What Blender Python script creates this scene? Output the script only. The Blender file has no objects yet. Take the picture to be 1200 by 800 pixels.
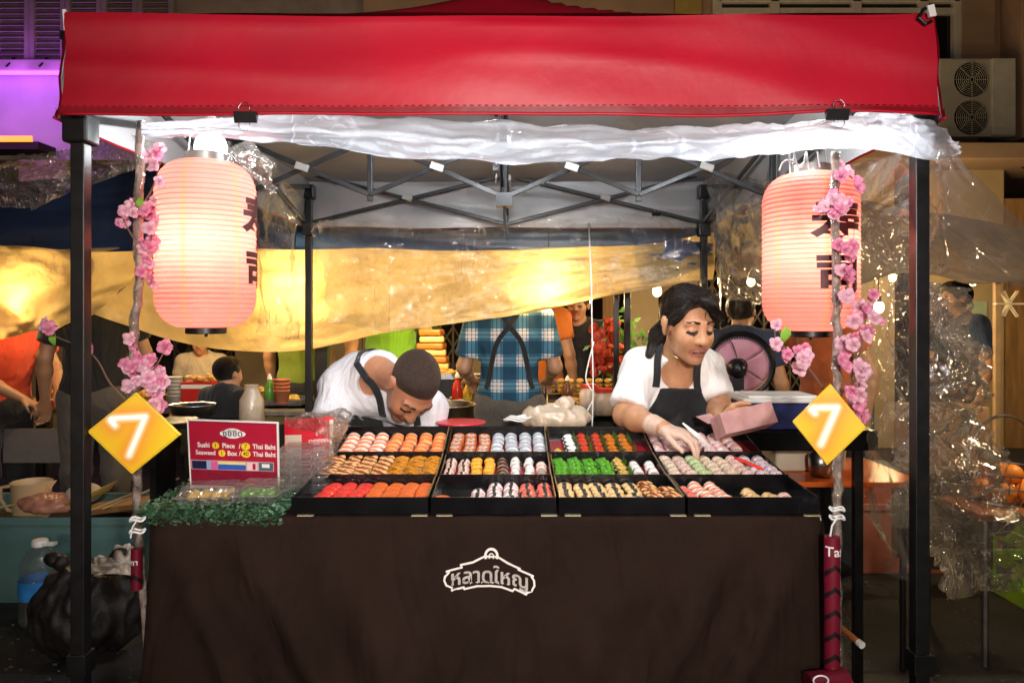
import bpy, bmesh, math, random
import numpy as np
from mathutils import Vector, Matrix, Euler, noise
random.seed(7); np.random.seed(7)
S = bpy.context.scene
C = S.collection
PI = math.pi; R = math.radians
FP = 873.0; CAMZ = 1.35; HY = 373.0
def P(px, py, Y):                       # photo pixel -> world point at depth Y
    return Vector(((px-600)*Y/FP, Y, CAMZ-(py-HY)*Y/FP))

# ------------------------------------------------------------------ materials
def mat(name, col, rough=.5, metal=0, var=.12, vs=12, bump=0, bs=60, emit=None, es=0, spec=.5, sheen=0, coat=0, sss=0, trans=0, ior=1.45, alpha=1, aniso=None, fold=0, fsc=7):
    m = bpy.data.materials.new(name); m.use_nodes = True
    nt = m.node_tree; b = nt.nodes['Principled BSDF']; L = nt.links
    b.inputs['Roughness'].default_value = rough; b.inputs['Metallic'].default_value = metal
    b.inputs['Specular IOR Level'].default_value = spec; b.inputs['IOR'].default_value = ior
    b.inputs['Coat Weight'].default_value = coat; b.inputs['Sheen Weight'].default_value = sheen
    b.inputs['Transmission Weight'].default_value = trans; b.inputs['Alpha'].default_value = alpha
    if sss:
        b.inputs['Subsurface Weight'].default_value = sss; b.inputs['Subsurface Radius'].default_value = (.02, .008, .005); b.inputs['Subsurface Scale'].default_value = .5
    c = (*col, 1)
    b.inputs['Base Color'].default_value = c
    tc = nt.nodes.new('ShaderNodeTexCoord')
    def mapped(sc):
        mp = nt.nodes.new('ShaderNodeMapping'); L.new(tc.outputs['Object'], mp.inputs['Vector'])
        if aniso: mp.inputs['Scale'].default_value = aniso
        n = nt.nodes.new('ShaderNodeTexNoise'); n.inputs['Scale'].default_value = sc; n.inputs['Detail'].default_value = 5; n.inputs['Roughness'].default_value = .6
        L.new(mp.outputs[0], n.inputs['Vector']); return n
    if var > 0:
        n = mapped(vs); r = nt.nodes.new('ShaderNodeValToRGB')
        r.color_ramp.elements[0].position = .3; r.color_ramp.elements[1].position = .7
        r.color_ramp.elements[0].color = (*[max(0, x*(1-var)) for x in col], 1)
        r.color_ramp.elements[1].color = (*[min(1, x*(1+var)) for x in col], 1)
        L.new(n.outputs['Fac'], r.inputs['Fac']); L.new(r.outputs['Color'], b.inputs['Base Color'])
        mr = nt.nodes.new('ShaderNodeMapRange'); mr.inputs['To Min'].default_value = max(.02, rough-.08); mr.inputs['To Max'].default_value = min(1, rough+.1)
        L.new(n.outputs['Fac'], mr.inputs['Value']); L.new(mr.outputs[0], b.inputs['Roughness'])
    if bump > 0:
        n2 = mapped(bs); bp = nt.nodes.new('ShaderNodeBump'); bp.inputs['Strength'].default_value = bump; bp.inputs['Distance'].default_value = .01
        L.new(n2.outputs['Fac'], bp.inputs['Height']); L.new(bp.outputs[0], b.inputs['Normal'])
        if fold:
            mp = nt.nodes.new('ShaderNodeMapping'); mp.inputs['Rotation'].default_value = (.3, .6, .2); mp.inputs['Scale'].default_value = (1, 1, .38); L.new(tc.outputs['Object'], mp.inputs['Vector'])
            n3 = nt.nodes.new('ShaderNodeTexNoise'); n3.inputs['Scale'].default_value = fsc; n3.inputs['Detail'].default_value = 3; n3.inputs['Distortion'].default_value = 1.1; L.new(mp.outputs[0], n3.inputs['Vector'])
            sb = nt.nodes.new('ShaderNodeMath'); sb.operation = 'SUBTRACT'; sb.inputs[1].default_value = .5; ab = nt.nodes.new('ShaderNodeMath'); ab.operation = 'ABSOLUTE'; L.new(n3.outputs['Fac'], sb.inputs[0]); L.new(sb.outputs[0], ab.inputs[0])
            b3 = nt.nodes.new('ShaderNodeBump'); b3.inputs['Strength'].default_value = fold; b3.inputs['Distance'].default_value = .06; L.new(ab.outputs[0], b3.inputs['Height']); L.new(b3.outputs[0], bp.inputs['Normal'])
    if emit:
        b.inputs['Emission Color'].default_value = (*emit, 1); b.inputs['Emission Strength'].default_value = es
    return m

def attr_mat(name, rough=.5, sss=.15, bump=.12, bs=250, spec=.45):   # skin: colour from the mesh's own colour layer (skin, lips, brows)
    m = mat(name, (.5, .3, .2), rough, var=0, bump=bump, bs=bs, sss=sss, spec=spec)
    nt = m.node_tree; a = nt.nodes.new('ShaderNodeVertexColor'); a.layer_name = 'Col'
    n = nt.nodes.new('ShaderNodeTexNoise'); n.inputs['Scale'].default_value = 35; n.inputs['Detail'].default_value = 4
    mr = nt.nodes.new('ShaderNodeMapRange'); mr.inputs['To Min'].default_value = .82; mr.inputs['To Max'].default_value = 1.16
    mx = nt.nodes.new('ShaderNodeMix'); mx.data_type = 'RGBA'; mx.blend_type = 'MULTIPLY'; mx.inputs['Factor'].default_value = 1
    nt.links.new(n.outputs['Fac'], mr.inputs['Value']); nt.links.new(a.outputs['Color'], mx.inputs['A']); nt.links.new(mr.outputs[0], mx.inputs['B'])
    nt.links.new(mx.outputs['Result'], nt.nodes['Principled BSDF'].inputs['Base Color'])
    return m

def film_mat(name, tint=(.96, .96, .95), gloss=.3, rough=.12, milk=.04, milkcol=(.9, .9, .92), bump=.6, bs=9, crs=.4, cap=.3):
    m = bpy.data.materials.new(name); m.use_nodes = True; nt = m.node_tree; nt.nodes.clear(); L = nt.links
    out = nt.nodes.new('ShaderNodeOutputMaterial')
    tc = nt.nodes.new('ShaderNodeTexCoord')
    def vor(sc, dist):
        n0 = nt.nodes.new('ShaderNodeTexNoise'); n0.inputs['Scale'].default_value = sc*.6; n0.inputs['Detail'].default_value = 3
        ad = nt.nodes.new('ShaderNodeVectorMath'); ad.operation = 'MULTIPLY_ADD'; ad.inputs[1].default_value = (dist, dist, dist)
        L.new(tc.outputs['Object'], n0.inputs['Vector']); L.new(n0.outputs['Color'], ad.inputs[0]); L.new(tc.outputs['Object'], ad.inputs[2])
        v = nt.nodes.new('ShaderNodeTexVoronoi'); v.inputs['Scale'].default_value = sc; L.new(ad.outputs[0], v.inputs['Vector']); return v
    v1 = vor(bs, .35); v2 = vor(bs*3.1, .12)
    ad = nt.nodes.new('ShaderNodeMath'); ad.operation = 'MULTIPLY_ADD'; ad.inputs[1].default_value = .4
    L.new(v2.outputs['Distance'], ad.inputs[0]); L.new(v1.outputs['Distance'], ad.inputs[2])
    bp = nt.nodes.new('ShaderNodeBump'); bp.inputs['Strength'].default_value = bump; bp.inputs['Distance'].default_value = .03
    L.new(ad.outputs[0], bp.inputs['Height'])
    tr = nt.nodes.new('ShaderNodeBsdfTransparent'); tr.inputs[0].default_value = (*tint, 1)
    gl = nt.nodes.new('ShaderNodeBsdfGlossy'); gl.inputs['Roughness'].default_value = rough; gl.inputs['Color'].default_value = (1, 1, 1, 1); L.new(bp.outputs[0], gl.inputs['Normal'])
    df = nt.nodes.new('ShaderNodeBsdfDiffuse'); df.inputs[0].default_value = (*milkcol, 1); L.new(bp.outputs[0], df.inputs['Normal'])
    tl = nt.nodes.new('ShaderNodeBsdfTranslucent'); tl.inputs[0].default_value = (*milkcol, 1); L.new(bp.outputs[0], tl.inputs['Normal'])
    m1 = nt.nodes.new('ShaderNodeMixShader'); m1.inputs[0].default_value = .6; L.new(df.outputs[0], m1.inputs[1]); L.new(tl.outputs[0], m1.inputs[2])
    m2 = nt.nodes.new('ShaderNodeMixShader'); L.new(tr.outputs[0], m2.inputs[1]); L.new(m1.outputs[0], m2.inputs[2])
    n3 = nt.nodes.new('ShaderNodeTexNoise'); n3.inputs['Scale'].default_value = bs*.45; n3.inputs['Detail'].default_value = 4; L.new(tc.outputs['Object'], n3.inputs['Vector'])
    mr = nt.nodes.new('ShaderNodeMapRange'); mr.inputs['From Min'].default_value = .3; mr.inputs['From Max'].default_value = .7
    mr.inputs['To Min'].default_value = milk*.6; mr.inputs['To Max'].default_value = min(.95, milk*1.4); L.new(n3.outputs['Fac'], mr.inputs['Value'])
    def crease(sc, w, amt, stretch, rot):
        mp = nt.nodes.new('ShaderNodeMapping'); mp.inputs['Scale'].default_value = stretch; mp.inputs['Rotation'].default_value = rot; L.new(tc.outputs['Object'], mp.inputs['Vector'])
        n0 = nt.nodes.new('ShaderNodeTexNoise'); n0.inputs['Scale'].default_value = 3; n0.inputs['Detail'].default_value = 2; L.new(mp.outputs[0], n0.inputs['Vector'])
        av = nt.nodes.new('ShaderNodeVectorMath'); av.operation = 'MULTIPLY_ADD'; av.inputs[1].default_value = (.12, .12, .12); L.new(n0.outputs['Color'], av.inputs[0]); L.new(mp.outputs[0], av.inputs[2])
        vn = nt.nodes.new('ShaderNodeTexNoise'); vn.inputs['Scale'].default_value = sc; vn.inputs['Detail'].default_value = 1; L.new(av.outputs[0], vn.inputs['Vector'])
        vs_ = nt.nodes.new('ShaderNodeMath'); vs_.operation = 'SUBTRACT'; vs_.inputs[1].default_value = .5; L.new(vn.outputs['Fac'], vs_.inputs[0]); v = nt.nodes.new('ShaderNodeMath'); v.operation = 'ABSOLUTE'; L.new(vs_.outputs[0], v.inputs[0])
        r = nt.nodes.new('ShaderNodeMapRange'); r.inputs['From Min'].default_value = 0; r.inputs['From Max'].default_value = w; r.inputs['To Min'].default_value = amt; r.inputs['To Max'].default_value = 0; L.new(v.outputs[0], r.inputs['Value'])
        n1 = nt.nodes.new('ShaderNodeTexNoise'); n1.inputs['Scale'].default_value = 4; L.new(tc.outputs['Object'], n1.inputs['Vector'])
        q = nt.nodes.new('ShaderNodeMapRange'); q.inputs['From Min'].default_value = .48; q.inputs['From Max'].default_value = .66; L.new(n1.outputs['Fac'], q.inputs['Value'])
        x = nt.nodes.new('ShaderNodeMath'); x.operation = 'MULTIPLY'; L.new(r.outputs[0], x.inputs[0]); L.new(q.outputs[0], x.inputs[1]); return x
    c1 = crease(bs*.9, .014, crs, (1, 1, .16), (0, .45, 0)); c2 = crease(bs*1.3, .010, crs*.8, (1, 1, .12), (0, -.7, 0))
    a1 = nt.nodes.new('ShaderNodeMath'); L.new(c1.outputs[0], a1.inputs[0]); L.new(c2.outputs[0], a1.inputs[1]); a2 = nt.nodes.new('ShaderNodeMath'); a2.use_clamp = True; L.new(a1.outputs[0], a2.inputs[0]); L.new(mr.outputs[0], a2.inputs[1]); L.new(a2.outputs[0], m2.inputs[0])
    fr = nt.nodes.new('ShaderNodeFresnel'); fr.inputs['IOR'].default_value = 1.45; L.new(bp.outputs[0], fr.inputs['Normal'])
    mu = nt.nodes.new('ShaderNodeMath'); mu.operation = 'MULTIPLY'; mu.use_clamp = True; mu.inputs[1].default_value = gloss*8; L.new(fr.outputs[0], mu.inputs[0])
    mn = nt.nodes.new('ShaderNodeMath'); mn.operation = 'MINIMUM'; mn.inputs[1].default_value = cap; L.new(mu.outputs[0], mn.inputs[0])
    m3 = nt.nodes.new('ShaderNodeMixShader'); L.new(mn.outputs[0], m3.inputs[0]); L.new(m2.outputs[0], m3.inputs[1]); L.new(gl.outputs[0], m3.inputs[2])
    L.new(m3.outputs[0], out.inputs['Surface'])
    return m

def thin_mat(name, col, trans=.5, rough=.6, gloss=.08, var=.15, vs=4, bump=.2, bs=8):     # cloth or paper that light shines through
    m = bpy.data.materials.new(name); m.use_nodes = True; nt = m.node_tree; nt.nodes.clear(); L = nt.links
    out = nt.nodes.new('ShaderNodeOutputMaterial'); tc = nt.nodes.new('ShaderNodeTexCoord')
    n = nt.nodes.new('ShaderNodeTexNoise'); n.inputs['Scale'].default_value = vs; n.inputs['Detail'].default_value = 6; L.new(tc.outputs['Object'], n.inputs['Vector'])
    r = nt.nodes.new('ShaderNodeValToRGB'); r.color_ramp.elements[0].position = .3; r.color_ramp.elements[1].position = .7
    r.color_ramp.elements[0].color = (*[x*(1-var) for x in col], 1); r.color_ramp.elements[1].color = (*[min(1, x*(1+var)) for x in col], 1); L.new(n.outputs['Fac'], r.inputs[0])
    n2 = nt.nodes.new('ShaderNodeTexNoise'); n2.inputs['Scale'].default_value = bs; n2.inputs['Detail'].default_value = 6; L.new(tc.outputs['Object'], n2.inputs['Vector'])
    bp = nt.nodes.new('ShaderNodeBump'); bp.inputs['Strength'].default_value = bump; bp.inputs['Distance'].default_value = .03; L.new(n2.outputs['Fac'], bp.inputs['Height'])
    df = nt.nodes.new('ShaderNodeBsdfDiffuse'); tl = nt.nodes.new('ShaderNodeBsdfTranslucent'); gl = nt.nodes.new('ShaderNodeBsdfGlossy'); gl.inputs['Roughness'].default_value = rough
    for x in (df, tl): L.new(r.outputs[0], x.inputs[0]); L.new(bp.outputs[0], x.inputs['Normal'])
    L.new(bp.outputs[0], gl.inputs['Normal'])
    a = nt.nodes.new('ShaderNodeMixShader'); a.inputs[0].default_value = trans; L.new(df.outputs[0], a.inputs[1]); L.new(tl.outputs[0], a.inputs[2])
    b = nt.nodes.new('ShaderNodeMixShader'); b.inputs[0].default_value = gloss; L.new(a.outputs[0], b.inputs[1]); L.new(gl.outputs[0], b.inputs[2])
    L.new(b.outputs[0], out.inputs['Surface'])
    return m

# ------------------------------------------------------------------ objects
def wloc(o):
    v = Vector((0, 0, 0))
    while o is not None: v += o.location; o = o.parent
    return v
def tag(o, label=None, cat=None, group=None, kind=None):
    if label: o['label'] = label
    if cat: o['category'] = cat
    if group: o['group'] = group
    if kind: o['kind'] = kind
    return o
def thing(name, label, cat, loc=(0, 0, 0), group=None, rz=0):
    o = bpy.data.objects.new(name, None); C.objects.link(o); o.location = loc; o.rotation_euler.z = rz
    o.empty_display_size = .05
    return tag(o, label, cat, group)
def dup(o, parent=None, loc=None, rot=None):
    c = o.copy(); C.objects.link(c); c.parent = parent
    if loc is not None: c.location = loc
    if rot is not None: c.rotation_euler = rot
    for ch in list(o.children): dup(ch, c)
    return c
def link(name, me, mats, parent=None, smooth=False, base=True, mi=None):
    if not isinstance(mats, (list, tuple)): mats = [mats]
    me.materials.clear()
    for m in mats: me.materials.append(m)
    if len(mats) > 1 and mi is not None: me.polygons.foreach_set('material_index', mi)
    o = bpy.data.objects.new(name, me); C.objects.link(o)
    if parent is not None:
        o.parent = parent; off = wloc(parent); me.transform(Matrix.Translation(-off))
    elif base and len(me.vertices):
        n = len(me.vertices); co = np.empty(n*3, np.float32); me.vertices.foreach_get('co', co); co = co.reshape(-1, 3)
        lo = co.min(0); hi = co.max(0); b = Vector(((lo[0]+hi[0])/2, (lo[1]+hi[1])/2, lo[2])); me.transform(Matrix.Translation(-b)); o.location = b
    if smooth and len(me.polygons): me.polygons.foreach_set('use_smooth', [True]*len(me.polygons))
    me.update()
    return o

class MB:
    def __init__(s): s.v = []; s.f = []; s.m = []; s.mi = 0
    def add(s, vs, fs):
        o = len(s.v); s.v += [tuple(v) for v in vs]; s.f += [tuple(i+o for i in f) for f in fs]; s.m += [s.mi]*len(fs); return s
    def mat(s, i): s.mi = i; return s
    def box(s, c, d, rot=None, taper=1.0):
        c = Vector(c); x, y, z = [k/2 for k in d]; M = rot.to_3x3() if rot is not None and hasattr(rot, 'to_3x3') else (rot if rot is not None else Matrix.Identity(3))
        vs = []
        for sz in (-1, 1):
            t = taper if sz < 0 else 1
            for sx, sy in ((-1, -1), (1, -1), (1, 1), (-1, 1)): vs.append(c + M @ Vector((sx*x*t, sy*y*t, sz*z)))
        return s.add(vs, [(3, 2, 1, 0), (4, 5, 6, 7), (0, 1, 5, 4), (1, 2, 6, 5), (2, 3, 7, 6), (3, 0, 4, 7)])
    def bar(s, a, b, w, h=None, up=Vector((0, 0, 1))):
        a = Vector(a); b = Vector(b); d = (b-a); l = d.length; d.normalize(); h = h or w
        if abs(d.dot(up)) > .97: up = Vector((0, 1, 0))
        x = d.cross(up).normalized(); z = x.cross(d)
        M = Matrix((x, d, z)).transposed(); return s.box((a+b)/2, (w, l, h), M)
    def tube(s, pts, r, n=8, cap=True):
        pts = [Vector(p) for p in pts]; N = len(pts); rr = r if isinstance(r, (list, tuple)) else [r]*N
        rings = []; prev = None
        for i, p in enumerate(pts):
            t = (pts[min(i+1, N-1)]-pts[max(i-1, 0)]); t = t.normalized() if t.length > 1e-9 else Vector((0, 0, 1))
            if prev is None:
                u = Vector((0, 0, 1)) if abs(t.z) < .9 else Vector((1, 0, 0)); a = t.cross(u).normalized()
            else:
                a = (prev - t*prev.dot(t)); a = a.normalized() if a.length > 1e-6 else t.orthogonal().normalized()
            prev = a; b = t.cross(a)
            rings.append([p + (a*math.cos(2*PI*k/n)+b*math.sin(2*PI*k/n))*rr[i] for k in range(n)])
        vs = [v for g in rings for v in g]; fs = []
        for i in range(N-1):
            for k in range(n): fs.append((i*n+k, i*n+(k+1) % n, (i+1)*n+(k+1) % n, (i+1)*n+k))
        if cap: fs.append(tuple(range(n-1, -1, -1))); fs.append(tuple((N-1)*n+k for k in range(n)))
        return s.add(vs, fs)
    def lathe(s, prof, c=(0, 0, 0), n=32, M=None, a0=0, a1=2*PI, cap=False):
        c = Vector(c); vs = []; full = abs(a1-a0-2*PI) < 1e-6; nn = n if full else n+1
        for (r, z) in prof:
            for k in range(nn):
                a = a0+(a1-a0)*k/n; v = Vector((r*math.cos(a), r*math.sin(a), z)); vs.append(c+(M @ v if M is not None else v))
        fs = []
        for i in range(len(prof)-1):
            for k in range(n): k2 = (k+1) % nn; fs.append((i*nn+k, i*nn+k2, (i+1)*nn+k2, (i+1)*nn+k))
        if cap: fs.append(tuple(range(nn-1, -1, -1))); fs.append(tuple((len(prof)-1)*nn+k for k in range(nn)))
        return s.add(vs, fs)
    def ell(s, c, r, M=None, n=12, m=8, jit=0):
        c = Vector(c); vs = []; fs = []
        for i in range(m+1):
            t = PI*i/m
            for k in range(n):
                p = 2*PI*k/n; q = 1+(random.uniform(-jit, jit) if jit else 0)
                v = Vector((r[0]*math.sin(t)*math.cos(p)*q, r[1]*math.sin(t)*math.sin(p)*q, r[2]*math.cos(t)*q)); vs.append(c+(M @ v if M is not None else v))
        for i in range(m):
            for k in range(n): fs.append((i*n+k, (i+1)*n+k, (i+1)*n+(k+1) % n, i*n+(k+1) % n))
        return s.add(vs, fs)
    def prism(s, poly, z0, z1, fn=None):          # polygon in xy, extruded in z, mapped by fn
        n = len(poly); vs = [Vector((x, y, z0)) for x, y in poly]+[Vector((x, y, z1)) for x, y in poly]
        if fn: vs = [fn(v) for v in vs]
        return s.add(vs, [tuple(range(n-1, -1, -1)), tuple(range(n, 2*n))]+[(k, (k+1) % n, n+(k+1) % n, n+k) for k in range(n)])
    def grid(s, fn, nu, nv):
        vs = [fn(i/nu, j/nv) for j in range(nv+1) for i in range(nu+1)]
        return s.add(vs, [(j*(nu+1)+i, j*(nu+1)+i+1, (j+1)*(nu+1)+i+1, (j+1)*(nu+1)+i) for j in range(nv) for i in range(nu)])
    def mesh(s, name):
        me = bpy.data.meshes.new(name); me.from_pydata(s.v, [], s.f); me.update(); return me
    def build(s, name, mats, parent=None, smooth=False, bevel=0, seg=2, auto=None, solid=0):
        o = link(name, s.mesh(name), mats, parent, smooth, mi=s.m)
        if solid: md = o.modifiers.new('s', 'SOLIDIFY'); md.thickness = solid; md.offset = 0
        if bevel:
            md = o.modifiers.new('b', 'BEVEL'); md.width = bevel; md.segments = seg; md.limit_method = 'ANGLE'; md.angle_limit = R(40)
        if auto:
            o.data.polygons.foreach_set('use_smooth', [True]*len(o.data.polygons))
            o.data.set_sharp_from_angle(angle=R(auto))
        return o

def text_mb(body, size, xf, depth=.001, sub=0, bold=0, sx=1.0, align='CENTER', space=1.0):   # lettering as a thin solid, mapped to the world by xf(Vector)
    c = bpy.data.curves.new('t', 'FONT'); c.body = body; c.size = size; c.align_x = align; c.align_y = 'CENTER'; c.extrude = depth; c.offset = bold*size; c.resolution_u = 3; c.space_character = space
    o = bpy.data.objects.new('t', c); C.objects.link(o); bpy.context.view_layer.update()
    me = bpy.data.meshes.new_from_object(o.evaluated_get(bpy.context.evaluated_depsgraph_get()))
    bpy.data.objects.remove(o); bpy.data.curves.remove(c)
    if sub:
        bm = bmesh.new(); bm.from_mesh(me); bmesh.ops.triangulate(bm, faces=bm.faces[:])
        for _ in range(4):
            es = [e for e in bm.edges if e.calc_length() > sub]
            if not es: break
            bmesh.ops.subdivide_edges(bm, edges=es, cuts=1); bmesh.ops.triangulate(bm, faces=bm.faces[:])
        bm.to_mesh(me); bm.free()
    mb = MB(); mb.add([xf(Vector((v.co.x*sx, v.co.y, v.co.z))) for v in me.vertices], [tuple(p.vertices) for p in me.polygons])
    bpy.data.meshes.remove(me); return mb

def crom(p, t):                       # catmull-rom through a list of Vectors, t in 0..1
    n = len(p)-1; x = min(max(t, 0), 1)*n; i = min(int(x), n-1); f = x-i
    a, b, c, d = p[max(i-1, 0)], p[i], p[i+1], p[min(i+2, n)]
    return .5*((2*b)+(c-a)*f+(2*a-5*b+4*c-d)*f*f+(3*b-a-3*c+d)*f*f*f)
def patch(rows, u, v): return crom([crom(r, u) for r in rows], v)
def sheet(rows, nu, nv, amp=.02, sc=3, seed=0, ridge=True, an=(1, 1), edge=0, n_oct=3):
    """a draped sheet through a grid of points with folds and creases"""
    so = Vector((seed*7.3, seed*3.1, seed*1.7))
    base = [[patch(rows, i/nu, j/nv) for i in range(nu+1)] for j in range(nv+1)]
    out = []
    for j in range(nv+1):
        for i in range(nu+1):
            p = base[j][i]
            tu = base[j][min(i+1, nu)]-base[j][max(i-1, 0)]; tv = base[min(j+1, nv)][i]-base[max(j-1, 0)][i]
            n = tu.cross(tv); n = n.normalized() if n.length > 1e-9 else Vector((0, 1, 0))
            q = Vector((i/nu*an[0], j/nv*an[1], 0))*sc+so; d = 0; a = 1
            for o in range(n_oct):
                w = noise.noise(q); d += a*((1-2*abs(w))-.5 if ridge else w); q = q*2.13+Vector((5.1, 1.3, 2.2)); a *= .5
            out.append(p+n*d*amp+Vector((0, 0, (noise.noise(Vector((i/nu*9, seed, .5)))*edge if j in (0, nv) else 0))))
    mb = MB(); mb.add(out, [(j*(nu+1)+i, j*(nu+1)+i+1, (j+1)*(nu+1)+i+1, (j+1)*(nu+1)+i) for j in range(nv) for i in range(nu)])
    return mb

# ------------------------------------------------------------------ smooth solid modelling (signed distance fields -> one continuous surface)
def A(v): return np.array(v, np.float32)
def cone(a, b, ra, rb=None, col=0, k=.02): return ('c', A(a), A(b), ra, ra if rb is None else rb, col, k)
def ellp(c, r, M=None, col=0, k=.02): return ('e', A(c), A(r), np.array(M if M is not None else Matrix.Identity(3), np.float32), None, col, k)
def rbx(c, r, M=None, rad=.01, col=0, k=.02): return ('b', A(c), A(r), np.array(M if M is not None else Matrix.Identity(3), np.float32), rad, col, k)
def pdist(p, X, Y, Z):
    if p[0] == 'c':
        a, b, ra, rb = p[1:5]; d = b-a; dd = float(d@d)+1e-12
        x, y, z = X-a[0], Y-a[1], Z-a[2]
        t = np.clip((x*d[0]+y*d[1]+z*d[2])/dd, 0, 1)
        return np.sqrt((x-t*d[0])**2+(y-t*d[1])**2+(z-t*d[2])**2)-(ra+t*(rb-ra))
    c, r, M = p[1:4]; x, y, z = X-c[0], Y-c[1], Z-c[2]
    q = [M[0, i]*x+M[1, i]*y+M[2, i]*z for i in range(3)]
    if p[0] == 'e':
        k0 = np.sqrt(sum((q[i]/r[i])**2 for i in range(3))); k1 = np.sqrt(sum((q[i]/r[i]**2)**2 for i in range(3)))+1e-9
        return k0*(k0-1)/k1
    rad = p[4]; w = [np.abs(q[i])-(r[i]-rad) for i in range(3)]
    return np.sqrt(sum(np.maximum(k, 0)**2 for k in w))+np.minimum(np.maximum(np.maximum(w[0], w[1]), w[2]), 0)-rad
def pbox(p):
    if p[0] == 'c': return np.minimum(p[1]-p[3], p[2]-p[4]), np.maximum(p[1]+p[3], p[2]+p[4])
    m = float(np.max(p[2])) if p[0] == 'e' else float(np.linalg.norm(p[2])); 
    e = np.sqrt(((p[3]*p[2][None, :])**2).sum(1)) if p[0] == 'e' else (np.abs(p[3])*p[2][None, :]).sum(1)
    return p[1]-e, p[1]+e
def solid(prims, h, grow=0, cut=(), inter=None, lo=None, hi=None, cutk=.01):
    bs = [pbox(p) for p in prims]
    L = np.min([b[0] for b in bs], 0)-grow-3*h if lo is None else np.array(lo); H = np.max([b[1] for b in bs], 0)+grow+3*h if hi is None else np.array(hi)
    n = np.ceil((H-L)/h).astype(int)+1
    ax = [(L[i]+h*np.arange(n[i])).astype(np.float32) for i in range(3)]
    D = np.full(n, .5, np.float32)
    def sub(p, m):
        a, b = pbox(p); i0 = np.clip(((a-m-L)/h).astype(int), 0, n); i1 = np.clip(((b+m-L)/h).astype(int)+2, 0, n); return tuple(slice(i0[i], i1[i]) for i in range(3))
    def G(s): return ax[0][s[0]][:, None, None], ax[1][s[1]][None, :, None], ax[2][s[2]][None, None, :]
    for p in prims:
        s = sub(p, grow+.03+p[6])
        if any(x.stop <= x.start for x in s): continue
        d = pdist(p, *G(s)); c = D[s]; k = p[6]
        if k > 0:
            hh = np.maximum(k-np.abs(c-d), 0)/k; D[s] = np.minimum(c, d)-hh*hh*k*.25
        else: D[s] = np.minimum(c, d)
    D -= grow
    for p in cut:
        s = sub(p, cutk*2)
        if any(x.stop <= x.start for x in s): continue
        d = -pdist(p, *G(s)); c = D[s]; hh = np.maximum(cutk-np.abs(c-d), 0)/cutk; D[s] = np.maximum(c, d)+hh*hh*cutk*.25
    if inter is not None:
        d = inter(*G((slice(None),)*3)); D = np.maximum(D, d)
    D[0] = D[-1] = .1; D[:, 0] = D[:, -1] = .1; D[:, :, 0] = D[:, :, -1] = .1
    return nets(D, L, h)
def nets(D, L, h):
    s = D < 0; n = D.shape
    cnt = np.zeros([k-1 for k in n], np.int8)
    for i in (0, 1):
        for j in (0, 1):
            for k in (0, 1): cnt += s[i:n[0]-1+i, j:n[1]-1+j, k:n[2]-1+k]
    act = (cnt > 0) & (cnt < 8); idx = np.full(act.shape, -1, np.int32); ijk = np.argwhere(act); idx[act] = np.arange(len(ijk))
    acc = np.zeros((len(ijk), 3), np.float64); c = np.zeros(len(ijk))
    i, j, k = ijk.T; corn = [(a, b, d) for a in (0, 1) for b in (0, 1) for d in (0, 1)]
    val = {q: D[i+q[0], j+q[1], k+q[2]].astype(np.float64) for q in corn}
    for q in corn:
        for ax in range(3):
            if q[ax]: continue
            r = list(q); r[ax] = 1; r = tuple(r); d0, d1 = val[q], val[r]; m = (d0 < 0) != (d1 < 0)
            t = np.where(m, d0/(d0-d1+1e-20), 0); pt = np.repeat(np.array(q, float)[None], len(ijk), 0); pt[:, ax] += t
            acc[m] += pt[m]; c[m] += 1
    v = (ijk+acc/np.maximum(c, 1)[:, None])*h+L
    F = []
    for ax in range(3):
        o = [a for a in range(3) if a != ax]
        a0 = [slice(1, -1)]*3; a0[ax] = slice(0, -1); a1 = [slice(1, -1)]*3; a1[ax] = slice(1, None)
        s0 = s[tuple(a0)]; s1 = s[tuple(a1)]; e = np.argwhere(s0 != s1)
        if not len(e): continue
        flip = s0[tuple(e.T)]
        e = e+1; e[:, ax] -= 1
        def cell(du, dv):
            q = e.copy(); q[:, o[0]] -= du; q[:, o[1]] -= dv; return idx[tuple(q.T)]
        quad = np.stack([cell(1, 1), cell(0, 1), cell(0, 0), cell(1, 0)], 1)
        fl = flip if ax != 1 else ~flip
        quad[~fl] = quad[~fl][:, ::-1]; F.append(quad)
    return v, np.concatenate(F) if F else np.zeros((0, 4), int)
def smooth_verts(v, f, it=1, lam=.5):
    e = np.concatenate([f[:, [0, 1]], f[:, [1, 2]], f[:, [2, 3]], f[:, [3, 0]]]); e = np.concatenate([e, e[:, ::-1]])
    for _ in range(it):
        a = np.zeros_like(v); np.add.at(a, e[:, 0], v[e[:, 1]]); c = np.bincount(e[:, 0], minlength=len(v)); v = v*(1-lam)+lam*a/np.maximum(c, 1)[:, None]
    return v
def vnorm(v, f):
    n = np.cross(v[f[:, 2]]-v[f[:, 0]], v[f[:, 3]]-v[f[:, 1]]); a = np.zeros_like(v)
    for k in range(4): np.add.at(a, f[:, k], n)
    return a/np.maximum(np.linalg.norm(a, axis=1), 1e-12)[:, None]
def np_mesh(name, v, f):
    me = bpy.data.meshes.new(name); me.vertices.add(len(v)); me.vertices.foreach_set('co', v.astype(np.float32).ravel())
    me.loops.add(len(f)*4); me.loops.foreach_set('vertex_index', f.astype(np.int32).ravel())
    me.polygons.add(len(f)); me.polygons.foreach_set('loop_start', np.arange(0, len(f)*4, 4, dtype=np.int32))
    me.polygons.foreach_set('use_smooth', [True]*len(f)); me.update(calc_edges=True); me.validate(); return me
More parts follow.
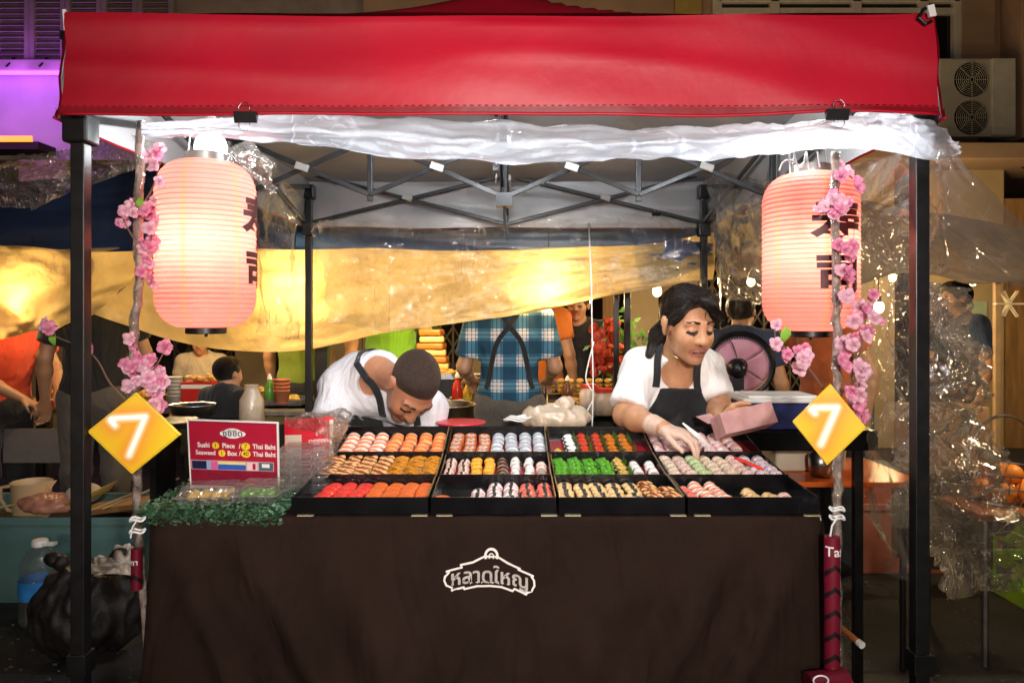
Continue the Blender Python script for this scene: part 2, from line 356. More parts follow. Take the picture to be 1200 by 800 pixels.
def sd_obj(name, vf, m, parent=None, it=1, wr=0, wsc=14, seed=0, wan=(1, 1, 1)):
    v, f = vf; v = smooth_verts(v, f, it)
    if wr:
        n = vnorm(v, f); so = Vector((seed*3.3, seed*1.9, seed))
        d = np.array([(1-2*abs(noise.noise(Vector((p[0]*wsc*wan[0], p[1]*wsc*wan[1], p[2]*wsc*wan[2]))+so)))*.6+.4*noise.noise(Vector((p[0]*wsc*2.2*wan[0], p[1]*wsc*2.2*wan[1], p[2]*wsc*2.2*wan[2]))+so) for p in v])
        v = v+n*(d*wr)[:, None]
    return link(name, np_mesh(name, v, f), m, parent)
def skin_obj(name, prims, cols, h, m, parent=None, it=1, cut=(), lo=None, hi=None):
    v, f = solid(prims, h, lo=lo, hi=hi, cut=cut); v = smooth_verts(v, f, it)
    best = np.full(len(v), 9.); ci = np.zeros(len(v), int)
    x, y, z = v.T.astype(np.float32)
    for p in prims:
        d = pdist(p, x, y, z)+(0 if p[5] else .0012); w = d < best; best[w] = d[w]; ci[w] = p[5]
    me = np_mesh(name, v, f); ca = me.color_attributes.new('Col', 'FLOAT_COLOR', 'POINT')
    ca.data.foreach_set('color', np.concatenate([np.array(cols, np.float32)[ci], np.ones((len(v), 1), np.float32)], 1).ravel())
    return link(name, me, m, parent)
# ------------------------------------------------------------------ camera, world, sun
cd = bpy.data.cameras.new('camera'); cam = bpy.data.objects.new('camera', cd); C.objects.link(cam)
cam.location = (0, 0, CAMZ); cam.rotation_euler = (R(90), 0, 0); cd.sensor_width = 36; cd.lens = FP/1200*36; cd.shift_y = (HY-400)/1200; cd.clip_end = 500; cd.clip_start = .05
S.camera = cam
W = bpy.data.worlds.new('World'); S.world = W; W.use_nodes = True
wn = W.node_tree; bg = wn.nodes['Background']; sk = wn.nodes.new('ShaderNodeTexSky'); sk.sky_type = 'NISHITA'; sk.sun_disc = False
sk.sun_elevation = R(3); sk.sun_rotation = R(200); wn.links.new(sk.outputs[0], bg.inputs[0]); bg.inputs[1].default_value = .005
sl = bpy.data.lights.new('moonlight', 'SUN'); sl.energy = .012; sl.angle = R(.5); sl.color = (1, .95, .88)
so = bpy.data.objects.new('moonlight', sl); C.objects.link(so); so.rotation_euler = (R(55), 0, R(-20))
S.view_settings.view_transform = 'Standard'; S.view_settings.look = 'None'; S.view_settings.gamma = 1; S.view_settings.exposure = 0; S.view_settings.use_curve_mapping = False
cy = S.cycles
cy.use_denoising = True; cy.max_bounces = 10; cy.transparent_max_bounces = 24; cy.diffuse_bounces = 4; cy.glossy_bounces = 3; cy.transmission_bounces = 6; cy.sample_clamp_indirect = 4; cy.caustics_reflective = False; cy.caustics_refractive = False; cy.blur_glossy = .5
try: cy.denoiser = 'OPENIMAGEDENOISE'
except Exception: pass
def lamp(name, loc, power, col=(1, .8, .5), r=.03, parent=None, kind='POINT', rot=None, spot=None, blend=.5):
    l = bpy.data.lights.new(name, kind); l.energy = power; l.color = col
    if kind in ('POINT', 'SPOT'): l.shadow_soft_size = r
    if spot: l.spot_size = R(spot); l.spot_blend = blend
    o = bpy.data.objects.new(name, l); C.objects.link(o); o.location = Vector(loc)-(wloc(parent) if parent else Vector((0, 0, 0))); o.parent = parent
    if rot: o.rotation_euler = rot
    return o
def aim(o, p):
    o.rotation_euler = (Vector(p)-o.location).to_track_quat('-Z', 'Y').to_euler()

# ------------------------------------------------------------------ materials
m_asph = mat('asphalt', (.035, .033, .033), .8, var=.5, vs=5, bump=.9, bs=110)
m_blackmetal = mat('black_powder_coat', (.008, .008, .009), .32, var=.2, vs=30, spec=.45)
m_steel = mat('worn_steel', (.45, .45, .46), .3, metal=1, var=.2, vs=20)
m_red = thin_mat('red_canopy_cloth', (.40, .0025, .019), trans=.10, rough=.5, gloss=.04, var=.2, vs=2.2, bump=.22, bs=4)
m_redhem = thin_mat('dark_red_hem', (.20, .0015, .009), trans=.05, rough=.5, gloss=.03, var=.15)
m_roofin = thin_mat('silver_coated_cloth', (.27, .27, .275), trans=.02, rough=.42, gloss=.16, var=.12, vs=3, bump=.35, bs=4)
m_white = mat('white_plastic', (.8, .8, .78), .35, var=.05)
m_black = mat('black_plastic', (.006, .006, .007), .35, var=.2, spec=.4)
m_gloss_black = mat('black_lacquer', (.003, .003, .004), .2, var=.3, vs=9, coat=.25, spec=.4)
m_redliner = mat('red_tray_liner', (.28, .008, .018), .3, var=.2)
m_cloth = mat('dark_brown_table_cloth', (.022, .0115, .0085), .85, var=.25, vs=5, bump=.35, bs=420, spec=.15, fold=1, fsc=3.2)
m_print = mat('cream_print', (.82, .76, .72), .7, var=.05)
m_film = film_mat('clear_film', gloss=.14, rough=.07, milk=.09, milkcol=(.92, .88, .82), bump=.5, bs=7, cap=.14, crs=.35)
m_filmfront = film_mat('milky_film', gloss=.12, rough=.16, milk=.68, milkcol=(.82, .86, .95), bump=.3, bs=6, cap=.25, crs=.8)
m_filmsmoke = film_mat('dusty_film', tint=(.86, .84, .82), gloss=.09, rough=.14, milk=.2, milkcol=(.72, .66, .63), bump=.3, bs=5, cap=.22, crs=.5)
m_filmcr = film_mat('crumpled_film', gloss=.28, rough=.10, milk=.2, milkcol=(.88, .80, .68), bump=.9, bs=13, cap=.45, crs=1.0)
m_bulbw = mat('white_bulb_glass', (1, 1, 1), .3, var=0, emit=(.9, .96, 1), es=40)
m_bulby = mat('warm_bulb_glass', (1, .8, .5), .3, var=0, emit=(1, .72, .3), es=22)
m_paper = thin_mat('salmon_lantern_paper', (.93, .27, .22), trans=.66, rough=.5, gloss=.03, var=.06, vs=9, bump=.15, bs=60)
m_paperrib = thin_mat('lantern_rib', (.72, .20, .15), trans=.45, rough=.5, gloss=.03, var=.1)
m_paperseam = thin_mat('lantern_seam', (.9, .30, .16), trans=.5, rough=.5, gloss=.03, var=.06)
m_ink = mat('dark_red_ink', (.06, .006, .008), .5, var=.1)
m_ink2 = mat('red_ink', (.42, .02, .02), .5, var=.1)
m_yellow = None

# ------------------------------------------------------------------ ground
gm = MB(); gm.grid(lambda u, v: Vector((-40+80*u, -30+80*v, .012*noise.noise(Vector((u*60, v*60, 0))))), 90, 90)
tag(gm.build('ground', m_asph, smooth=True, parent=None), kind='structure')
# grit on the tarmac
lt = MB()
for _ in range(900):
    x, y = random.uniform(-2.2, 2.2), random.uniform(2.35, 4.2); s = random.uniform(.003, .011)
    lt.ell((x, y, .012), (s, s*random.uniform(.6, 1.2), s*.6), n=5, m=3)
tag(lt.build('gravel', mat('grit', (.09, .08, .075), .9, var=.5, vs=40)), kind='stuff')

# ------------------------------------------------------------------ gazebo
GX0, GX1, GY0, GY1 = -1.03, .973, 1.78, 3.78; GM = (GY0+GY1)/2; GC = (GX0+GX1)/2
gz = thing('gazebo', 'red pop-up market gazebo on black metal legs over the sushi stall', 'gazebo', (GC, GM, 0))
VB, VT = 1.818, 2.062          # valance bottom / top
APZ = 2.58
def roofz(u, v):               # u,v in -1..1 over the roof square
    r = max(abs(u), abs(v)); return VT+(APZ-VT)*((1-r)*.62+.38*(1-r)**2)-.03*(1-r)*r*(1-min(abs(u), abs(v)))
OX = 1.012; OY = 1.04
def roofp(u, v): return Vector((GC-.002+u*OX, GM+v*OY, roofz(u, v)+.006*noise.noise(Vector((u*3, v*3, 2)))))
rm = MB(); rm.grid(lambda a, b: roofp(2*a-1, 2*b-1), 40, 40); rm.build('roof', m_red, gz, smooth=True)
rm = MB(); rm.grid(lambda a, b: roofp(2*a-1, 2*b-1)*1+Vector((0, 0, -.012)), 40, 40); rm.build('roof_lining', m_roofin, gz, smooth=True)
def valance(a, b, nrm, name, seed):
    a = Vector(a); b = Vector(b)
    def fn(off):
        def f(u, v):
            p = a.lerp(b, u); sag = .012*math.sin(PI*u); 
            z = VT+(-sag*.6+.012*noise.noise(Vector((u*4, seed, 0))) if v > .98 else 0)
            z = VB+(VT-VB)*v + (.010*noise.noise(Vector((u*5, seed, 3))) if v < .03 else 0) - (.010*math.sin(PI*u) if v > .9 else 0)
            q = .016*noise.noise(Vector((u*5+seed, v*1.2, 1)))+.007*(1-2*abs(noise.noise(Vector((u*3.2+v*1.5, v*2.2, seed)))))+.010*math.sin(PI*u)*math.sin(PI*v)+.02*(1-v)
            return Vector((p.x, p.y, z))+nrm*(q+off)
        return f
    m = MB(); m.grid(fn(0), 80, 18); m.mat(1); m.grid(fn(-.006), 80, 18)
    m.mat(0); f0 = fn(.003); hem = [f0(u/60, .004) for u in range(61)]; m.tube(hem, .004, 5)
    o = m.build(name, [m_red, m_roofin], gz, smooth=True)
    m = MB(); m.grid(lambda u, v: f0(u, v*.075), 80, 2); m.build('stitched_hem', m_redhem, gz, smooth=True)
    m = MB(); hs = [fn(.0045)(u/240, .085) for u in range(241)]
    for k in range(0, 240, 2): m.bar(hs[k], hs[k+1], .0016, .0012)
    m.build('seam_stitches', m_redhem, gz)
    return o
cx0, cx1, cy0, cy1 = GC-OX, GC+OX, GM-OY, GM+OY
valance((cx0, cy0, 0), (cx1, cy0, 0), Vector((0, -1, 0)), 'valance', 1)
valance((cx0, cy1, 0), (cx1, cy1, 0), Vector((0, 1, 0)), 'valance', 2)
valance((cx0, cy0, 0), (cx0, cy1, 0), Vector((-1, 0, 0)), 'valance', 3)
valance((cx1, cy0, 0), (cx1, cy1, 0), Vector((1, 0, 0)), 'valance', 4)
def leg(x, y):
    m = MB(); w = .033; m.box((x, y, .98), (w, w, 1.93)); m.box((x, y, .53), (w+.012, w+.012, .05)); m.box((x, y, 1.85), (w-.01, w-.01, .28)); m.box((x, y, .012), (.09, .09, .014)); m.mat(1)
    m.box((x-.0*w, y-w/2-.002, .52), (.012, .004, .012))
    return m.build('leg', [m_blackmetal, m_steel], gz, bevel=.004)
legs = [leg(x, y) for x in (GX0, GX1) for y in (GY0, GY1)]
for x in (GX0, GX1):
    for y in (GY0, GY1):
        for zz in (1.80, 1.99): m = MB(); m.box((x, y, zz), (.06, .06, .07)); m.build('leg_bracket', m_black, gz, bevel=.006)
# scissor trusses: two X's between each pair of posts plus a cross truss through the middle
def flatbar(m, a, b, off):
    a = Vector(a)+off; b = Vector(b)+off; m.bar(a, b, .010, .019)
def truss(a, b, zl, zh, mid=True, zm=None):
    a = Vector((a[0], a[1], 0)); b = Vector((b[0], b[1], 0)); d = (b-a).normalized(); n = Vector((-d.y, d.x, 0))*.009
    c = (a+b)/2; zc = zm or (zl+.008, zh)
    m = MB(); flatbar(m, a+Vector((0, 0, zl)), c+Vector((0, 0, zc[1])), n); m.mat(0)
    flatbar(m, a+Vector((0, 0, zh)), c+Vector((0, 0, zc[0])), -n)
    flatbar(m, b+Vector((0, 0, zl)), c+Vector((0, 0, zc[1])), n); flatbar(m, b+Vector((0, 0, zh)), c+Vector((0, 0, zc[0])), -n)
    m.mat(1)
    for q in (a, b):
        x = (q+c)/2; z = (zl+zh)/2; m.bar(x+Vector((0, 0, z))-d*.024-n*2+Vector((0, 0, .008)), x+Vector((0, 0, z))+d*.024-n*2-Vector((0, 0, .008)), .013, .027)
    m.mat(0); m.box(c+Vector((0, 0, (zc[0]+zc[1])/2)), (.02, .02, zc[1]-zc[0]+.05))
    return m.build('scissor_truss', [m_truss, m_labelw], gz, bevel=.0025)
m_truss = mat('grey_painted_tube', (.028, .029, .031), .3, metal=.3, var=.2, vs=14); m_labelw = mat('white_sticker', (.45, .44, .41), .5, var=.1)
zr = lambda py: CAMZ-(py-HY)*3.78/FP
truss((GX0, GY1), (GX1, GY1), zr(261), zr(204), zm=(zr(263), zr(205)))
truss((GX0, GM), (GC, GM), 1.802, 2.02); truss((GC, GM), (GX1, GM), 1.802, 2.02)
truss((GX0, GY0), (GX0, GY1), 1.83, 2.02); truss((GX1, GY0), (GX1, GY1), 1.83, 2.02)
truss((GX0, GY0), (GX1, GY0), 1.90, 2.03)
truss((GC, GY0), (GC, GM), 1.84, 2.05); truss((GC, GM), (GC, GY1), 1.80, 2.02)
m = MB(); m.tube([(GC, GM, 1.77), (GC, GM, APZ-.03)], .016, 10); m.box((GC, GM, 1.79), (.06, .06, .05)); m.box((GC, GM, 2.04), (.06, .06, .05)); m.tube([(GC, GM, 1.77), (GC+.012, GM, 1.64)], .006, 6); m.build('centre_pole', m_truss, gz)
m = MB(); cpt = Vector((GC-.03, GM-.03, 1.9)); m.lathe([(.0, -.012), (.022, -.012), (.014, 0), (.022, .012), (0, .012)], cpt, 16, Matrix.Rotation(R(90), 3, 'Y')); m.tube([cpt+Vector((0, 0, .07)), cpt+Vector((0, 0, -.05))], .004, 6); m.build('pulley', m_steel, gz)
# velcro tab at the right end of the valance and hook at the left
m = MB(); a = P(1087, 12, cy0-.012); m.tube([a+Vector((.006, 0, .006)), a+Vector((-.012, -.004, .0)), a+Vector((-.022, -.004, -.02)), a+Vector((-.006, -.004, -.034)), a+Vector((.008, -.002, -.026))], .0045, 6); m.mat(1); m.bar(a+Vector((.002, -.006, .008)), a+Vector((.008, -.006, -.018)), .016, .008); m.build('tie_strap', [m_black, m_white], gz)
m = MB(); a = P(76, 12, cy0+.03); m.bar(a, a+Vector((.004, 0, -.05)), .008, .008); m.mat(1); m.box(a+Vector((-.004, 0, -.06)), (.012, .01, .02)); m.build('tie_strap', [m_white, m_black], gz)

# ------------------------------------------------------------------ binder clips
def clip(px, py, Y, label, sc=1.0):
    c = P(px, py, Y); t = thing('binder_clip', label, 'clip', c, 'binder clips holding the plastic sheet')
    m = MB(); w = .052*sc; h = .024*sc
    m.prism([(-.010*sc, -h/2), (.010*sc, -h/2), (.0015*sc, h/2), (-.0015*sc, h/2)], -w/2, w/2, lambda v: c+Vector((v.z, v.x, -v.y)))
    m.build('clip_body', m_black, t, bevel=.001)
    for s, zz in ((1, 1), (-1, -1)):
        m = MB(); b = c+Vector((0, -.004, s*h*.45)); q = [(-.010, 0), (-.013, .014), (-.006, .026), (.006, .026), (.013, .014), (.010, 0)]
        m.tube([b+Vector((x*sc, -.01*s*0-.006, s*z*.8*sc)) for x, z in q], .0011*sc, 5); m.build('wire_handle', m_steel, t, smooth=True)
clip(288, 138, 1.70, 'black binder clip on the red valance above the left lantern')
clip(981, 135, 1.70, 'black binder clip on the red valance above the right lantern')
clip(769, 251, 3.70, 'small black binder clip on the rear truss holding clear plastic', .8)

# ------------------------------------------------------------------ plastic sheets
def film(name, label, rows, nu, nv, amp, sc, m, seed, **k):
    mb = sheet([[P(*q) for q in r] for r in rows], nu, nv, amp, sc, seed, **k); o = mb.build(name, m, smooth=True); return tag(o, label, 'plastic sheet', 'clear plastic rain sheets')
film('plastic_sheet', 'milky plastic rain sheet rolled up along the front edge under the red valance',
     [[(165, 140, 1.80), (290, 136, 1.80), (460, 137, 1.80), (600, 144, 1.80), (760, 150, 1.80), (880, 146, 1.80), (980, 136, 1.76), (1040, 130, 1.74), (1095, 142, 1.74), (1122, 166, 1.8)],
      [(165, 152, 1.76), (290, 150, 1.74), (460, 160, 1.73), (600, 166, 1.72), (760, 166, 1.72), (880, 160, 1.73), (980, 152, 1.71), (1040, 150, 1.70), (1095, 160, 1.72), (1126, 172, 1.8)],
      [(165, 162, 1.80), (290, 165, 1.78), (460, 184, 1.79), (600, 192, 1.78), (760, 188, 1.78), (880, 184, 1.79), (980, 174, 1.73), (1040, 178, 1.72), (1095, 188, 1.73), (1124, 178, 1.8)]],
     170, 26, .013, 2.2, m_filmfront, 3, an=(5, 1.2), n_oct=4)
film('plastic_sheet', 'clear plastic sheet hung across the back of the gazebo in front of the yellow tarpaulin',
     [[(364, 262, 3.70), (420, 254, 3.70), (500, 270, 3.70), (560, 266, 3.70), (640, 255, 3.70), (720, 256, 3.70), (770, 250, 3.70), (816, 266, 3.70)],
      [(372, 300, 3.66), (430, 300, 3.6), (505, 300, 3.68), (560, 292, 3.62), (640, 296, 3.62), (720, 290, 3.68), (770, 292, 3.64), (822, 296, 3.7)],
      [(380, 340, 3.74), (440, 342, 3.66), (510, 340, 3.72), (565, 332, 3.66), (640, 325, 3.70), (720, 318, 3.74), (770, 318, 3.7), (826, 322, 3.72)],
      [(388, 378, 3.78), (445, 386, 3.72), (520, 378, 3.76), (570, 366, 3.72), (645, 352, 3.76), (720, 345, 3.78), (770, 338, 3.74), (828, 330, 3.74)]],
     130, 60, .05, 2.6, m_film, 5, an=(2.2, 1), n_oct=4)
film('plastic_sheet', 'clear plastic sheet bunched between the left lantern and the rear leg',
     [[(280, 170, 2.6), (318, 190, 3.0), (352, 236, 3.6)], [(282, 210, 2.7), (312, 240, 3.1), (350, 270, 3.6)], [(296, 300, 3.1), (322, 330, 3.4), (352, 350, 3.66)], [(300, 380, 3.4), (326, 396, 3.5), (352, 398, 3.7)]],
     40, 50, .05, 2.4, m_film, 8)
film('plastic_sheet', 'clear crumpled plastic sheet sagging from the canopy on the far left over the blue tarpaulin',
     [[(-60, 190, 2.5), (30, 183, 2.4), (90, 168, 2.3), (165, 150, 2.1)], [(-60, 222, 2.4), (30, 212, 2.3), (95, 196, 2.25), (185, 172, 2.1)], [(-60, 240, 2.5), (28, 246, 2.4), (80, 226, 2.3), (190, 190, 2.15)]],
     70, 30, .045, 2.4, m_filmcr, 11, an=(1.6, 1))
film('plastic_sheet', 'pink lit plastic bundled behind the left lantern below the canopy',
     [[(232, 165, 2.25), (262, 166, 2.2), (300, 170, 2.2), (318, 190, 2.25)], [(238, 185, 2.2), (268, 180, 2.1), (306, 188, 2.12), (318, 208, 2.2)], [(256, 200, 2.25), (282, 206, 2.15), (306, 216, 2.16), (316, 226, 2.2)]],
     36, 24, .03, 2.6, m_filmcr, 13)
film('plastic_sheet', 'smoky plastic side wall hanging between the right lantern and the rear leg',
     [[(828, 196, 3.72), (862, 206, 3.2), (900, 214, 2.7)], [(826, 240, 3.74), (860, 244, 3.2), (908, 250, 2.7)], [(832, 300, 3.76), (872, 320, 3.3), (912, 330, 2.75)], [(838, 348, 3.8), (880, 356, 3.35), (920, 352, 2.8)]],
     50, 60, .05, 2.2, m_filmsmoke, 17)
film('plastic_sheet', 'dusty plastic sheet stretched outwards from the top of the right front leg',
     [[(985, 196, 2.3), (1040, 184, 2.0), (1092, 178, 1.86), (1118, 180, 1.84), (1210, 268, 2.2), (1290, 330, 2.5)],
      [(985, 240, 2.4), (1040, 232, 2.1), (1092, 225, 1.92), (1122, 226, 1.95), (1210, 296, 2.25), (1290, 350, 2.5)],
      [(990, 270, 2.5), (1045, 272, 2.2), (1096, 274, 2.0), (1130, 284, 2.05), (1210, 322, 2.3), (1290, 366, 2.5)],
      [(1000, 296, 2.6), (1050, 318, 2.4), (1098, 322, 2.2), (1140, 326, 2.2), (1210, 340, 2.35), (1290, 380, 2.55)]],
     110, 50, .03, 2.2, m_filmsmoke, 19, an=(2.2, 1.2))
film('plastic_sheet', 'plastic side wall hanging behind the right lantern and its blossom pole',
     [[(1000, 250, 3.0), (1030, 250, 2.6), (1062, 250, 2.2), (1084, 250, 1.9)], [(1000, 380, 3.0), (1030, 380, 2.65), (1060, 380, 2.3), (1084, 380, 1.95)], [(1002, 500, 3.05), (1022, 505, 2.7), (1054, 510, 2.35), (1082, 515, 2.0)], [(1018, 620, 3.1), (1034, 650, 2.75), (1046, 672, 2.4), (1078, 690, 2.1)]],
     60, 90, .05, 2.6, m_film, 23, an=(1, 1.8))
film('plastic_sheet', 'crumpled clear plastic sheet flaring down to the ground beside the right front leg',
     [[(1086, 330, 1.95), (1092, 330, 2.0), (1100, 332, 2.05), (1108, 340, 2.1)], [(1070, 430, 2.1), (1095, 430, 2.05), (1122, 432, 2.15), (1140, 440, 2.3)], [(1064, 520, 2.3), (1090, 530, 2.15), (1130, 535, 2.2), (1172, 520, 2.4)], [(1056, 600, 2.45), (1096, 610, 2.3), (1140, 615, 2.3), (1198, 590, 2.5)], [(1110, 670, 2.6), (1130, 690, 2.5), (1160, 700, 2.45), (1200, 690, 2.6)]],
     80, 110, .07, 3.2, m_filmcr, 29, an=(1, 2), n_oct=4)

# ------------------------------------------------------------------ paper lanterns
def lantern(px0, px1, py0, py1, Y, label, tang):
    c = P((px0+px1)/2, py1, Y); r = (px1-px0)/2*Y/FP; h = (py1-py0)*Y/FP
    t = thing('paper_lantern', label, 'lantern', c, 'paper lanterns hung at the stall front')
    N = 34; prof = []
    def rad(s): 
        e = min(s, 1-s); k = .20
        return r*(1 if e > k else .40+.60*math.sqrt(max(0, 1-((k-e)/k)**2.3)))
    for i in range(N):
        for q, off in ((0, -.010), (.2, 0.004), (.5, .010), (.8, .004)):
            s = (i+q)/N; prof.append((rad(s)*(1+off), s*h, q))
    prof.append((rad(1), h, 0))
    m = MB(); n = 72; vs = []; 
    for (rr, z, q) in prof:
        for k in range(n): a = 2*PI*k/n; vs.append(c+Vector((rr*math.cos(a), rr*math.sin(a), z)))
    fs = []; ms = []
    for i in range(len(prof)-1):
        rib = prof[i][2] == 0 or (prof[i][2] == .8)
        for k in range(n):
            fs.append((i*n+k, i*n+(k+1) % n, (i+1)*n+(k+1) % n, (i+1)*n+k)); ms.append(1 if (prof[i][2] == 0) else (2 if k % 12 == 5 else 0))
    m.add(vs, fs); m.m = ms
    m.build('paper_shade', [m_paper, m_paperrib, m_paperseam], t, smooth=True)
    m = MB(); m.lathe([(r*.38, -.016), (r*.41, -.014), (r*.41, .006), (r*.37, .006), (r*.37, -.012)], c, 40); m.lathe([(0, -.010), (r*.38, -.010)], c, 24); m.tube([c+Vector((0, 0, -.01)), c+Vector((0, 0, -.024))], .004, 6); m.build('bottom_ring', m_black, t, auto=40)
    m = MB(); m.lathe([(r*.38, h-.004), (r*.42, h), (r*.42, h+.022), (r*.38, h+.022), (r*.38, h-.004)], c, 40); m.build('top_ring', m_steelring, t, auto=40)
    m = MB()
    for s in (-1, 1): m.tube([c+Vector((s*r*.4, 0, h+.01)), c+Vector((s*r*.34, 0, h+.07)), c+Vector((s*r*.05, 0, h+.10))], .0016, 5)
    m.build('hanging_wire', m_steel, t)
    m = MB(); m.tube([c+Vector((0, 0, h*1.02)), c+Vector((0, 0, h*.70))], .0025, 6); m.lathe([(.0, .06), (.014, .06), (.016, .02), (.012, 0)], c+Vector((0, 0, h*.64)), 14); m.build('lamp_holder', m_black, t)
    m = MB(); m.ell(c+Vector((0, -.03, h*.53)), (.020, .020, .034), n=16, m=10); m.build('bulb', m_bulbin, t, smooth=True)
    l = lamp('lantern_light', c+Vector((0, -.03, h*.50)), 4.8, (1, .93, .84), .03, t)
    # characters round the shade, twice
    for a0 in tang:
        for ch, zc, sz in (('寿', .65, .112), ('司', .335, .104)):
            def xf(v, a0=a0, zc=zc):
                z = zc*h+v.y; s = z/h; rr = rad(min(max(s, 0), 1))*1.011+.0015+v.z; a = a0+v.x/r
                return c+Vector((rr*math.sin(a), -rr*math.cos(a), z))
            mb = text_mb(ch, sz, xf, .0005, sub=.012, bold=.035, sx=1.32); mb.build('lettering', m_ink, t)
        mb = MB(); zz = .49*h
        q = [(-.012, -.007), (.012, -.007), (0, .012)]; 
        def xf2(v, a0=a0): rr = r*1.012+.0015+v.z; a = a0+v.x/r; return c+Vector((rr*math.sin(a), -rr*math.cos(a), zz+v.y))
        mb.prism(q, 0, .0008, xf2); mb.build('red_mark', m_ink2, t)
    return t, c, r, h
m_bulbin = mat('lantern_bulb_glass', (1, 1, 1), .3, var=0, emit=(1, .9, .7), es=30)
m_steelring = mat('lantern_ring', (.3, .32, .3), .3, metal=.6, var=.1)
LL = lantern(186, 297, 190, 384, 1.98, 'lit salmon paper lantern with a white lamp glaring above it, left of the stall', (R(-85), R(99)))
RL = lantern(896, 1003, 204, 388, 2.02, 'lit salmon paper lantern with dark red characters facing the street, by the right blossom pole', (R(13), R(193)))
# cord tangle above the right lantern
m = MB()
for pts in ([(913, 200), (918, 190), (928, 188), (940, 196), (944, 180)], [(926, 205), (925, 180)], [(945, 178), (948, 200), (952, 214), (944, 236), (940, 258), (944, 284), (960, 300), (984, 322), (998, 340)], [(958, 178), (961, 196)], [(930, 178), (936, 196), (946, 184)]):
    m.tube([crom([P(x, y, 1.94) for x, y in pts], i/20) for i in range(21)], .0022, 6)
tag(m.build('lamp_cord', m_white, smooth=True), 'white lamp cord looped above and down over the right lantern', 'cord')

# ------------------------------------------------------------------ white lamps under the canopy
def cfl(loc, label, power, soft=.062):
    t = thing('energy_saving_lamp', label, 'lamp', loc, 'white lamps under the canopy'); L = Vector(loc)
    m = MB(); pts = [L+Vector((.028*math.cos(a), .028*math.sin(a), -.045+.09*i/60)) for i in range(61) for a in [i/60*2*PI*3.5]]; m.ell(L, (.042, .042, .046), n=20, m=12); m.build('glass_globe', m_bulbw, t, smooth=True)
    m = MB(); m.lathe([(0, .085), (.014, .085), (.014, .07), (.026, .055), (.026, .035), (0, .035)], L, 16); m.build('lamp_base', m_white, t, auto=40)
    m = MB(); m.tube([L+Vector((0, 0, .08)), L+Vector((0, 0, .13)), L+Vector((.01, .02, .2))], .004, 6); m.build('cord', m_black, t)
    lamp('lamp_light', L+Vector((0, 0, -.0)), power, (.93, .97, 1), soft, t)
cfl(P(247, 174, 2.0), 'glaring white lamp hanging just above the left lantern', 20)
cfl(P(931, 110, 1.98), 'white lamp hidden behind the plastic strip above the right lantern', 22)
cfl((-.04, 2.3, 2.03), 'white lamp hanging under the middle of the canopy', 65)

# the stall on the opposite side of the street, behind the camera, has a lamp that lights this one
ol = lamp('opposite_stall_lamp', (.32, -1.1, 1.72), 450, (1, .92, .86), .07, kind='SPOT', spot=60, blend=1); aim(ol, (.0, 1.8, 1.42))
lamp('added_front_fill', (-1.6, -2.6, 1.5), 150, (1, .82, .64), .15); lamp('added_front_fill', (1.25, -2.4, 1.45), 110, (1, .84, .68), .15)  # unseen fill lights added behind the camera to brighten dark corners
lamp('added_right_fill', P(1330, 300, 2.9), 45, (1, .74, .42), .06)  # unseen warm fill, added to brighten the plastic at the right
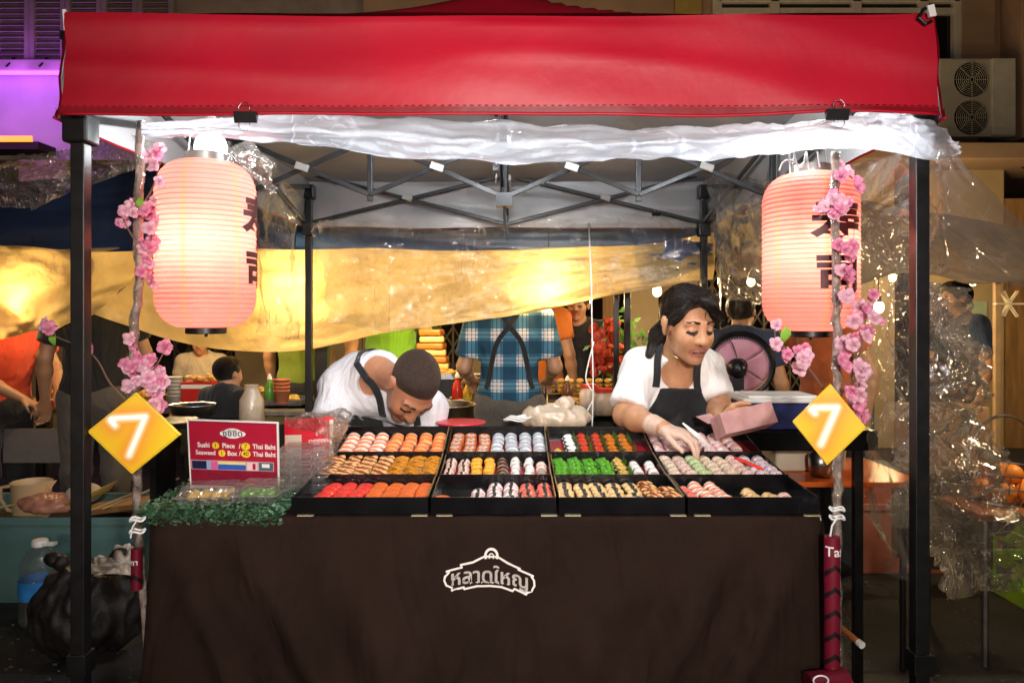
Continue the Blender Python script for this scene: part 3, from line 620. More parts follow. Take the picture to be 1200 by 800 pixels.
# ------------------------------------------------------------------ table under brown cloth
TX0, TX1, TY0, TY1, TZ = -.945, .815, 1.925, 2.62, .839
tt = thing('folding_table', 'folding sushi table hidden beneath the brown cloth', 'table', ((TX0+TX1)/2, (TY0+TY1)/2, 0))
m = MB(); m.box(((TX0+TX1)/2, (TY0+TY1)/2, TZ-.018), (TX1-TX0-.02, TY1-TY0-.02, .026)); m.build('table_top', m_white, tt, bevel=.004)
for x in (TX0+.12, TX1-.12):
    for y in (TY0+.1, TY1-.1): m = MB(); m.tube([(x, y, 0), (x, y, TZ-.03)], .014, 8); m.build('leg', m_steel, tt)
def cloth():
    # one sheet: profile goes over the top, round the edge and down to the floor, swept round the rectangle with rounded corners
    rc = .05; pts = []
    def arc(cx, cy, a0, n=8): return [(cx+rc*math.cos(a0+PI/2*i/n), cy+rc*math.sin(a0+PI/2*i/n), a0+PI/2*i/n) for i in range(n+1)]
    def line(p, q, n, a): return [(p[0]+(q[0]-p[0])*i/n, p[1]+(q[1]-p[1])*i/n, a) for i in range(1, n)]
    pts += arc(TX0+rc, TY0+rc, PI); pts += line((TX0+rc, TY0), (TX1-rc, TY0), 110, 1.5*PI)
    pts += arc(TX1-rc, TY0+rc, 1.5*PI); pts += line((TX1, TY0+rc), (TX1, TY1-rc), 40, 0)
    pts += arc(TX1-rc, TY1-rc, 0); pts += line((TX1-rc, TY1), (TX0+rc, TY1), 60, .5*PI)
    pts += arc(TX0+rc, TY1-rc, .5*PI); pts += line((TX0, TY1-rc), (TX0, TY0+rc), 40, PI)
    n = len(pts); rows = []
    cxm, cym = (TX0+TX1)/2, (TY0+TY1)/2
    for t in (0, .5, .9, .985): rows.append([Vector((cxm+(x-cxm)*t, cym+(y-cym)*t, TZ)) for x, y, a in pts])
    L = 0
    D = [.004, .012, .03, .06]+[.1+.036*i for i in range(21)]
    for d in D:
        row = []
        for i, (x, y, a) in enumerate(pts):
            e = min(1, d/.5); u = x*6.5+y*5
            dx = min(abs(x-TX0), abs(x-TX1)); cor = math.exp(-(dx/.16)**2) if abs(y-TY0) < .06 else 0
            f = .016*noise.noise(Vector((x*3.2+y*3, d*.5, .3)))+.010*noise.noise(Vector((x*9+y*8+d*2.2*(1 if x < 0 else -1), d*1.1, 1.3)))+.006*noise.noise(Vector((x*19+y*17+d*5*(1 if x < 0 else -1), d*1.5, 5)))
            dg = abs(x-TX0)-d*.55 if x < 0 else abs(x-TX1)-d*.55
            fold = .045*math.exp(-((dg-.03)/.045)**2)-.030*math.exp(-((dg-.12)/.05)**2)+.030*math.exp(-((dg-.22)/.04)**2)-.016*math.exp(-((dg-.30)/.05)**2)+.014*math.exp(-((dg-.42)/.05)**2)
            off = (.004+.034*e*e)+(f*2.2+fold*1.3)*e**.8+.03*cor*e
            if d < .03: off = .004*min(1, d/.012)
            off = off*1.0 if d < .03 else off+.034*e*noise.noise(Vector((x*5.2+(d*1.3 if x < 0 else -d*1.3), y*3, d*.35+2)))
            row.append(Vector((x+off*math.cos(a), y+off*math.sin(a), max(TZ-d+(.002 if d < .006 else 0), .016))))
        rows.append(row)
    m = MB(); vs = [v for r in rows for v in r]; fs = []
    for j in range(len(rows)-1):
        for i in range(n): fs.append((j*n+i, (j+1)*n+i, (j+1)*n+(i+1) % n, j*n+(i+1) % n))
    m.add(vs, fs); return m
ct = tag(cloth().build('table_cloth', m_cloth, smooth=True), 'dark brown cloth draped over the sushi table and down its front', 'tablecloth')
# white printed emblem on the cloth: outline with a loop on top and the Thai name
LY = TY0-.0415
def lg(px, py): return Vector(((px-573)*1.90/FP, (672-py)*1.90/FP, 0))
def cl_y(x, z):                              # stand off the cloth: nearest front vertex
    best = 9; y = LY
    for v in cverts:
        d = (v[0]-x)**2+(v[2]-z)**2
        if d < best: best = d; y = v[1]
    return y
cverts = [tuple(v.co+ct.location) for v in ct.data.vertices if abs(v.co.x+ct.location.x+.06) < .2 and v.co.y+ct.location.y < TY0+.01 and .6 < v.co.z+ct.location.z < .82]
LC = P(573, 672, 1.90)
def onc(v): x = LC.x+v.x; z = LC.z+v.y; return Vector((x, ycl(x, z)-.0016-v.z, z))
_cc = {}
def ycl(x, z):
    k = (round(x, 2), round(z, 2))
    def g(i, j):
        if (i, j) not in _cc: _cc[(i, j)] = cl_y(i*.01, j*.01)
        return _cc[(i, j)]
    i = math.floor(x/.01); j = math.floor(z/.01); fx = x/.01-i; fz = z/.01-j
    return (g(i, j)*(1-fx)+g(i+1, j)*fx)*(1-fz)+(g(i, j+1)*(1-fx)+g(i+1, j+1)*fx)*fz
def zpt(cx, cy): return (500+cx/8, 630+cy/8)         # coordinates read in an 8x enlargement of the emblem
out = [(545, 190), (430, 245), (315, 270), (325, 295), (180, 335), (205, 345), (165, 385), (160, 420), (180, 465), (240, 490), (230, 512), (345, 475), (350, 492), (470, 465), (590, 460), (700, 475), (805, 515), (825, 495), (935, 545), (930, 535), (985, 520), (1012, 470), (1008, 420), (985, 385), (1000, 380), (860, 315), (875, 308), (760, 255), (665, 195)]
mb = MB(); pl = [lg(*zpt(*p)) for p in out]
def stroke(pl, w, closed=False):
    n = len(pl)
    for i in range(n if closed else n-1):
        a, b = pl[i], pl[(i+1) % n]; d = (b-a); 
        if d.length < 1e-6: continue
        k = max(1, int(d.length/.012)); d = d.normalized(); nn = Vector((-d.y, d.x, 0))*w/2; a = a-d*w*.3; b = b+d*w*.3
        for q in range(k):
            s = a.lerp(b, q/k); e = a.lerp(b, (q+1)/k); mb.add([onc(s-nn), onc(e-nn), onc(e+nn), onc(s+nn)], [(0, 1, 2, 3)])
stroke(pl, .0052, True)
cc = lg(*zpt(605, 185)); stroke([cc+Vector((math.cos(a), math.sin(a)*1.1, 0))*.0155 for a in [PI*(-.12+1.24*i/14) for i in range(15)]], .0062)
stroke([cc+Vector((math.cos(a)*.0062, math.sin(a)*.008-.002, 0)) for a in [PI*(-.2+1.4*i/10) for i in range(11)]], .003)
thai = text_mb('หลาดใหญ', .0505, lambda v: onc(lg(*zpt(588, 372))+Vector((v.x, v.y-.0045*(abs(v.x)/.08)**2*2.2+v.x*-.05, .0004))), .0002, sub=.02, bold=.022, sx=1.02)
mb.add(thai.v, thai.f)
for i, (x, y) in enumerate([(415, 437), (468, 433), (520, 430), (572, 430), (622, 434), (668, 440), (714, 447), (760, 456)]):
    p = lg(*zpt(x, y)); stroke([p+Vector((-.0022, .0012, 0)), p+Vector((.0022, .0012, 0))], .002); stroke([p+Vector((.0018 if i % 2 else -.0018, .001, 0)), p+Vector((.0018 if i % 2 else -.0018, -.002, 0))], .0015)
mb.build('printed_emblem', m_print, ct)

# ------------------------------------------------------------------ trays of sushi
XB = [-.575, -.214, .118, .452, .800]
RF = [(1.93, .887, 2.150, .897), (2.152, .895, 2.375, .922), (2.377, .925, 2.60, .970)]
FO = [(-.031, -.050), (-.024, -.043), (-.027, -.046)]     # how far the food floor lies below the rim, front and back     # per row: y front, rim z front, y back, rim z back
FOOD = {}
m_ivory = mat('ivory_plastic', (.42, .36, .22), .4, var=.1)
trays = {}
TN = {(0, 0): ('crab_stick', 'black tray of flat red and orange nigiri in front of the price sign', 'red and orange nigiri tray'),
      (0, 1): ('x', 'half empty black tray of white and red nigiri tied with dark seaweed bands', 'half empty seaweed band tray'),
      (0, 2): ('x', 'black tray of tan egg nigiri with dark seaweed bands and brown slices', 'tan egg tray'),
      (0, 3): ('x', 'black tray with striped orange nigiri and three tan pieces at the front corner', 'striped orange nigiri tray'),
      (1, 0): ('x', 'black tray of brown and amber shellfish nigiri behind the red and orange nigiri', 'brown shellfish tray'),
      (1, 1): ('x', 'black tray of pink crab, yellow egg, brown eel and white nigiri', 'crab egg and eel tray'),
      (1, 2): ('x', 'black tray of bright green seaweed salad sushi with a yellow corn column', 'green seaweed tray'),
      (1, 3): ('x', 'black tray of cream coloured speckled rice rolls with one red strip', 'speckled cream roll tray'),
      (2, 0): ('x', 'black tray of pink striped shrimp and orange salmon nigiri before the bent man', 'shrimp and salmon tray'),
      (2, 1): ('x', 'black tray of orange rimmed rolls and pale grey white rolls', 'orange and grey roll tray'),
      (2, 2): ('x', 'black tray of red and orange roe sushi with green leaves behind seaweed salad', 'red roe and leaf tray'),
      (2, 3): ('x', 'black tray of pale pink nigiri under the gloved hand of the woman', 'pale pink nigiri tray')}
for ri, (y0, z0, y1, z1) in enumerate(RF):
    for ci in range(4):
        x0, x1 = XB[ci]+.003, XB[ci+1]-.003; dep = .0
        f0, f1 = FO[ri]
        t = thing('sushi_tray', TN[(ri, ci)][1], 'tray', ((x0+x1)/2, (y0+y1)/2, min(z0, z1)-.045), 'black sushi trays on the table')
        m = MB(); w = .004
        def mkfl(y0, y1, z0, z1): return lambda x, y, o: Vector((x, y, z0+(z1-z0)*(y-y0)/(y1-y0)+o))
        fl = mkfl(y0, y1, z0, z1)
        bz = -.0445 if ri == 0 else -.055
        def mkff(fl, y0, y1, f0, f1): return lambda x, y: fl(x, y, f0+(f1-f0)*(y-y0)/(y1-y0))
        ff = mkff(fl, y0, y1, f0, f1)
        def slab(xa, xb, ya, yb, oa, ob): m.add([fl(xa, ya, oa), fl(xb, ya, oa), fl(xb, yb, oa), fl(xa, yb, oa), fl(xa, ya, ob), fl(xb, ya, ob), fl(xb, yb, ob), fl(xa, yb, ob)], [(3, 2, 1, 0), (4, 5, 6, 7), (0, 1, 5, 4), (1, 2, 6, 5), (2, 3, 7, 6), (3, 0, 4, 7)])
        slab(x0, x1, y0, y0+w, bz, 0); slab(x0, x1, y1-w, y1, bz, .004); slab(x0, x0+w, y0+w, y1-w, bz, 0); slab(x1-w, x1, y0+w, y1-w, bz, 0); slab(x0+w, x1-w, y0+w, y1-w, bz, bz+.005)
        m.mat(1); bx = lambda a, b: m.bar(fl(*a, .0025), fl(*b, .0045), .003, .002)
        if ci < 3: bx((x1-.002, y0+.004), (x1-.002, y1-.004))
        m.build('tray_box', [m_gloss_black, mat('tray_edge', (.28, .2, .1), .35, metal=.4) if (ri, ci) == (0, 0) else bpy.data.materials['tray_edge']] if True else None, t, bevel=.0012)
        m = MB(); q = [ff(a, b) for a, b in ((x0+w, y0+w), (x1-w, y0+w), (x1-w, y1-w), (x0+w, y1-w))]; m.add(q+[p-Vector((0, 0, .003)) for p in q], [(0, 1, 2, 3), (7, 6, 5, 4), (0, 4, 5, 1), (1, 5, 6, 2), (2, 6, 7, 3), (3, 7, 4, 0)]); m.build('tray_liner', m_redliner, t)
        if ri == 0:
            for fx in (.05, .88):
                m = MB(); xx = x0+(x1-x0)*fx; m.box((xx+.02, y0-.003, .8408), (.042, .012, .003)); m.build('foot', m_ivory, t, bevel=.001)
        else:
            for xx in (x0+.03, x1-.03):
                for yy in (y0+.02, y1-.02):
                    zt = fl(xx, yy, bz).z; m = MB(); m.box((xx, yy, (TZ+zt)/2), (.02, .02, max(.004, zt-TZ-.002))); m.build('foot', m_black, t)
        trays[(ri, ci)] = (x0+w, x1-w, y0+w, y1-w, ff, .0005)

def fm(name, col, rough=.3, **k): return mat(name, col, rough*.75, spec=.6, **k)
m_rice = fm('rice', (.78, .74, .68), .6, var=.12, vs=150, bump=1, bs=320)
def stripe_mat(name, a, b, sc=150, rough=.2, ang='DIAGONAL', dist=4):
    m = mat(name, a, rough, var=0, bump=.3, bs=180); nt = m.node_tree; tc = nt.nodes.new('ShaderNodeTexCoord'); wv = nt.nodes.new('ShaderNodeTexWave'); wv.inputs['Scale'].default_value = sc; wv.inputs['Distortion'].default_value = dist; wv.inputs['Detail'].default_value = 2; wv.bands_direction = ang
    r = nt.nodes.new('ShaderNodeValToRGB'); r.color_ramp.elements[0].color = (*a, 1); r.color_ramp.elements[1].color = (*b, 1); r.color_ramp.elements[0].position = .35; r.color_ramp.elements[1].position = .75
    nt.links.new(tc.outputs['Object'], wv.inputs['Vector']); nt.links.new(wv.outputs['Fac'], r.inputs[0]); nt.links.new(r.outputs[0], nt.nodes['Principled BSDF'].inputs['Base Color']); return m
m_salmon = stripe_mat('salmon', (.86, .20, .035), (.95, .52, .28), 10, .2, 'Y', 1.2)
m_shrimp = stripe_mat('shrimp', (.86, .25, .10), (.93, .80, .70), 15, .25, 'Y', 2)
m_tuna = fm('red_fish', (.80, .045, .03), .25, var=.12, vs=60)
m_oran = fm('orange_roe_slab', (.86, .16, .02), .28, var=.15, vs=120, bump=.5, bs=400)
m_clam = stripe_mat('brown_shellfish', (.22, .055, .012), (.80, .42, .16), 16, .2, 'DIAGONAL', 3)
m_amber = fm('amber_topping', (.62, .24, .012), .25, var=.4, vs=120, bump=.8, bs=150)
m_ringor = fm('orange_roe_ring', (.85, .22, .06), .4, var=.25, vs=300, bump=.8, bs=500)
m_greyroll = stripe_mat('pale_grey_fish', (.36, .39, .43), (.84, .84, .83), 10, .3, 'Y', 1)
m_pinkcrab = stripe_mat('pink_crab', (.82, .42, .33), (.88, .74, .66), 60)
m_egg = fm('yellow_egg', (.84, .40, .03), .4, var=.12, vs=60, bump=.3, bs=90)
m_tan = fm('tan_egg', (.80, .54, .24), .45, var=.14, vs=50, bump=.4, bs=80)
m_eel = stripe_mat('brown_eel', (.05, .02, .01), (.40, .24, .15), 10, .25, 'Y', 1.5)
m_squid = fm('white_squid', (.82, .80, .76), .3, var=.06, vs=60)
m_pinkwhite = stripe_mat('pink_white_fish', (.82, .44, .44), (.88, .80, .78), 11, .3, 'Y', 2)
m_redfish = stripe_mat('coral_red_fish', (.82, .09, .06), (.88, .30, .22), 60)
m_nori = fm('dark_seaweed', (.008, .012, .009), .4, var=.3, vs=60, bump=.5, bs=120)
m_green = fm('green_seaweed', (.10, .38, .02), .3, var=.45, vs=90)
m_leaf = fm('green_leaf', (.09, .22, .03), .4, var=.4, vs=60)
m_redroe = fm('red_roe', (.80, .07, .025), .25, var=.25, vs=200, bump=.9, bs=350)
m_orroe = fm('orange_roe', (.88, .24, .02), .25, var=.25, vs=200, bump=.9, bs=350)
m_corn = fm('yellow_corn', (.80, .52, .12), .35, var=.3, vs=150, bump=.9, bs=200)
def speck(name, a, b, sc=230):
    m = mat(name, a, .5, var=0, bump=.7, bs=200); nt = m.node_tree; tc = nt.nodes.new('ShaderNodeTexCoord'); v = nt.nodes.new('ShaderNodeTexVoronoi'); v.inputs['Scale'].default_value = sc; r = nt.nodes.new('ShaderNodeValToRGB')
    r.color_ramp.elements[0].color = (*b, 1); r.color_ramp.elements[1].color = (*a, 1); r.color_ramp.elements[0].position = .22; r.color_ramp.elements[1].position = .34
    nt.links.new(tc.outputs['Object'], v.inputs['Vector']); nt.links.new(v.outputs['Distance'], r.inputs[0]); nt.links.new(r.outputs[0], nt.nodes['Principled BSDF'].inputs['Base Color']); return m
m_cream = speck('cream_speckled', (.82, .66, .50), (.35, .2, .1))
m_creampink = speck('pink_speckled', (.82, .60, .52), (.3, .12, .1))
m_creamgrn = speck('green_speckled', (.55, .68, .36), (.2, .3, .08))
m_lilac = speck('lilac_speckled', (.74, .62, .66), (.10, .06, .1), 170)

def arch(w, d, h0, th, m, nx=9, ny=5, droop=.5, jit=0, seed=0, crv=1.0):
    """a slice of topping draped over rice: arched across x, w wide, d deep"""
    top = []; 
    for j in range(ny+1):
        for i in range(nx+1):
            u = i/nx*2-1; v = j/ny*2-1; e = 1-.12*abs(u)**3; n = noise.noise(Vector((u*1.5+seed, v*1.5, seed*2)))*jit
            top.append(Vector((u*w/2*(1-.05*v*v), v*d/2*e, h0-droop*h0*abs(u)**2.6*crv-.12*h0*v*v+n)))
    k = len(top); bot = [p-Vector((p.x*.02, 0, th)) for p in top]; W = nx+1; fs = []
    for j in range(ny):
        for i in range(nx): a = j*W+i; fs.append((a, a+1, a+W+1, a+W)); fs.append((k+a, k+a+W, k+a+W+1, k+a+1))
    for i in range(nx): fs.append((i, k+i, k+i+1, i+1)); a = ny*W+i; fs.append((a, a+1, k+a+1, k+a))
    for j in range(ny): a = j*W; fs.append((a, a+W, k+a+W, k+a)); a = j*W+nx; fs.append((a, k+a, k+a+W, a+W))
    m.add(top+bot, fs)
def ricebody(m, w, d, h):
    nx, nz = 14, 4
    for_ = []
    m.lathe([(0, 0), (.42, 0), (.5, .18), (.5, .55), (.42, .88), (.2, 1), (0, 1)], (0, 0, 0), 16)
    n = 7*16; o = len(m.v)-n
    for i in range(o, o+n):
        x, y, z = m.v[i]; sx = math.copysign(min(.5, abs(x)*1.25), x); sy = math.copysign(min(.5, abs(y)*1.25), y)
        m.v[i] = (sx*w, sy*d, z*h)
def proto_piece(kind, name, parts):
    """parts: list of (part name or None, material(s), builder). First builder is the thing's own mesh."""
    root = None
    for i, (pn, ms, fn) in enumerate(parts):
        m = MB(); fn(m); me = m.mesh(name if i == 0 else pn); 
        for p in me.polygons: p.use_smooth = True
        for q in (ms if isinstance(ms, list) else [ms]): me.materials.append(q)
        o = bpy.data.objects.new(name if i == 0 else pn, me); 
        if i == 0: root = o
        else: o.parent = root
        root_objs.setdefault(kind, []).append(o)
root_objs = {}
def nigiri(kind, name, tm, w=.044, d=.036, h=.030, band=False, flat=False, jit=.001, two=False, seed=0):
    parts = [(None, m_rice, lambda m: ricebody(m, w*.86, d*.86, h*.78))]
    parts.append(('topping', tm, lambda m: arch(w, d, h, .005 if not flat else .008, m, droop=.42 if not flat else .22, jit=jit, seed=seed)))
    if band: parts.append(('seaweed_band', m_nori, lambda m: arch(w*.24 if not flat else w*.3, d*1.06, h+.0012, h*.9, m, nx=3, droop=.02)))
    proto_piece(kind, name, parts)
def clump(m, r, h, n, sr, seed=0, long=False):
    rnd = random.Random(seed)
    for _ in range(n):
        a = rnd.uniform(0, 2*PI); q = r*math.sqrt(rnd.random()); z = h*(1-.55*(q/r)**2)*rnd.uniform(.75, 1.05)
        if long:
            p = Vector((q*math.cos(a), q*math.sin(a), z)); pts = [p+Vector((rnd.uniform(-1, 1), rnd.uniform(-1, 1), rnd.uniform(-.5, .5)))*.009 for _ in range(4)]
            m.tube([crom(pts, k/6) for k in range(7)], sr, 4)
        else: m.ell((q*math.cos(a), q*math.sin(a), z), (sr,)*3, n=6, m=4)
def cup(kind, name, tm, sr=.0016, n=60, long=False, side=None, seed=1, r=.0195, inner=None):
    parts = [(None, m_nori, lambda m: m.lathe([(0, 0), (r, 0), (r, .022), (r-.002, .022), (r-.002, .016), (0, .016)], (0, 0, 0), 18)),
             ('topping', tm, lambda m: (m.ell((0, 0, .017), (r*.92, r*.92, .013), n=16, m=8, jit=.06), clump(m, r, .032, n, sr, seed, long)))]
    if side: parts.append(('leaf', side, lambda m: [m.grid(lambda u, v, k=k: Vector((r*.7+.004+.006*v, -.018+.012*k+.016*u+.002*math.sin(9*v), .008+.030*v+.004*math.sin(6*u+k))), 4, 5) for k in range(3)]))
    proto_piece(kind, name, parts)
def roll(kind, name, om, im, r=.021, h=.026, lean=0, core=None):
    parts = [(None, om, lambda m: m.lathe([(0, 0), (r*.95, 0), (r, .003), (r, h-.003), (r*.95, h), (r*.72, h+.0005), (r*.72, h-.001)], (0, 0, 0), 20)),
             ('filling', im, lambda m: m.lathe([(r*.715, h-.0005), (r*.5, h+.002), (0, h+.003)], (0, 0, 0), 18))]
    if core: parts.append(('core', core, lambda m: m.ell((.001, 0, h+.002), (r*.3, r*.26, .003), n=10, m=6)))
    proto_piece(kind, name, parts)
def slice_pile(kind, name, tm, seed):          # shellfish strips lying loosely on rice
    def strips(m):
        rnd = random.Random(seed)
        for k in range(3):
            y = -.012+.012*k; a = [Vector((-.024+.012*i, y+rnd.uniform(-.005, .005), .024+.010*math.sin(PI*i/4)+rnd.uniform(-.004, .004)+.007*(i == 4))) for i in range(5)]
            m.tube([crom(a, q/10) for q in range(11)], [.0026+.0036*math.sin(PI*(q+.6)/11.2) for q in range(11)], 7)
    proto_piece(kind, name, [(None, m_rice, lambda m: ricebody(m, .038, .034, .024)), ('topping', tm, strips)])
nigiri('shrimp', 'shrimp_nigiri', m_shrimp, .047, .034, .034, jit=.002)
nigiri('salmon', 'salmon_nigiri', m_salmon, .043, .036, .033, jit=.003, seed=2)
nigiri('tuna', 'red_fish_nigiri', m_tuna, .049, .040, .034, flat=True); nigiri('orange', 'orange_fish_nigiri', m_oran, .049, .040, .034, flat=True, seed=3)
slice_pile('clam', 'shellfish_nigiri', m_clam, 3); slice_pile('amber', 'amber_shellfish_nigiri', m_amber, 5)
roll('orring', 'orange_roe_roll', m_ringor, m_rice, core=m_salmon); nigiri('grey', 'pale_fish_nigiri', m_greyroll, .044, .034, .034, jit=.001)
nigiri('crab', 'crab_nigiri', m_pinkcrab, .042, .034, .032, band=True, jit=.003); nigiri('egg', 'egg_nigiri', m_egg, .040, .038, .033, flat=True, band=False, jit=.002)
nigiri('eel', 'eel_nigiri', m_eel, .043, .034, .031, jit=.002); nigiri('squid', 'squid_nigiri', m_squid, .036, .036, .034, jit=.003); nigiri('tanp', 'tan_nigiri', m_pinkcrab, .042, .036, .032, jit=.003)
nigiri('pinkband', 'banded_pink_nigiri', m_pinkwhite, .044, .036, .034, band=True, jit=.002); nigiri('redband', 'banded_red_nigiri', m_redfish, .044, .036, .034, band=True, jit=.003)
nigiri('tanegg', 'banded_egg_nigiri', m_tan, .046, .038, .034, flat=True, band=True); slice_pile('brown', 'brown_slice_nigiri', m_clam, 9)
nigiri('coral', 'coral_nigiri', m_redfish, .040, .036, .034, jit=.003); nigiri('stripe', 'striped_orange_nigiri', m_shrimp, .046, .036, .036, jit=.003, seed=5); nigiri('puff', 'tan_crab_nigiri', m_tan, .044, .038, .034, jit=.006, seed=7)
cup('green', 'green_seaweed_sushi', m_green, .0013, 70, True, r=.0225); cup('corn', 'corn_sushi', m_corn, .0034, 34, side=m_leaf); cup('redroe', 'red_roe_sushi', m_redroe, .0032, 46, side=m_leaf); cup('orroe', 'orange_roe_sushi', m_orroe, .0032, 46, side=m_leaf)
cup('white', 'white_fish_sushi', m_squid, .0042, 16, side=m_leaf)
for k, mm in (('cream', m_cream), ('creampink', m_creampink), ('creamgrn', m_creamgrn), ('lilac', m_lilac)):
    proto_piece(k, 'speckled_rice_roll', [(None, mm, lambda m: m.lathe([(0, -.016), (.016, -.016), (.0205, -.012), (.0205, .012), (.016, .016), (0, .016)], (0, 0, .0195), 20, Matrix.Rotation(R(90), 3, 'X')))])
nigiri('pale', 'pale_pink_nigiri', m_pinkwhite, .044, .036, .033, jit=.004, seed=11)
DESC = dict(shrimp='pink striped shrimp nigiri', salmon='orange salmon nigiri', tuna='flat red fish nigiri', orange='flat orange fish nigiri', clam='brown shellfish nigiri', amber='amber shellfish nigiri', orring='orange rimmed roll', grey='pale grey nigiri', crab='pink crab nigiri', egg='yellow egg nigiri', eel='dark brown eel nigiri', squid='white squid nigiri', tanp='pale orange nigiri', pinkband='pink white banded nigiri', redband='coral red banded nigiri', tanegg='tan egg nigiri', brown='brown sliced nigiri', coral='coral red nigiri', stripe='striped orange nigiri', puff='tan nigiri', green='green seaweed sushi', corn='yellow corn sushi', redroe='red roe sushi', orroe='orange roe sushi', white='white fish sushi', cream='cream speckled roll', creampink='pinkish speckled roll', creamgrn='pale green speckled roll', lilac='lilac speckled roll', pale='pale pink nigiri')
ORD = ['frontmost', 'second from front', 'third from front', 'fourth from front', 'fifth from front', 'sixth from front']; NTH = ['first', 'second', 'third', 'fourth', 'fifth', 'sixth', 'seventh', 'eighth']
LAY = {(0, 0): [None, 'tuna', 'tuna', 'tuna', 'orange', 'orange', 'orange', 'orange'],
       (0, 1): [('orange', 0, 1), None, ('pinkband', 0, 3), 'pinkband', 'pinkband', 'redband', 'redband'],
       (0, 2): ['tanegg', 'tanegg', 'tanegg', 'tanegg', 'tanegg', 'brown', ('brown', 0, 3)],
       (0, 3): [('coral', 0, 4), 'stripe', 'stripe', None, ('puff', 0, 3), ('puff', 0, 2), ('tanp', 0, 2), None],
       (1, 0): ['clam', 'clam', 'clam', 'clam', 'amber', 'amber', 'amber'],
       (1, 1): ['crab', 'crab', 'egg', 'egg', 'eel', 'squid', 'squid', ('tanp', 2, 4)],
       (1, 2): ['green', 'green', 'green', 'green', 'corn', ('squid', 1, 4), ('squid', 1, 4)],
       (1, 3): ['cream', 'creampink', 'creamgrn', 'cream', 'cream', 'creampink', 'lilac', 'lilac'],
       (2, 0): ['shrimp', 'shrimp', 'shrimp', 'salmon', 'salmon', 'salmon', 'salmon'],
       (2, 1): ['orring', 'orring', 'orring', 'grey', 'grey', 'grey', 'grey'],
       (2, 2): [('corn', 0, 1), 'white', 'redroe', 'redroe', 'orroe', 'orroe', None],
       (2, 3): ['pale', 'pale', 'pale', None, 'pale', 'pale', 'pale', None]}
npc = 0
rnd = random.Random(3)
def copy_piece(kind, loc, rot):
    obs = root_objs[kind]; r = obs[0].copy(); C.objects.link(r); r.location = loc; r.rotation_euler = rot
    for ch in obs[1:]:
        c = ch.copy(); C.objects.link(c); c.parent = r
    return r
for (ri, ci), cols in LAY.items():
    x0, x1, y0, y1, fl, bz = trays[(ri, ci)]; n = len(cols); pitch = (x1-x0)/n; tn = TN[(ri, ci)][2]
    tilt = math.atan2(RF[ri][3]-RF[ri][1]+FO[ri][1]-FO[ri][0], RF[ri][2]-RF[ri][0])
    for c, k in enumerate(cols):
        if k is None: continue
        lo, hi = 0, 5
        if isinstance(k, tuple): k, lo, hi = k
        for q in range(lo, hi):
            y = y0+.024+(y1-y0-.05)*q/4; x = x0+pitch*(c+.5)+rnd.uniform(-.003, .003); y += rnd.uniform(-.003, .003)
            lift = .0012*q
            lean = rnd.uniform(.34, .5) if k in ('shrimp', 'salmon', 'grey', 'eel', 'pale', 'stripe') else rnd.uniform(.1, .2) if k in ('tuna', 'orange', 'clam', 'orring') else rnd.uniform(-.03, .10)
            r = copy_piece(k, fl(x, y)+Vector((0, 0, .001+lift)), (tilt+lean, rnd.uniform(-.05, .05), (rnd.uniform(-.45, .45) if k in ('clam', 'amber', 'brown') else rnd.uniform(-.12, .12))+(.18 if ri == 1 and ci in (0, 3) else 0)))
            r.scale = (min(1.0, pitch/.0485)*rnd.uniform(.93, 1.05), min(1.0, pitch/.0485)*rnd.uniform(.9, 1.05), rnd.uniform(.78, .90))
            tag(r, f'{DESC[k]}, {ORD[q-lo]} in {NTH[sum(1 for z in cols[:c] if z)]} column of {tn}', 'sushi', DESC[k]+' pieces'); npc += 1
for k, obs in root_objs.items():
    for o in obs: bpy.data.objects.remove(o)
# the red strip across the speckled rolls
x0, x1, y0, y1, fl, bz = trays[(1, 3)]
m = MB(); m.tube([fl(x0+(x1-x0)*(.70+.03*i), y0+.19-.042*i)+Vector((0, 0, .037)) for i in range(5)], [.004, .006, .006, .006, .004], 6); tag(m.build('crab_strip', m_tuna, smooth=True), 'thin red crab strip lying across the speckled rice rolls', 'crab stick')
print('sushi pieces', npc)
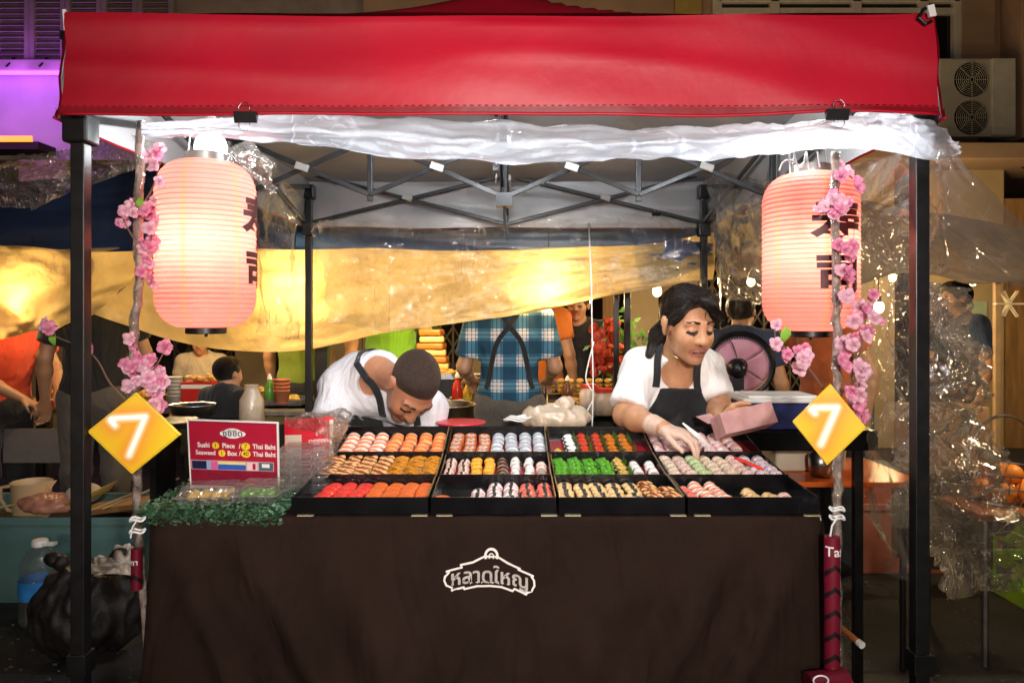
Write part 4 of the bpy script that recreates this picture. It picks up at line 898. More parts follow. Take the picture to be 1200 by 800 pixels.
# ------------------------------------------------------------------ people
SK = [(.40, .20, .115), (.36, .11, .085), (.030, .018, .014), (.62, .46, .36)]     # skin, lips, brow and lash, glove
def frame(d, side):                    # columns: lateral, forward, along d
    d = Vector(d).normalized(); s = Vector(side); s = (s-d*s.dot(d)).normalized(); f = d.cross(s); return Matrix((s, f, d)).transposed()
def head_prims(c, M, s, detail=True, nx=1.0):
    """M columns: person's left (x), back (y), up (z). Face looks along -y of M."""
    c = Vector(c); p = []
    def w(x, y, z): return c+M @ Vector((x*nx, y, z))*s
    def e(x, y, z, a, b, d, k=.02, col=0): p.append(ellp(w(x, y, z), (a*s*nx, b*s, d*s), M, col, k*s))
    def cn(a, b, ra, rb=None, k=.008, col=0): p.append(cone(w(*a), w(*b), ra*s, (ra if rb is None else rb)*s, col, k*s))
    e(0, .018, .030, .073, .090, .082); e(0, -.028, -.022, .062, .060, .080, .03); e(0, -.034, -.072, .046, .046, .036, .03); e(0, -.070, -.098, .020, .018, .015, .03)
    for q in (-1, 1):
        e(q*.034, -.062, -.032, .026, .024, .026, .03); e(q*.077, .006, -.008, .009, .020, .031, .008); e(q*.084, .014, .006, .006, .012, .018, .006)
        if detail:
            cn((q*.014, -.084, .020), (q*.048, -.072, .019), .009, .007, .016)
            e(q*.032, -.076, .000, .0155, .012, .0105, .006)
            cn((q*.019, -.0855, -.005), (q*.034, -.0885, -.0075), .0014, .0016, .001, 2); cn((q*.034, -.0885, -.0075), (q*.047, -.081, -.004), .0016, .0013, .001, 2)
            cn((q*.017, -.093, .0235), (q*.034, -.090, .029), .0026, .0030, .001, 2); cn((q*.034, -.090, .029), (q*.053, -.077, .024), .0030, .0016, .001, 2)
            e(q*.0135, -.094, -.036, .0085, .009, .0075, .008); e(q*.008, -.1025, -.0415, .0034, .004, .0022, .001, 2)
    cn((0, -.084, .012), (0, -.104, -.030), .0085, .0115, .016); e(0, -.106, -.034, .010, .009, .008, .01)
    if detail:
        for q in (-1, 1): cn((q*.021, -.0805, -.0695), (q*.005, -.0908, -.0640), .0028, .0042, .004, 1); cn((q*.017, -.0818, -.0732), (0, -.0900, -.0748), .0034, .0050, .004, 1)

        cn((-.019, -.0850, -.0708), (0, -.0912, -.0690), .0020, .0022, .001, 2); cn((.019, -.0850, -.0708), (0, -.0912, -.0690), .0020, .0022, .001, 2)
    return p
def hand_prims(wr, d, n, s=1, curl=.5, side=1, col=0, spread=.0, idx=None):
    """d: along the hand, n: out of the palm (fingers curl towards n), side: +1 thumb towards d x n"""
    d = Vector(d).normalized(); n = Vector(n); n = (n-d*n.dot(d)).normalized(); l = d.cross(n)*side; wr = Vector(wr); p = []
    M = Matrix((l, n, d)).transposed()
    p.append(ellp(wr+d*.045*s, (.040*s, .017*s, .052*s), M, col, .018*s)); p.append(ellp(wr+d*.035*s+l*.022*s+n*.008*s, (.018*s, .016*s, .034*s), M, col, .015*s))
    for i, (o, L) in enumerate(((.029, .072), (.0095, .080), (-.0105, .075), (-.029, .058))):
        b = wr+d*(.083-.004*abs(i-1))*s+l*o*s; a = 0; c = curl if idx is None or i else idx; dd = d+l*spread*o*20
        q = b-d*.02*s; prev = q; segs = (.02, L*.45, L*.31, L*.24); rr = (.0105, .0100, .0088, .0078, .0066)
        for j, sg in enumerate(segs):
            if j: a += c*(1.0, 1.15, .8)[j-1]
            v = (dd*math.cos(a)+n*math.sin(a)).normalized(); nx = prev+v*sg*s; p.append(cone(prev, nx, rr[j]*s*(.9 if i == 3 else 1), rr[j+1]*s*(.9 if i == 3 else 1), col, .0035*s)); prev = nx
    q = wr+d*.022*s+l*.028*s; v = (d*.70+l*.72+n*.25).normalized(); r1 = q+v*.038*s; v2 = (d*.9+l*.15+n*(.25+curl*.5)).normalized(); r2 = r1+v2*.032*s; v3 = (d+n*(.3+curl*.6)-l*.15).normalized()
    p += [cone(q, r1, .0135*s, .0115*s, col, .012*s), cone(r1, r2, .011*s, .0095*s, col, .003*s), cone(r2, r2+v3*.025*s, .0095*s, .007*s, col, .003*s)]
    return p
def torso_prims(pel, nk, sl, sr, s=1, fem=False, belly=0, k=.05):
    pel, nk, sl, sr = [Vector(v) for v in (pel, nk, sl, sr)]; M = frame(nk-pel, sl-sr); ax = nk-pel; p = []
    def at(t, f=0): return pel+ax*t+M.col[1]*f
    p.append(ellp(at(.02), (.165*s, .115*s, .12*s), M, 0, k)); p.append(ellp(at(.33, -belly*.03), ((.128 if fem else .145)*s, (.095+belly*.03)*s, .15*s), M, 0, k))
    p.append(ellp(at(.66), ((.140 if fem else .165)*s, .108*s, .17*s), M, 0, k)); sc = (sl+sr)/2
    if fem:
        for q in (-1, 1): p.append(ellp(at(.63)+M.col[0]*q*.068*s-M.col[1]*.085*s, (.055*s, .045*s, .055*s), M, 0, .03))
    p.append(cone(sl, sr, .054*s, .054*s, 0, k)); p.append(cone(sl*.75+sr*.25, nk, .045*s, .05*s, 0, k)); p.append(cone(sr*.75+sl*.25, nk, .045*s, .05*s, 0, k))
    return p
def arm_prims(sh, el, wr, s=1, hand=None, fat=1.0):
    p = [cone(sh, el, .050*s*fat, .039*s*fat, 0, .03), cone(el, Vector(el).lerp(Vector(wr), .3), .038*s*fat, .039*s*fat, 0, .02), cone(Vector(el).lerp(Vector(wr), .3), wr, .039*s*fat, .025*s, 0, .02)]
    return p
class Pose: pass
def stand(loc, rz=0, H=1.65, lean=0, elL=(.24, .02, 1.10), wrL=(.25, -.05, .86), elR=(-.24, .02, 1.10), wrR=(-.25, -.05, .86), hyaw=0, hpitch=0, twist=0):
    """local frame: person faces -y, +x is the person's left. Lengths for a 1.65 m person, scaled to H"""
    q = Pose(); s = H/1.65; q.s = s; B = Matrix.Translation(Vector(loc)) @ Matrix.Rotation(R(rz), 4, 'Z') @ Matrix.Scale(s, 4); q.B = B
    piv = Vector((0, 0, .93)); Lm = Matrix.Translation(piv) @ Matrix.Rotation(R(lean), 4, 'X') @ Matrix.Translation(-piv)
    f = lambda v: B @ Vector(v); g = lambda v: B @ (Lm @ Vector(v))
    q.pel = f((0, 0, .92)); q.nk = g((0, .015, 1.39)); q.sl = g((.17, .01, 1.345)); q.sr = g((-.17, .01, 1.345))
    q.elL, q.wrL, q.elR, q.wrR = f(elL), f(wrL), f(elR), f(wrR)
    q.hip = [f((x, 0, .88)) for x in (.09, -.09)]; q.knee = [f((x*1.1, -.03, .47)) for x in (.09, -.09)]; q.ank = [f((x*1.1, .02, .07)) for x in (.09, -.09)]; q.toe = [f((x*1.3, -.15, .035)) for x in (.09, -.09)]
    hb = g((0, .0, 1.44)); Rm = Matrix.Rotation(R(rz), 3, 'Z') @ Matrix.Rotation(R(lean), 3, 'X') @ Matrix.Rotation(R(hyaw), 3, 'Z') @ Matrix.Rotation(R(hpitch), 3, 'X')
    q.HM = Rm; q.hc = hb+Rm @ Vector((0, -.012, .085))*s; q.hs = s
    return q
def finish(q): return q
M_SKIN = attr_mat('skin', .36, .10, .22, 260, .5)
CL = {}
def clothm(name, col, **k):
    k.setdefault('fold', .55)
    if name not in CL: CL[name] = mat(name, col, k.pop('rough', .85), var=k.pop('var', .1), bump=k.pop('bump', .3), bs=k.pop('bs', 300), sheen=.15, **k)
    return CL[name]
m_hair = mat('black_hair', (.010, .008, .007), .30, var=0, spec=.5)
def _hairnodes(m):
    nt = m.node_tree; L = nt.links; b = nt.nodes['Principled BSDF']; at_ = nt.nodes.new('ShaderNodeAttribute'); at_.attribute_name = 'flow'
    n = nt.nodes.new('ShaderNodeTexNoise'); n.inputs['Scale'].default_value = 1; n.inputs['Detail'].default_value = 4; n.inputs['Roughness'].default_value = .7; L.new(at_.outputs['Vector'], n.inputs['Vector'])
    r = nt.nodes.new('ShaderNodeValToRGB'); r.color_ramp.elements[0].position = .35; r.color_ramp.elements[1].position = .7; r.color_ramp.elements[0].color = (.002, .0016, .0014, 1); r.color_ramp.elements[1].color = (.020, .013, .010, 1); L.new(n.outputs['Fac'], r.inputs[0]); L.new(r.outputs[0], b.inputs['Base Color'])
    bp = nt.nodes.new('ShaderNodeBump'); bp.inputs['Strength'].default_value = 1; bp.inputs['Distance'].default_value = .02; L.new(n.outputs['Fac'], bp.inputs['Height']); L.new(bp.outputs[0], b.inputs['Normal'])
_hairnodes(m_hair)
def add_flow(o, q, F=(-.018, -.085, .088), T=(-.01, .115, -.03)):
    """strand direction for the hair shader: angle round the line from the parting to the knot, and distance along it"""
    me = o.data; n = len(me.vertices); co = np.empty(n*3, np.float32); me.vertices.foreach_get('co', co); co = co.reshape(-1, 3)+np.array(wloc(o), np.float32)
    loc = (co-np.array(q.hc, np.float32)) @ np.array(q.HM, np.float32)/q.hs; F = np.array(F); T = np.array(T); ax = (T-F)/np.linalg.norm(T-F); u = np.cross(ax, (0, 0, 1)); u /= np.linalg.norm(u); w = np.cross(u, ax)
    p = loc-F; t = p @ ax; th = np.arctan2(p @ u, p @ w); v = np.stack([th*8, t*7, np.zeros(n)], 1).astype(np.float32)
    a = me.attributes.new('flow', 'FLOAT_VECTOR', 'POINT'); a.data.foreach_set('vector', v.ravel())
def hair_obj(t, q, style, h=.006, seed=1):
    c, M, s = q.hc, q.HM, q.hs; nx = getattr(q, 'nx', 1.0)
    def w(x, y, z): return c+M @ Vector((x*nx, y, z))*s
    g = .0022 if style == 'buzz' else .006 if style == 'tied' else .010
    pr = [ellp(w(0, .019, .032), ((.074*nx+g)*s, (.091+g)*s, (.083+g)*s), M, 0, .02)]
    cut = []
    if style == 'buzz':
        cut = [ellp(w(0, -.075, -.058), (.090*s, .088*s, .098*s), M), rbx(w(0, 0, -.115), (.2*s, .2*s, .075*s), M), ellp(w(.085, -.012, -.03), (.03*s, .03*s, .045*s), M), ellp(w(-.085, -.012, -.03), (.03*s, .03*s, .045*s), M)]
    elif style == 'short':
        pr += [ellp(w(0, -.045, .085), (.055*s, .04*s, .028*s), M, 0, .03)]
        cut = [ellp(w(0, -.085, -.045), (.066*s, .070*s, .098*s), M), rbx(w(0, 0, -.13), (.2*s, .2*s, .075*s), M), ellp(w(.085, -.005, -.02), (.02*s, .025*s, .035*s), M), ellp(w(-.085, -.005, -.02), (.02*s, .025*s, .035*s), M)]
    elif style == 'long':
        pr += [cone(w(.06, .03, .02), w(.07, .05, -.16), .03*s, .028*s, 0, .03), cone(w(-.06, .03, .02), w(-.07, .05, -.16), .03*s, .028*s, 0, .03), ellp(w(0, .07, -.09), (.07*s, .035*s, .1*s), M, 0, .03)]
        cut = [ellp(w(0, -.085, -.04), (.062*s, .075*s, .105*s), M)]
    elif style == 'tied':
        # swept fringe falling towards the person's left temple, rest pulled back into a low tail
        pr += [ellp(w(.010, -.030, .088), (.068*s, .060*s, .027*s), M, 0, .03), cone(w(.020, -.074, .090), w(.058, -.070, .056), .010*s, .009*s, 0, .015), cone(w(.058, -.070, .056), w(.078, -.046, .004), .009*s, .004*s, 0, .010), cone(w(-.052, -.052, .072), w(-.078, -.022, .012), .014*s, .008*s, 0, .02), cone(w(.074, -.03, .03), w(.082, .0, -.03), .012*s, .01*s, 0, .02),
               cone(w(0, .10, -.01), w(-.03, .115, -.07), .028*s, .032*s, 0, .03), cone(w(-.03, .115, -.07), w(-.07, .10, -.13), .030*s, .014*s, 0, .02)]
        cut = [ellp(w(-.008, -.096, -.026), (.064*s, .064*s, .108*s), M), ellp(w(-.083, .004, -.012), (.018*s, .022*s, .034*s), M), rbx(w(0, -.03, -.15), (.2*s, .09*s, .09*s), M)]
    o = sd_obj('hair', solid(pr, h, cut=cut, cutk=.012), m_hair if style != 'buzz' else m_buzz, t, 1, wr=.0035*s if style != 'buzz' else 0, wsc=28, seed=seed, wan=(1, 1, .35))
    if style != 'buzz': add_flow(o, q)
    return o
m_buzz = mat('cropped_hair', (.066, .042, .031), .42, var=.55, vs=120, bump=1, bs=700)
def clothing(t, q, shirt, h, sleeve=.6, seed=1, trousers=None, neck=True, grow=.012, fem=False, belly=0, wr=.006, name='shirt', arms=True, zmin=None, vneck=0):
    s = q.s; pr = torso_prims(q.pel, q.nk, q.sl, q.sr, s, fem, belly)
    cut = []
    for sh, el, wr_ in ((q.sl, q.elL, q.wrL), (q.sr, q.elR, q.wrR)):
        sh, el, wr_ = Vector(sh), Vector(el), Vector(wr_)
        if sleeve <= 1:
            e = sh.lerp(el, sleeve+.12); pr.append(cone(sh, e, .056*s, .052*s, 0, .03)); d = (el-sh).normalized(); e2 = sh.lerp(el, sleeve); Mx = frame(d, d.orthogonal()); cut.append(rbx(e2+d*.06, (.075, .075, .06), Mx, .004))
        else:
            pr.append(cone(sh, el, .054*s, .046*s, 0, .03)); e = el.lerp(wr_, sleeve-1); pr.append(cone(el, e, .046*s, .033*s, 0, .02))
    up = (q.nk-q.pel).normalized(); fw = -frame(q.nk-q.pel, q.sl-q.sr).col[1]
    cut.append(ellp(q.nk+up*.03+fw*.03, (.072*s+vneck*.01, .08*s+vneck*.02, .06*s+vneck*.05), frame(up+fw*.25, q.sl-q.sr)))
    if zmin is not None: cut.append(rbx((q.pel.x, q.pel.y, zmin-.5), (1, 1, .5)))
    return sd_obj(name, solid(pr, h, grow=grow, cut=cut), shirt, t, 2, wr=wr, wsc=11, seed=seed)
def legs(t, q, tm, h, seed=1):
    s = q.s; pr = [ellp(q.pel-Vector((0, 0, .04)), (.168*s, .118*s, .11*s), None, 0, .05)]
    for a, k, b in zip(q.hip, q.knee, q.ank): pr += [cone(a, k, .085*s, .062*s, 0, .04), cone(k, b, .062*s, .045*s, 0, .03)]
    sd_obj('trousers', solid(pr, h, grow=.012), tm, t, 1, wr=.006, wsc=10, seed=seed)
    m = MB()
    for a, b in zip(q.ank, q.toe): m.ell(a.lerp(b, .45)+Vector((0, 0, -.01)), (.042*s, .12*s, .04*s), Matrix.Rotation(math.atan2((b-a).x, -(b-a).y), 3, 'Z'), 12, 8)
    m.build('shoes', m_black, t, smooth=True)
def body(t, q, h, hands=((.6, 1), (.6, -1)), detail=True, cols=SK, hand_dirs=(None, None), fem=False, lower=False):
    s = q.s; pr = torso_prims(q.pel, q.nk, q.sl, q.sr, s*.96, fem); pr += head_prims(q.hc, q.HM, q.hs, detail)
    pr.append(cone(q.nk-(q.nk-q.pel).normalized()*.03, q.hc+q.HM @ Vector((0, .02, -.05))*q.hs, .052*s, .048*s, 0, .02))
    for (sh, el, wr, hd, hk) in ((q.sl, q.elL, q.wrL, hand_dirs[0], hands[0]), (q.sr, q.elR, q.wrR, hand_dirs[1], hands[1])):
        pr += arm_prims(sh, el, wr, s); d, n = hd if hd else ((Vector(wr)-Vector(el)).normalized(), Vector((0, 0, -1)) if abs((Vector(wr)-Vector(el)).normalized().z) < .8 else Vector((0, -1, 0)))
        pr += hand_prims(wr, d, n, s, hk[0], hk[1])
    if lower:
        for a, k, b in zip(q.hip, q.knee, q.ank): pr += [cone(a, k, .08*s, .055*s, 0, .04), cone(k, b, .055*s, .038*s, 0, .03)]
    return skin_obj('body', pr, cols, h, M_SKIN, t, 1)
def bystander(label, loc, rz, H, shirt, trousers, hair='short', h=.010, sleeve=.6, seed=1, group=None, skin=(.42, .22, .12), **k):
    q = stand(loc, rz, H, **k); t = thing('person', label, 'person', loc, group)
    body(t, q, h, detail=h < .0095, cols=[skin]+SK[1:], lower=True); clothing(t, q, shirt, h*1.1, sleeve, seed)
    if trousers: legs(t, q, trousers, h*1.2, seed)
    if hair: hair_obj(t, q, hair, h*.8)
    return t, q
m_tee = clothm('white_cotton', (.80, .79, .78), bump=.2); m_apron = clothm('charcoal_apron_cloth', (.009, .010, .013), bs=500, bump=.4); m_drk = clothm('dark_trouser_cloth', (.02, .02, .024)); m_jean = clothm('navy_denim', (.03, .045, .085))

# ---- woman serving
wt = thing('person', 'woman in white tee and charcoal apron leaning over the trays with gloved hand', 'person', (.62, 2.95, 0))
q = Pose(); q.s = 1.06; q.hs = 1.08; q.nx = .91
q.pel = Vector((.62, 2.96, .86)); q.nk = P(791, 419, 2.67); q.sr = P(751, 431, 2.71); q.sl = P(826, 433, 2.75)
q.elR = P(733, 486, 2.62); q.wrR = P(777, 502, 2.42); q.elL = P(842, 474, 2.68); q.wrL = P(846, 497, 2.48)
q.hc = P(805, 379, 2.53)
q.HM = (Matrix.Rotation(R(18), 3, 'Z') @ Matrix.Rotation(R(14), 3, 'X') @ Matrix.Rotation(R(-1), 3, 'Y'))
cols = [(.50, .255, .135), (.39, .16, .11), (.025, .015, .012), (.66, .46, .36)]
s = q.s
pr = torso_prims(q.pel, q.nk, q.sl, q.sr, s*.95, True)+head_prims(q.hc, q.HM, q.hs, nx=q.nx)
pr.append(cone(q.nk+Vector((0, .02, -.04)), q.hc+q.HM @ Vector((0, .025, -.06))*q.hs, .054, .048, 0, .03)); pr.append(cone(q.nk+Vector((0, .02, -.03)), q.nk+Vector((.005, .0, -.09)), .045, .045, 0, .05))
pr += arm_prims(q.sr, q.elR, q.wrR, s*1.02)+arm_prims(q.sl, q.elL, q.wrL, s)
hd = (P(812, 512, 2.36)-q.wrR).normalized()
hp = hand_prims(q.wrR, hd, Vector((.25, -.15, -.95)), 1.02, .50, -1, 3, idx=.42); pr += hp
for i in range(3): pr.append(cone(q.wrR.lerp(q.elR, .02+.09*i), q.wrR.lerp(q.elR, .06+.09*i), .0265+.003*i, .030+.003*i, 3, .004))
hl = hand_prims(q.wrL, Vector((.35, -.78, .32)), Vector((.75, .3, -.25)), 1.0, .38, 1, 0); pr += hl
skin_obj('body', pr, cols, .0030, M_SKIN, wt, 2)
hair_obj(wt, q, 'tied', .0042, 4)
m = MB(); rn = random.Random(6)
for k in range(70):     # loose strands over the brow and at the temples
    a = rn.uniform(-.02, .02); p0 = (-.012+a, -.088, .098+rn.uniform(-.004, .006)); p1 = (.028+a*.8, -.104+rn.uniform(-.004, .003), .074+rn.uniform(-.008, .008)); p2 = (.058+rn.uniform(-.012, .012), -.090, .040+rn.uniform(-.012, .012)); p3 = (.072+rn.uniform(-.010, .006), -.066, .006+rn.uniform(-.02, .02))
    if k > 52: p0 = (-.03, -.082, .09); p1 = (-.058, -.062, .064+rn.uniform(-.01, .01)); p2 = (-.076, -.036, .03+rn.uniform(-.02, .02)); p3 = (-.080, -.014+rn.uniform(-.01, .01), -.01+rn.uniform(-.03, .02))
    pts = [q.hc+q.HM @ Vector(p)*q.hs for p in (p0, p1, p2, p3)]; m.tube([crom(pts, i/14) for i in range(15)], [.0013*(1-.75*i/14) for i in range(15)], 5)
C0 = Vector((0, .019, .032)); RX = Vector((.075, .098, .090))
for k in range(240):    # combed strands lying on the hair, from the parting and hairline to the knot
    a = rn.uniform(-1.75, 1.75); S0 = Vector((.077*math.sin(a), -.050-.040*math.cos(a)*.8, .030+.062*math.cos(a))) if k % 2 else Vector((rn.uniform(-.05, .06), rn.uniform(-.07, .02), .11)); T0 = Vector((rn.uniform(-.012, .012), .112, rn.uniform(-.04, .01))); pts = []
    lift = rn.uniform(.965, 1.035)
    for i in range(9):
        p = S0.lerp(T0, i/8)-C0; p = Vector((p.x/RX.x, p.y/RX.y, p.z/RX.z)); p = p.normalized()*lift; pts.append(q.hc+q.HM @ (C0+Vector((p.x*RX.x, p.y*RX.y, p.z*RX.z)))*q.hs)
    m.tube([crom(pts, i/16) for i in range(17)], [.0015*(1-.5*abs(2*i/16-1)) for i in range(17)], 4)
o_ = m.build('loose_strands', m_hair, wt, smooth=True); add_flow(o_, q)
# tee
up = (q.nk-q.pel).normalized(); fr = frame(q.nk-q.pel, q.sl-q.sr); fw = -fr.col[1]
def tee(q, s, fem, sl, grow=.011, wide=1.0):
    pr = torso_prims(q.pel, q.nk, q.sl, q.sr, s, fem); cut = []
    for sh, el, f in ((q.sl, q.elL, sl[0]), (q.sr, q.elR, sl[1])):
        d = (el-sh).normalized(); e2 = sh.lerp(el, f); pr.append(cone(sh, e2+d*.04, .048*s, .054*s*wide, 0, .03)); cut.append(rbx(e2+d*.075, (.095, .095, .075), frame(d, d.orthogonal()), .004))
    return pr, cut
tp, tc = tee(q, s, True, (.86, .84))
nc = [ellp(q.nk+fw*.06+Vector((0, 0, -.012)), (.066, .085, .060), fr), cone(q.nk+Vector((0, .01, 0)), q.nk+up*.2, .060, .08)]
sd_obj('tee_shirt', solid(tp, .006, grow=.012, cut=tc+nc), m_tee, wt, 2, wr=.008, wsc=10, seed=5)
# apron: bib over the chest, skirt below, straps over the shoulders
def apron_region(X, Y, Z):
    c0 = q.nk; x = X-(c0.x+.012); zt = c0.z-.105; t = np.clip((zt-Z)/.13, 0, 1); w = .072+.075*t**1.4
    front = (X-q.nk.x)*fw.x+(Y-(q.nk.y+.12*np.clip((c0.z-Z)/.2, 0, 1.8)))*fw.y*1.0
    return np.maximum(np.maximum(np.abs(x)-w, Z-zt), (Y-(2.70+.55*np.clip(c0.z-Z, 0, .5))).astype(np.float32))
sd_obj('apron', solid(tp, .006, grow=.019, inter=apron_region), m_apron, wt, 1, wr=.003, wsc=12, seed=7)
def strap(pts, off, tpr, m, t, w=.011, flat=.0035, name='apron_strap'):
    """a flat band laid on the surface of the cloth"""
    n = 28; path = [crom([Vector(p) for p in pts], i/n) for i in range(n+1)]; out = []
    for p in path:
        for _ in range(6):
            X, Y, Z = [np.array([v], np.float32) for v in p]; D = min_d(tpr, p); e = .003
            g = Vector((min_d(tpr, p+Vector((e, 0, 0)))-D, min_d(tpr, p+Vector((0, e, 0)))-D, min_d(tpr, p+Vector((0, 0, e)))-D))
            if g.length < 1e-7: break
            p = p-g.normalized()*(D-off)
        out.append((p.copy(), g.normalized()))
    mb = MB(); 
    for i, (p, g) in enumerate(out):
        d = (out[min(i+1, n)][0]-out[max(i-1, 0)][0]).normalized(); l = d.cross(g).normalized()*w
        mb.v += [tuple(p-l+g*flat), tuple(p+l+g*flat), tuple(p+l-g*flat), tuple(p-l-g*flat)]
        if i: a = (i-1)*4; mb.f += [(a+k, a+(k+1) % 4, a+4+(k+1) % 4, a+4+k) for k in range(4)]; mb.m += [0]*4
    return mb.build(name, m, t, smooth=False)
def min_d(prs, p):
    X, Y, Z = np.float32(p[0]), np.float32(p[1]), np.float32(p[2]); D = 1.0
    for r in prs:
        d = float(pdist(r, X, Y, Z)); k = max(r[6], 1e-4); h = max(k-abs(D-d), 0)/k; D = min(D, d)-h*h*k*.25
    return D
strap([P(771, 455, 2.60), P(769, 425, 2.60), P(772, 405, 2.62), P(780, 396, 2.70)], .020, tp, m_apron, wt, .012)
strap([P(822, 462, 2.60), P(819, 432, 2.60), P(814, 415, 2.64), P(806, 402, 2.72)], .020, tp, m_apron, wt, .012)
strap([P(783, 412, 2.58), P(785, 430, 2.54), P(790, 446, 2.54)], .004, pr, mat('fine_gold_chain', (.7, .5, .2), .3, metal=1, var=0), wt, .0012, .001, 'necklace')
legp = Pose(); legp.s = 1.05; legp.pel = q.pel; legp.hip = [q.pel+Vector((x, 0, -.04)) for x in (.09, -.09)]; legp.knee = [Vector((q.pel.x+x, 2.94, .45)) for x in (.1, -.1)]; legp.ank = [Vector((q.pel.x+x, 2.98, .07)) for x in (.1, -.1)]; legp.toe = [Vector((q.pel.x+x, 2.80, .03)) for x in (.11, -.11)]
legs(wt, legp, m_drk, .012)
fing = q.wrR+hd*.15+Vector((.0, 0, -.03))
# tongs in her gloved hand
tip = P(833, 525, 2.36); m = MB(); b0 = P(800, 497, 2.37)
for o in (-.006, .006): m.tube([b0+Vector((0, 0, .004)), b0.lerp(tip, .5)+Vector((o, 0, .004)), tip+Vector((o*.35, 0, 0))], [.003, .0045, .003], 6)
tag(m.build('serving_tongs', m_white, smooth=True), 'white serving tongs in the gloved hand of the woman, tips on the rolls', 'tongs')
# pink lunch box in her other hand
bx = P(871, 493, 2.40); t = thing('takeaway_box', 'translucent pink takeaway box held tilted in the hand of the woman', 'box', bx)
Mb = Matrix.Rotation(R(-14), 3, 'Y') @ Matrix.Rotation(R(-18), 3, 'X') @ Matrix.Rotation(R(6), 3, 'Z'); m = MB(); w, d, hh, k = .086, .055, .034, .0016
m_pinkbox = thin_mat('pink_clear_plastic', (.94, .55, .53), trans=.4, rough=.15, gloss=.14, var=.2, vs=18, bump=.2, bs=30)
def V(x, y, z): return bx+Mb @ Vector((x, y, z))
for c, dd in (((0, -d, 0), (2*w, k, 2*hh)), ((0, d, 0), (2*w, k, 2*hh)), ((-w, 0, 0), (k, 2*d, 2*hh)), ((w, 0, 0), (k, 2*d, 2*hh)), ((0, 0, -hh), (2*w, 2*d, k))): m.box(V(*c), dd, Mb)
m.build('box_tray', m_pinkbox, t, bevel=.001)
m = MB(); m.box(V(-.01, d+.05, hh+.012), (2*w, 2*d, k), Mb @ Matrix.Rotation(R(24), 3, 'X')); m.box(V(-.01, -.0, hh-.002), (2*w+.012, .006, .003), Mb); m.build('box_lid', m_pinkbox, t)
m = MB()
for i in range(5): m.ell(V(-.06+.03*i, -.01, -.004), (.017, .03, .02), Mb, 10, 6)
m.build('food', m_pinkwhite, t, smooth=True)

# ---- bent man
mt = thing('person', 'man with cropped hair in white tee and black apron bent low over the trays', 'person', (-.66, 3.22, 0))
q = Pose(); q.s = 1.02; q.hs = 1.09
q.pel = Vector((-.66, 3.22, .86)); q.nk = P(443, 436, 2.84); q.sr = P(398, 452, 2.90); q.sl = P(500, 478, 2.80)
q.elR = P(384, 505, 2.76); q.wrR = Vector((-.50, 2.69, .90)); q.elL = P(500, 520, 2.78); q.wrL = Vector((-.37, 2.69, .90)); q.hc = P(483, 452, 2.66)
upv = Vector((.60, -.66, .42)).normalized(); fv = Vector((.10, -.32, -.94)); fv = (fv-upv*fv.dot(upv)).normalized(); xl = (-fv).cross(upv)     # face forward = -y of HM
q.HM = Matrix((xl, -fv, upv)).transposed()
cols = [(.44, .205, .115), (.36, .13, .10), (.02, .014, .012), (.7, .6, .52)]
pr = torso_prims(q.pel, q.nk, q.sl, q.sr, q.s*.95)+head_prims(q.hc, q.HM, q.hs)
pr.append(cone(q.nk, q.hc+q.HM @ Vector((0, .03, -.05))*q.hs, .054, .052, 0, .04)); pr.append(cone(q.nk+Vector((0, .06, -.06)), q.nk, .045, .050, 0, .04))
pr += arm_prims(q.sr, q.elR, q.wrR)+arm_prims(q.sl, q.elL, q.wrL)+hand_prims(q.wrR, Vector((.7, -.6, -.1)), Vector((.1, 0, -1)), 1, .5, -1)+hand_prims(q.wrL, Vector((-.7, -.6, -.1)), Vector((.1, 0, -1)), 1, .5, 1)
skin_obj('body', pr, cols, .0034, M_SKIN, mt, 2)
hair_obj(mt, q, 'buzz', .004)
tp, tc = tee(q, 1.07, False, (.78, .80))
fr = frame(q.nk-q.pel, q.sl-q.sr); fw = -fr.col[1]; up = fr.col[2]
nc = [cone(q.nk+up*.03+fw*.01, q.nk+up*.2+fw*.08, .050, .075), ellp(q.nk+fw*.05+up*.01, (.050, .07, .05), fr)]
sd_obj('tee_shirt', solid(tp, .0065, grow=.014, cut=tc+nc), clothm('greyish_white_cotton', (.70, .70, .73), bump=.2), mt, 2, wr=.011, wsc=8, seed=9)
def ap2(X, Y, Z):
    x = (X-q.nk.x)*fr.col[0].x+(Y-q.nk.y)*fr.col[0].y+(Z-q.nk.z)*fr.col[0].z; u = (X-q.nk.x)*up.x+(Y-q.nk.y)*up.y+(Z-q.nk.z)*up.z; f = (X-q.nk.x)*fw.x+(Y-q.nk.y)*fw.y+(Z-q.nk.z)*fw.z
    return np.maximum(np.maximum(np.abs(x)-(.085+.25*np.clip(-u-.06, 0, .3)), u+.10), -f+.01).astype(np.float32)
sd_obj('apron', solid(tp, .007, grow=.022, inter=ap2), m_apron, mt, 1)
strap([P(440, 500, 2.74), P(443, 470, 2.74), P(441, 445, 2.80), P(437, 425, 2.88), P(440, 419, 2.95)], .023, tp, m_apron, mt, .013)
strap([P(484, 500, 2.68), P(482, 480, 2.70), P(474, 462, 2.76), P(462, 436, 2.90)], .023, tp, m_apron, mt, .013)
legp = Pose(); legp.s = 1.05; legp.pel = q.pel; legp.hip = [q.pel+Vector((x, 0, -.04)) for x in (.09, -.09)]; legp.knee = [Vector((q.pel.x+x, 3.20, .45)) for x in (.1, -.1)]; legp.ank = [Vector((q.pel.x+x, 3.24, .07)) for x in (.1, -.1)]; legp.toe = [Vector((q.pel.x+x, 3.06, .03)) for x in (.11, -.11)]
legs(mt, legp, m_drk, .012)

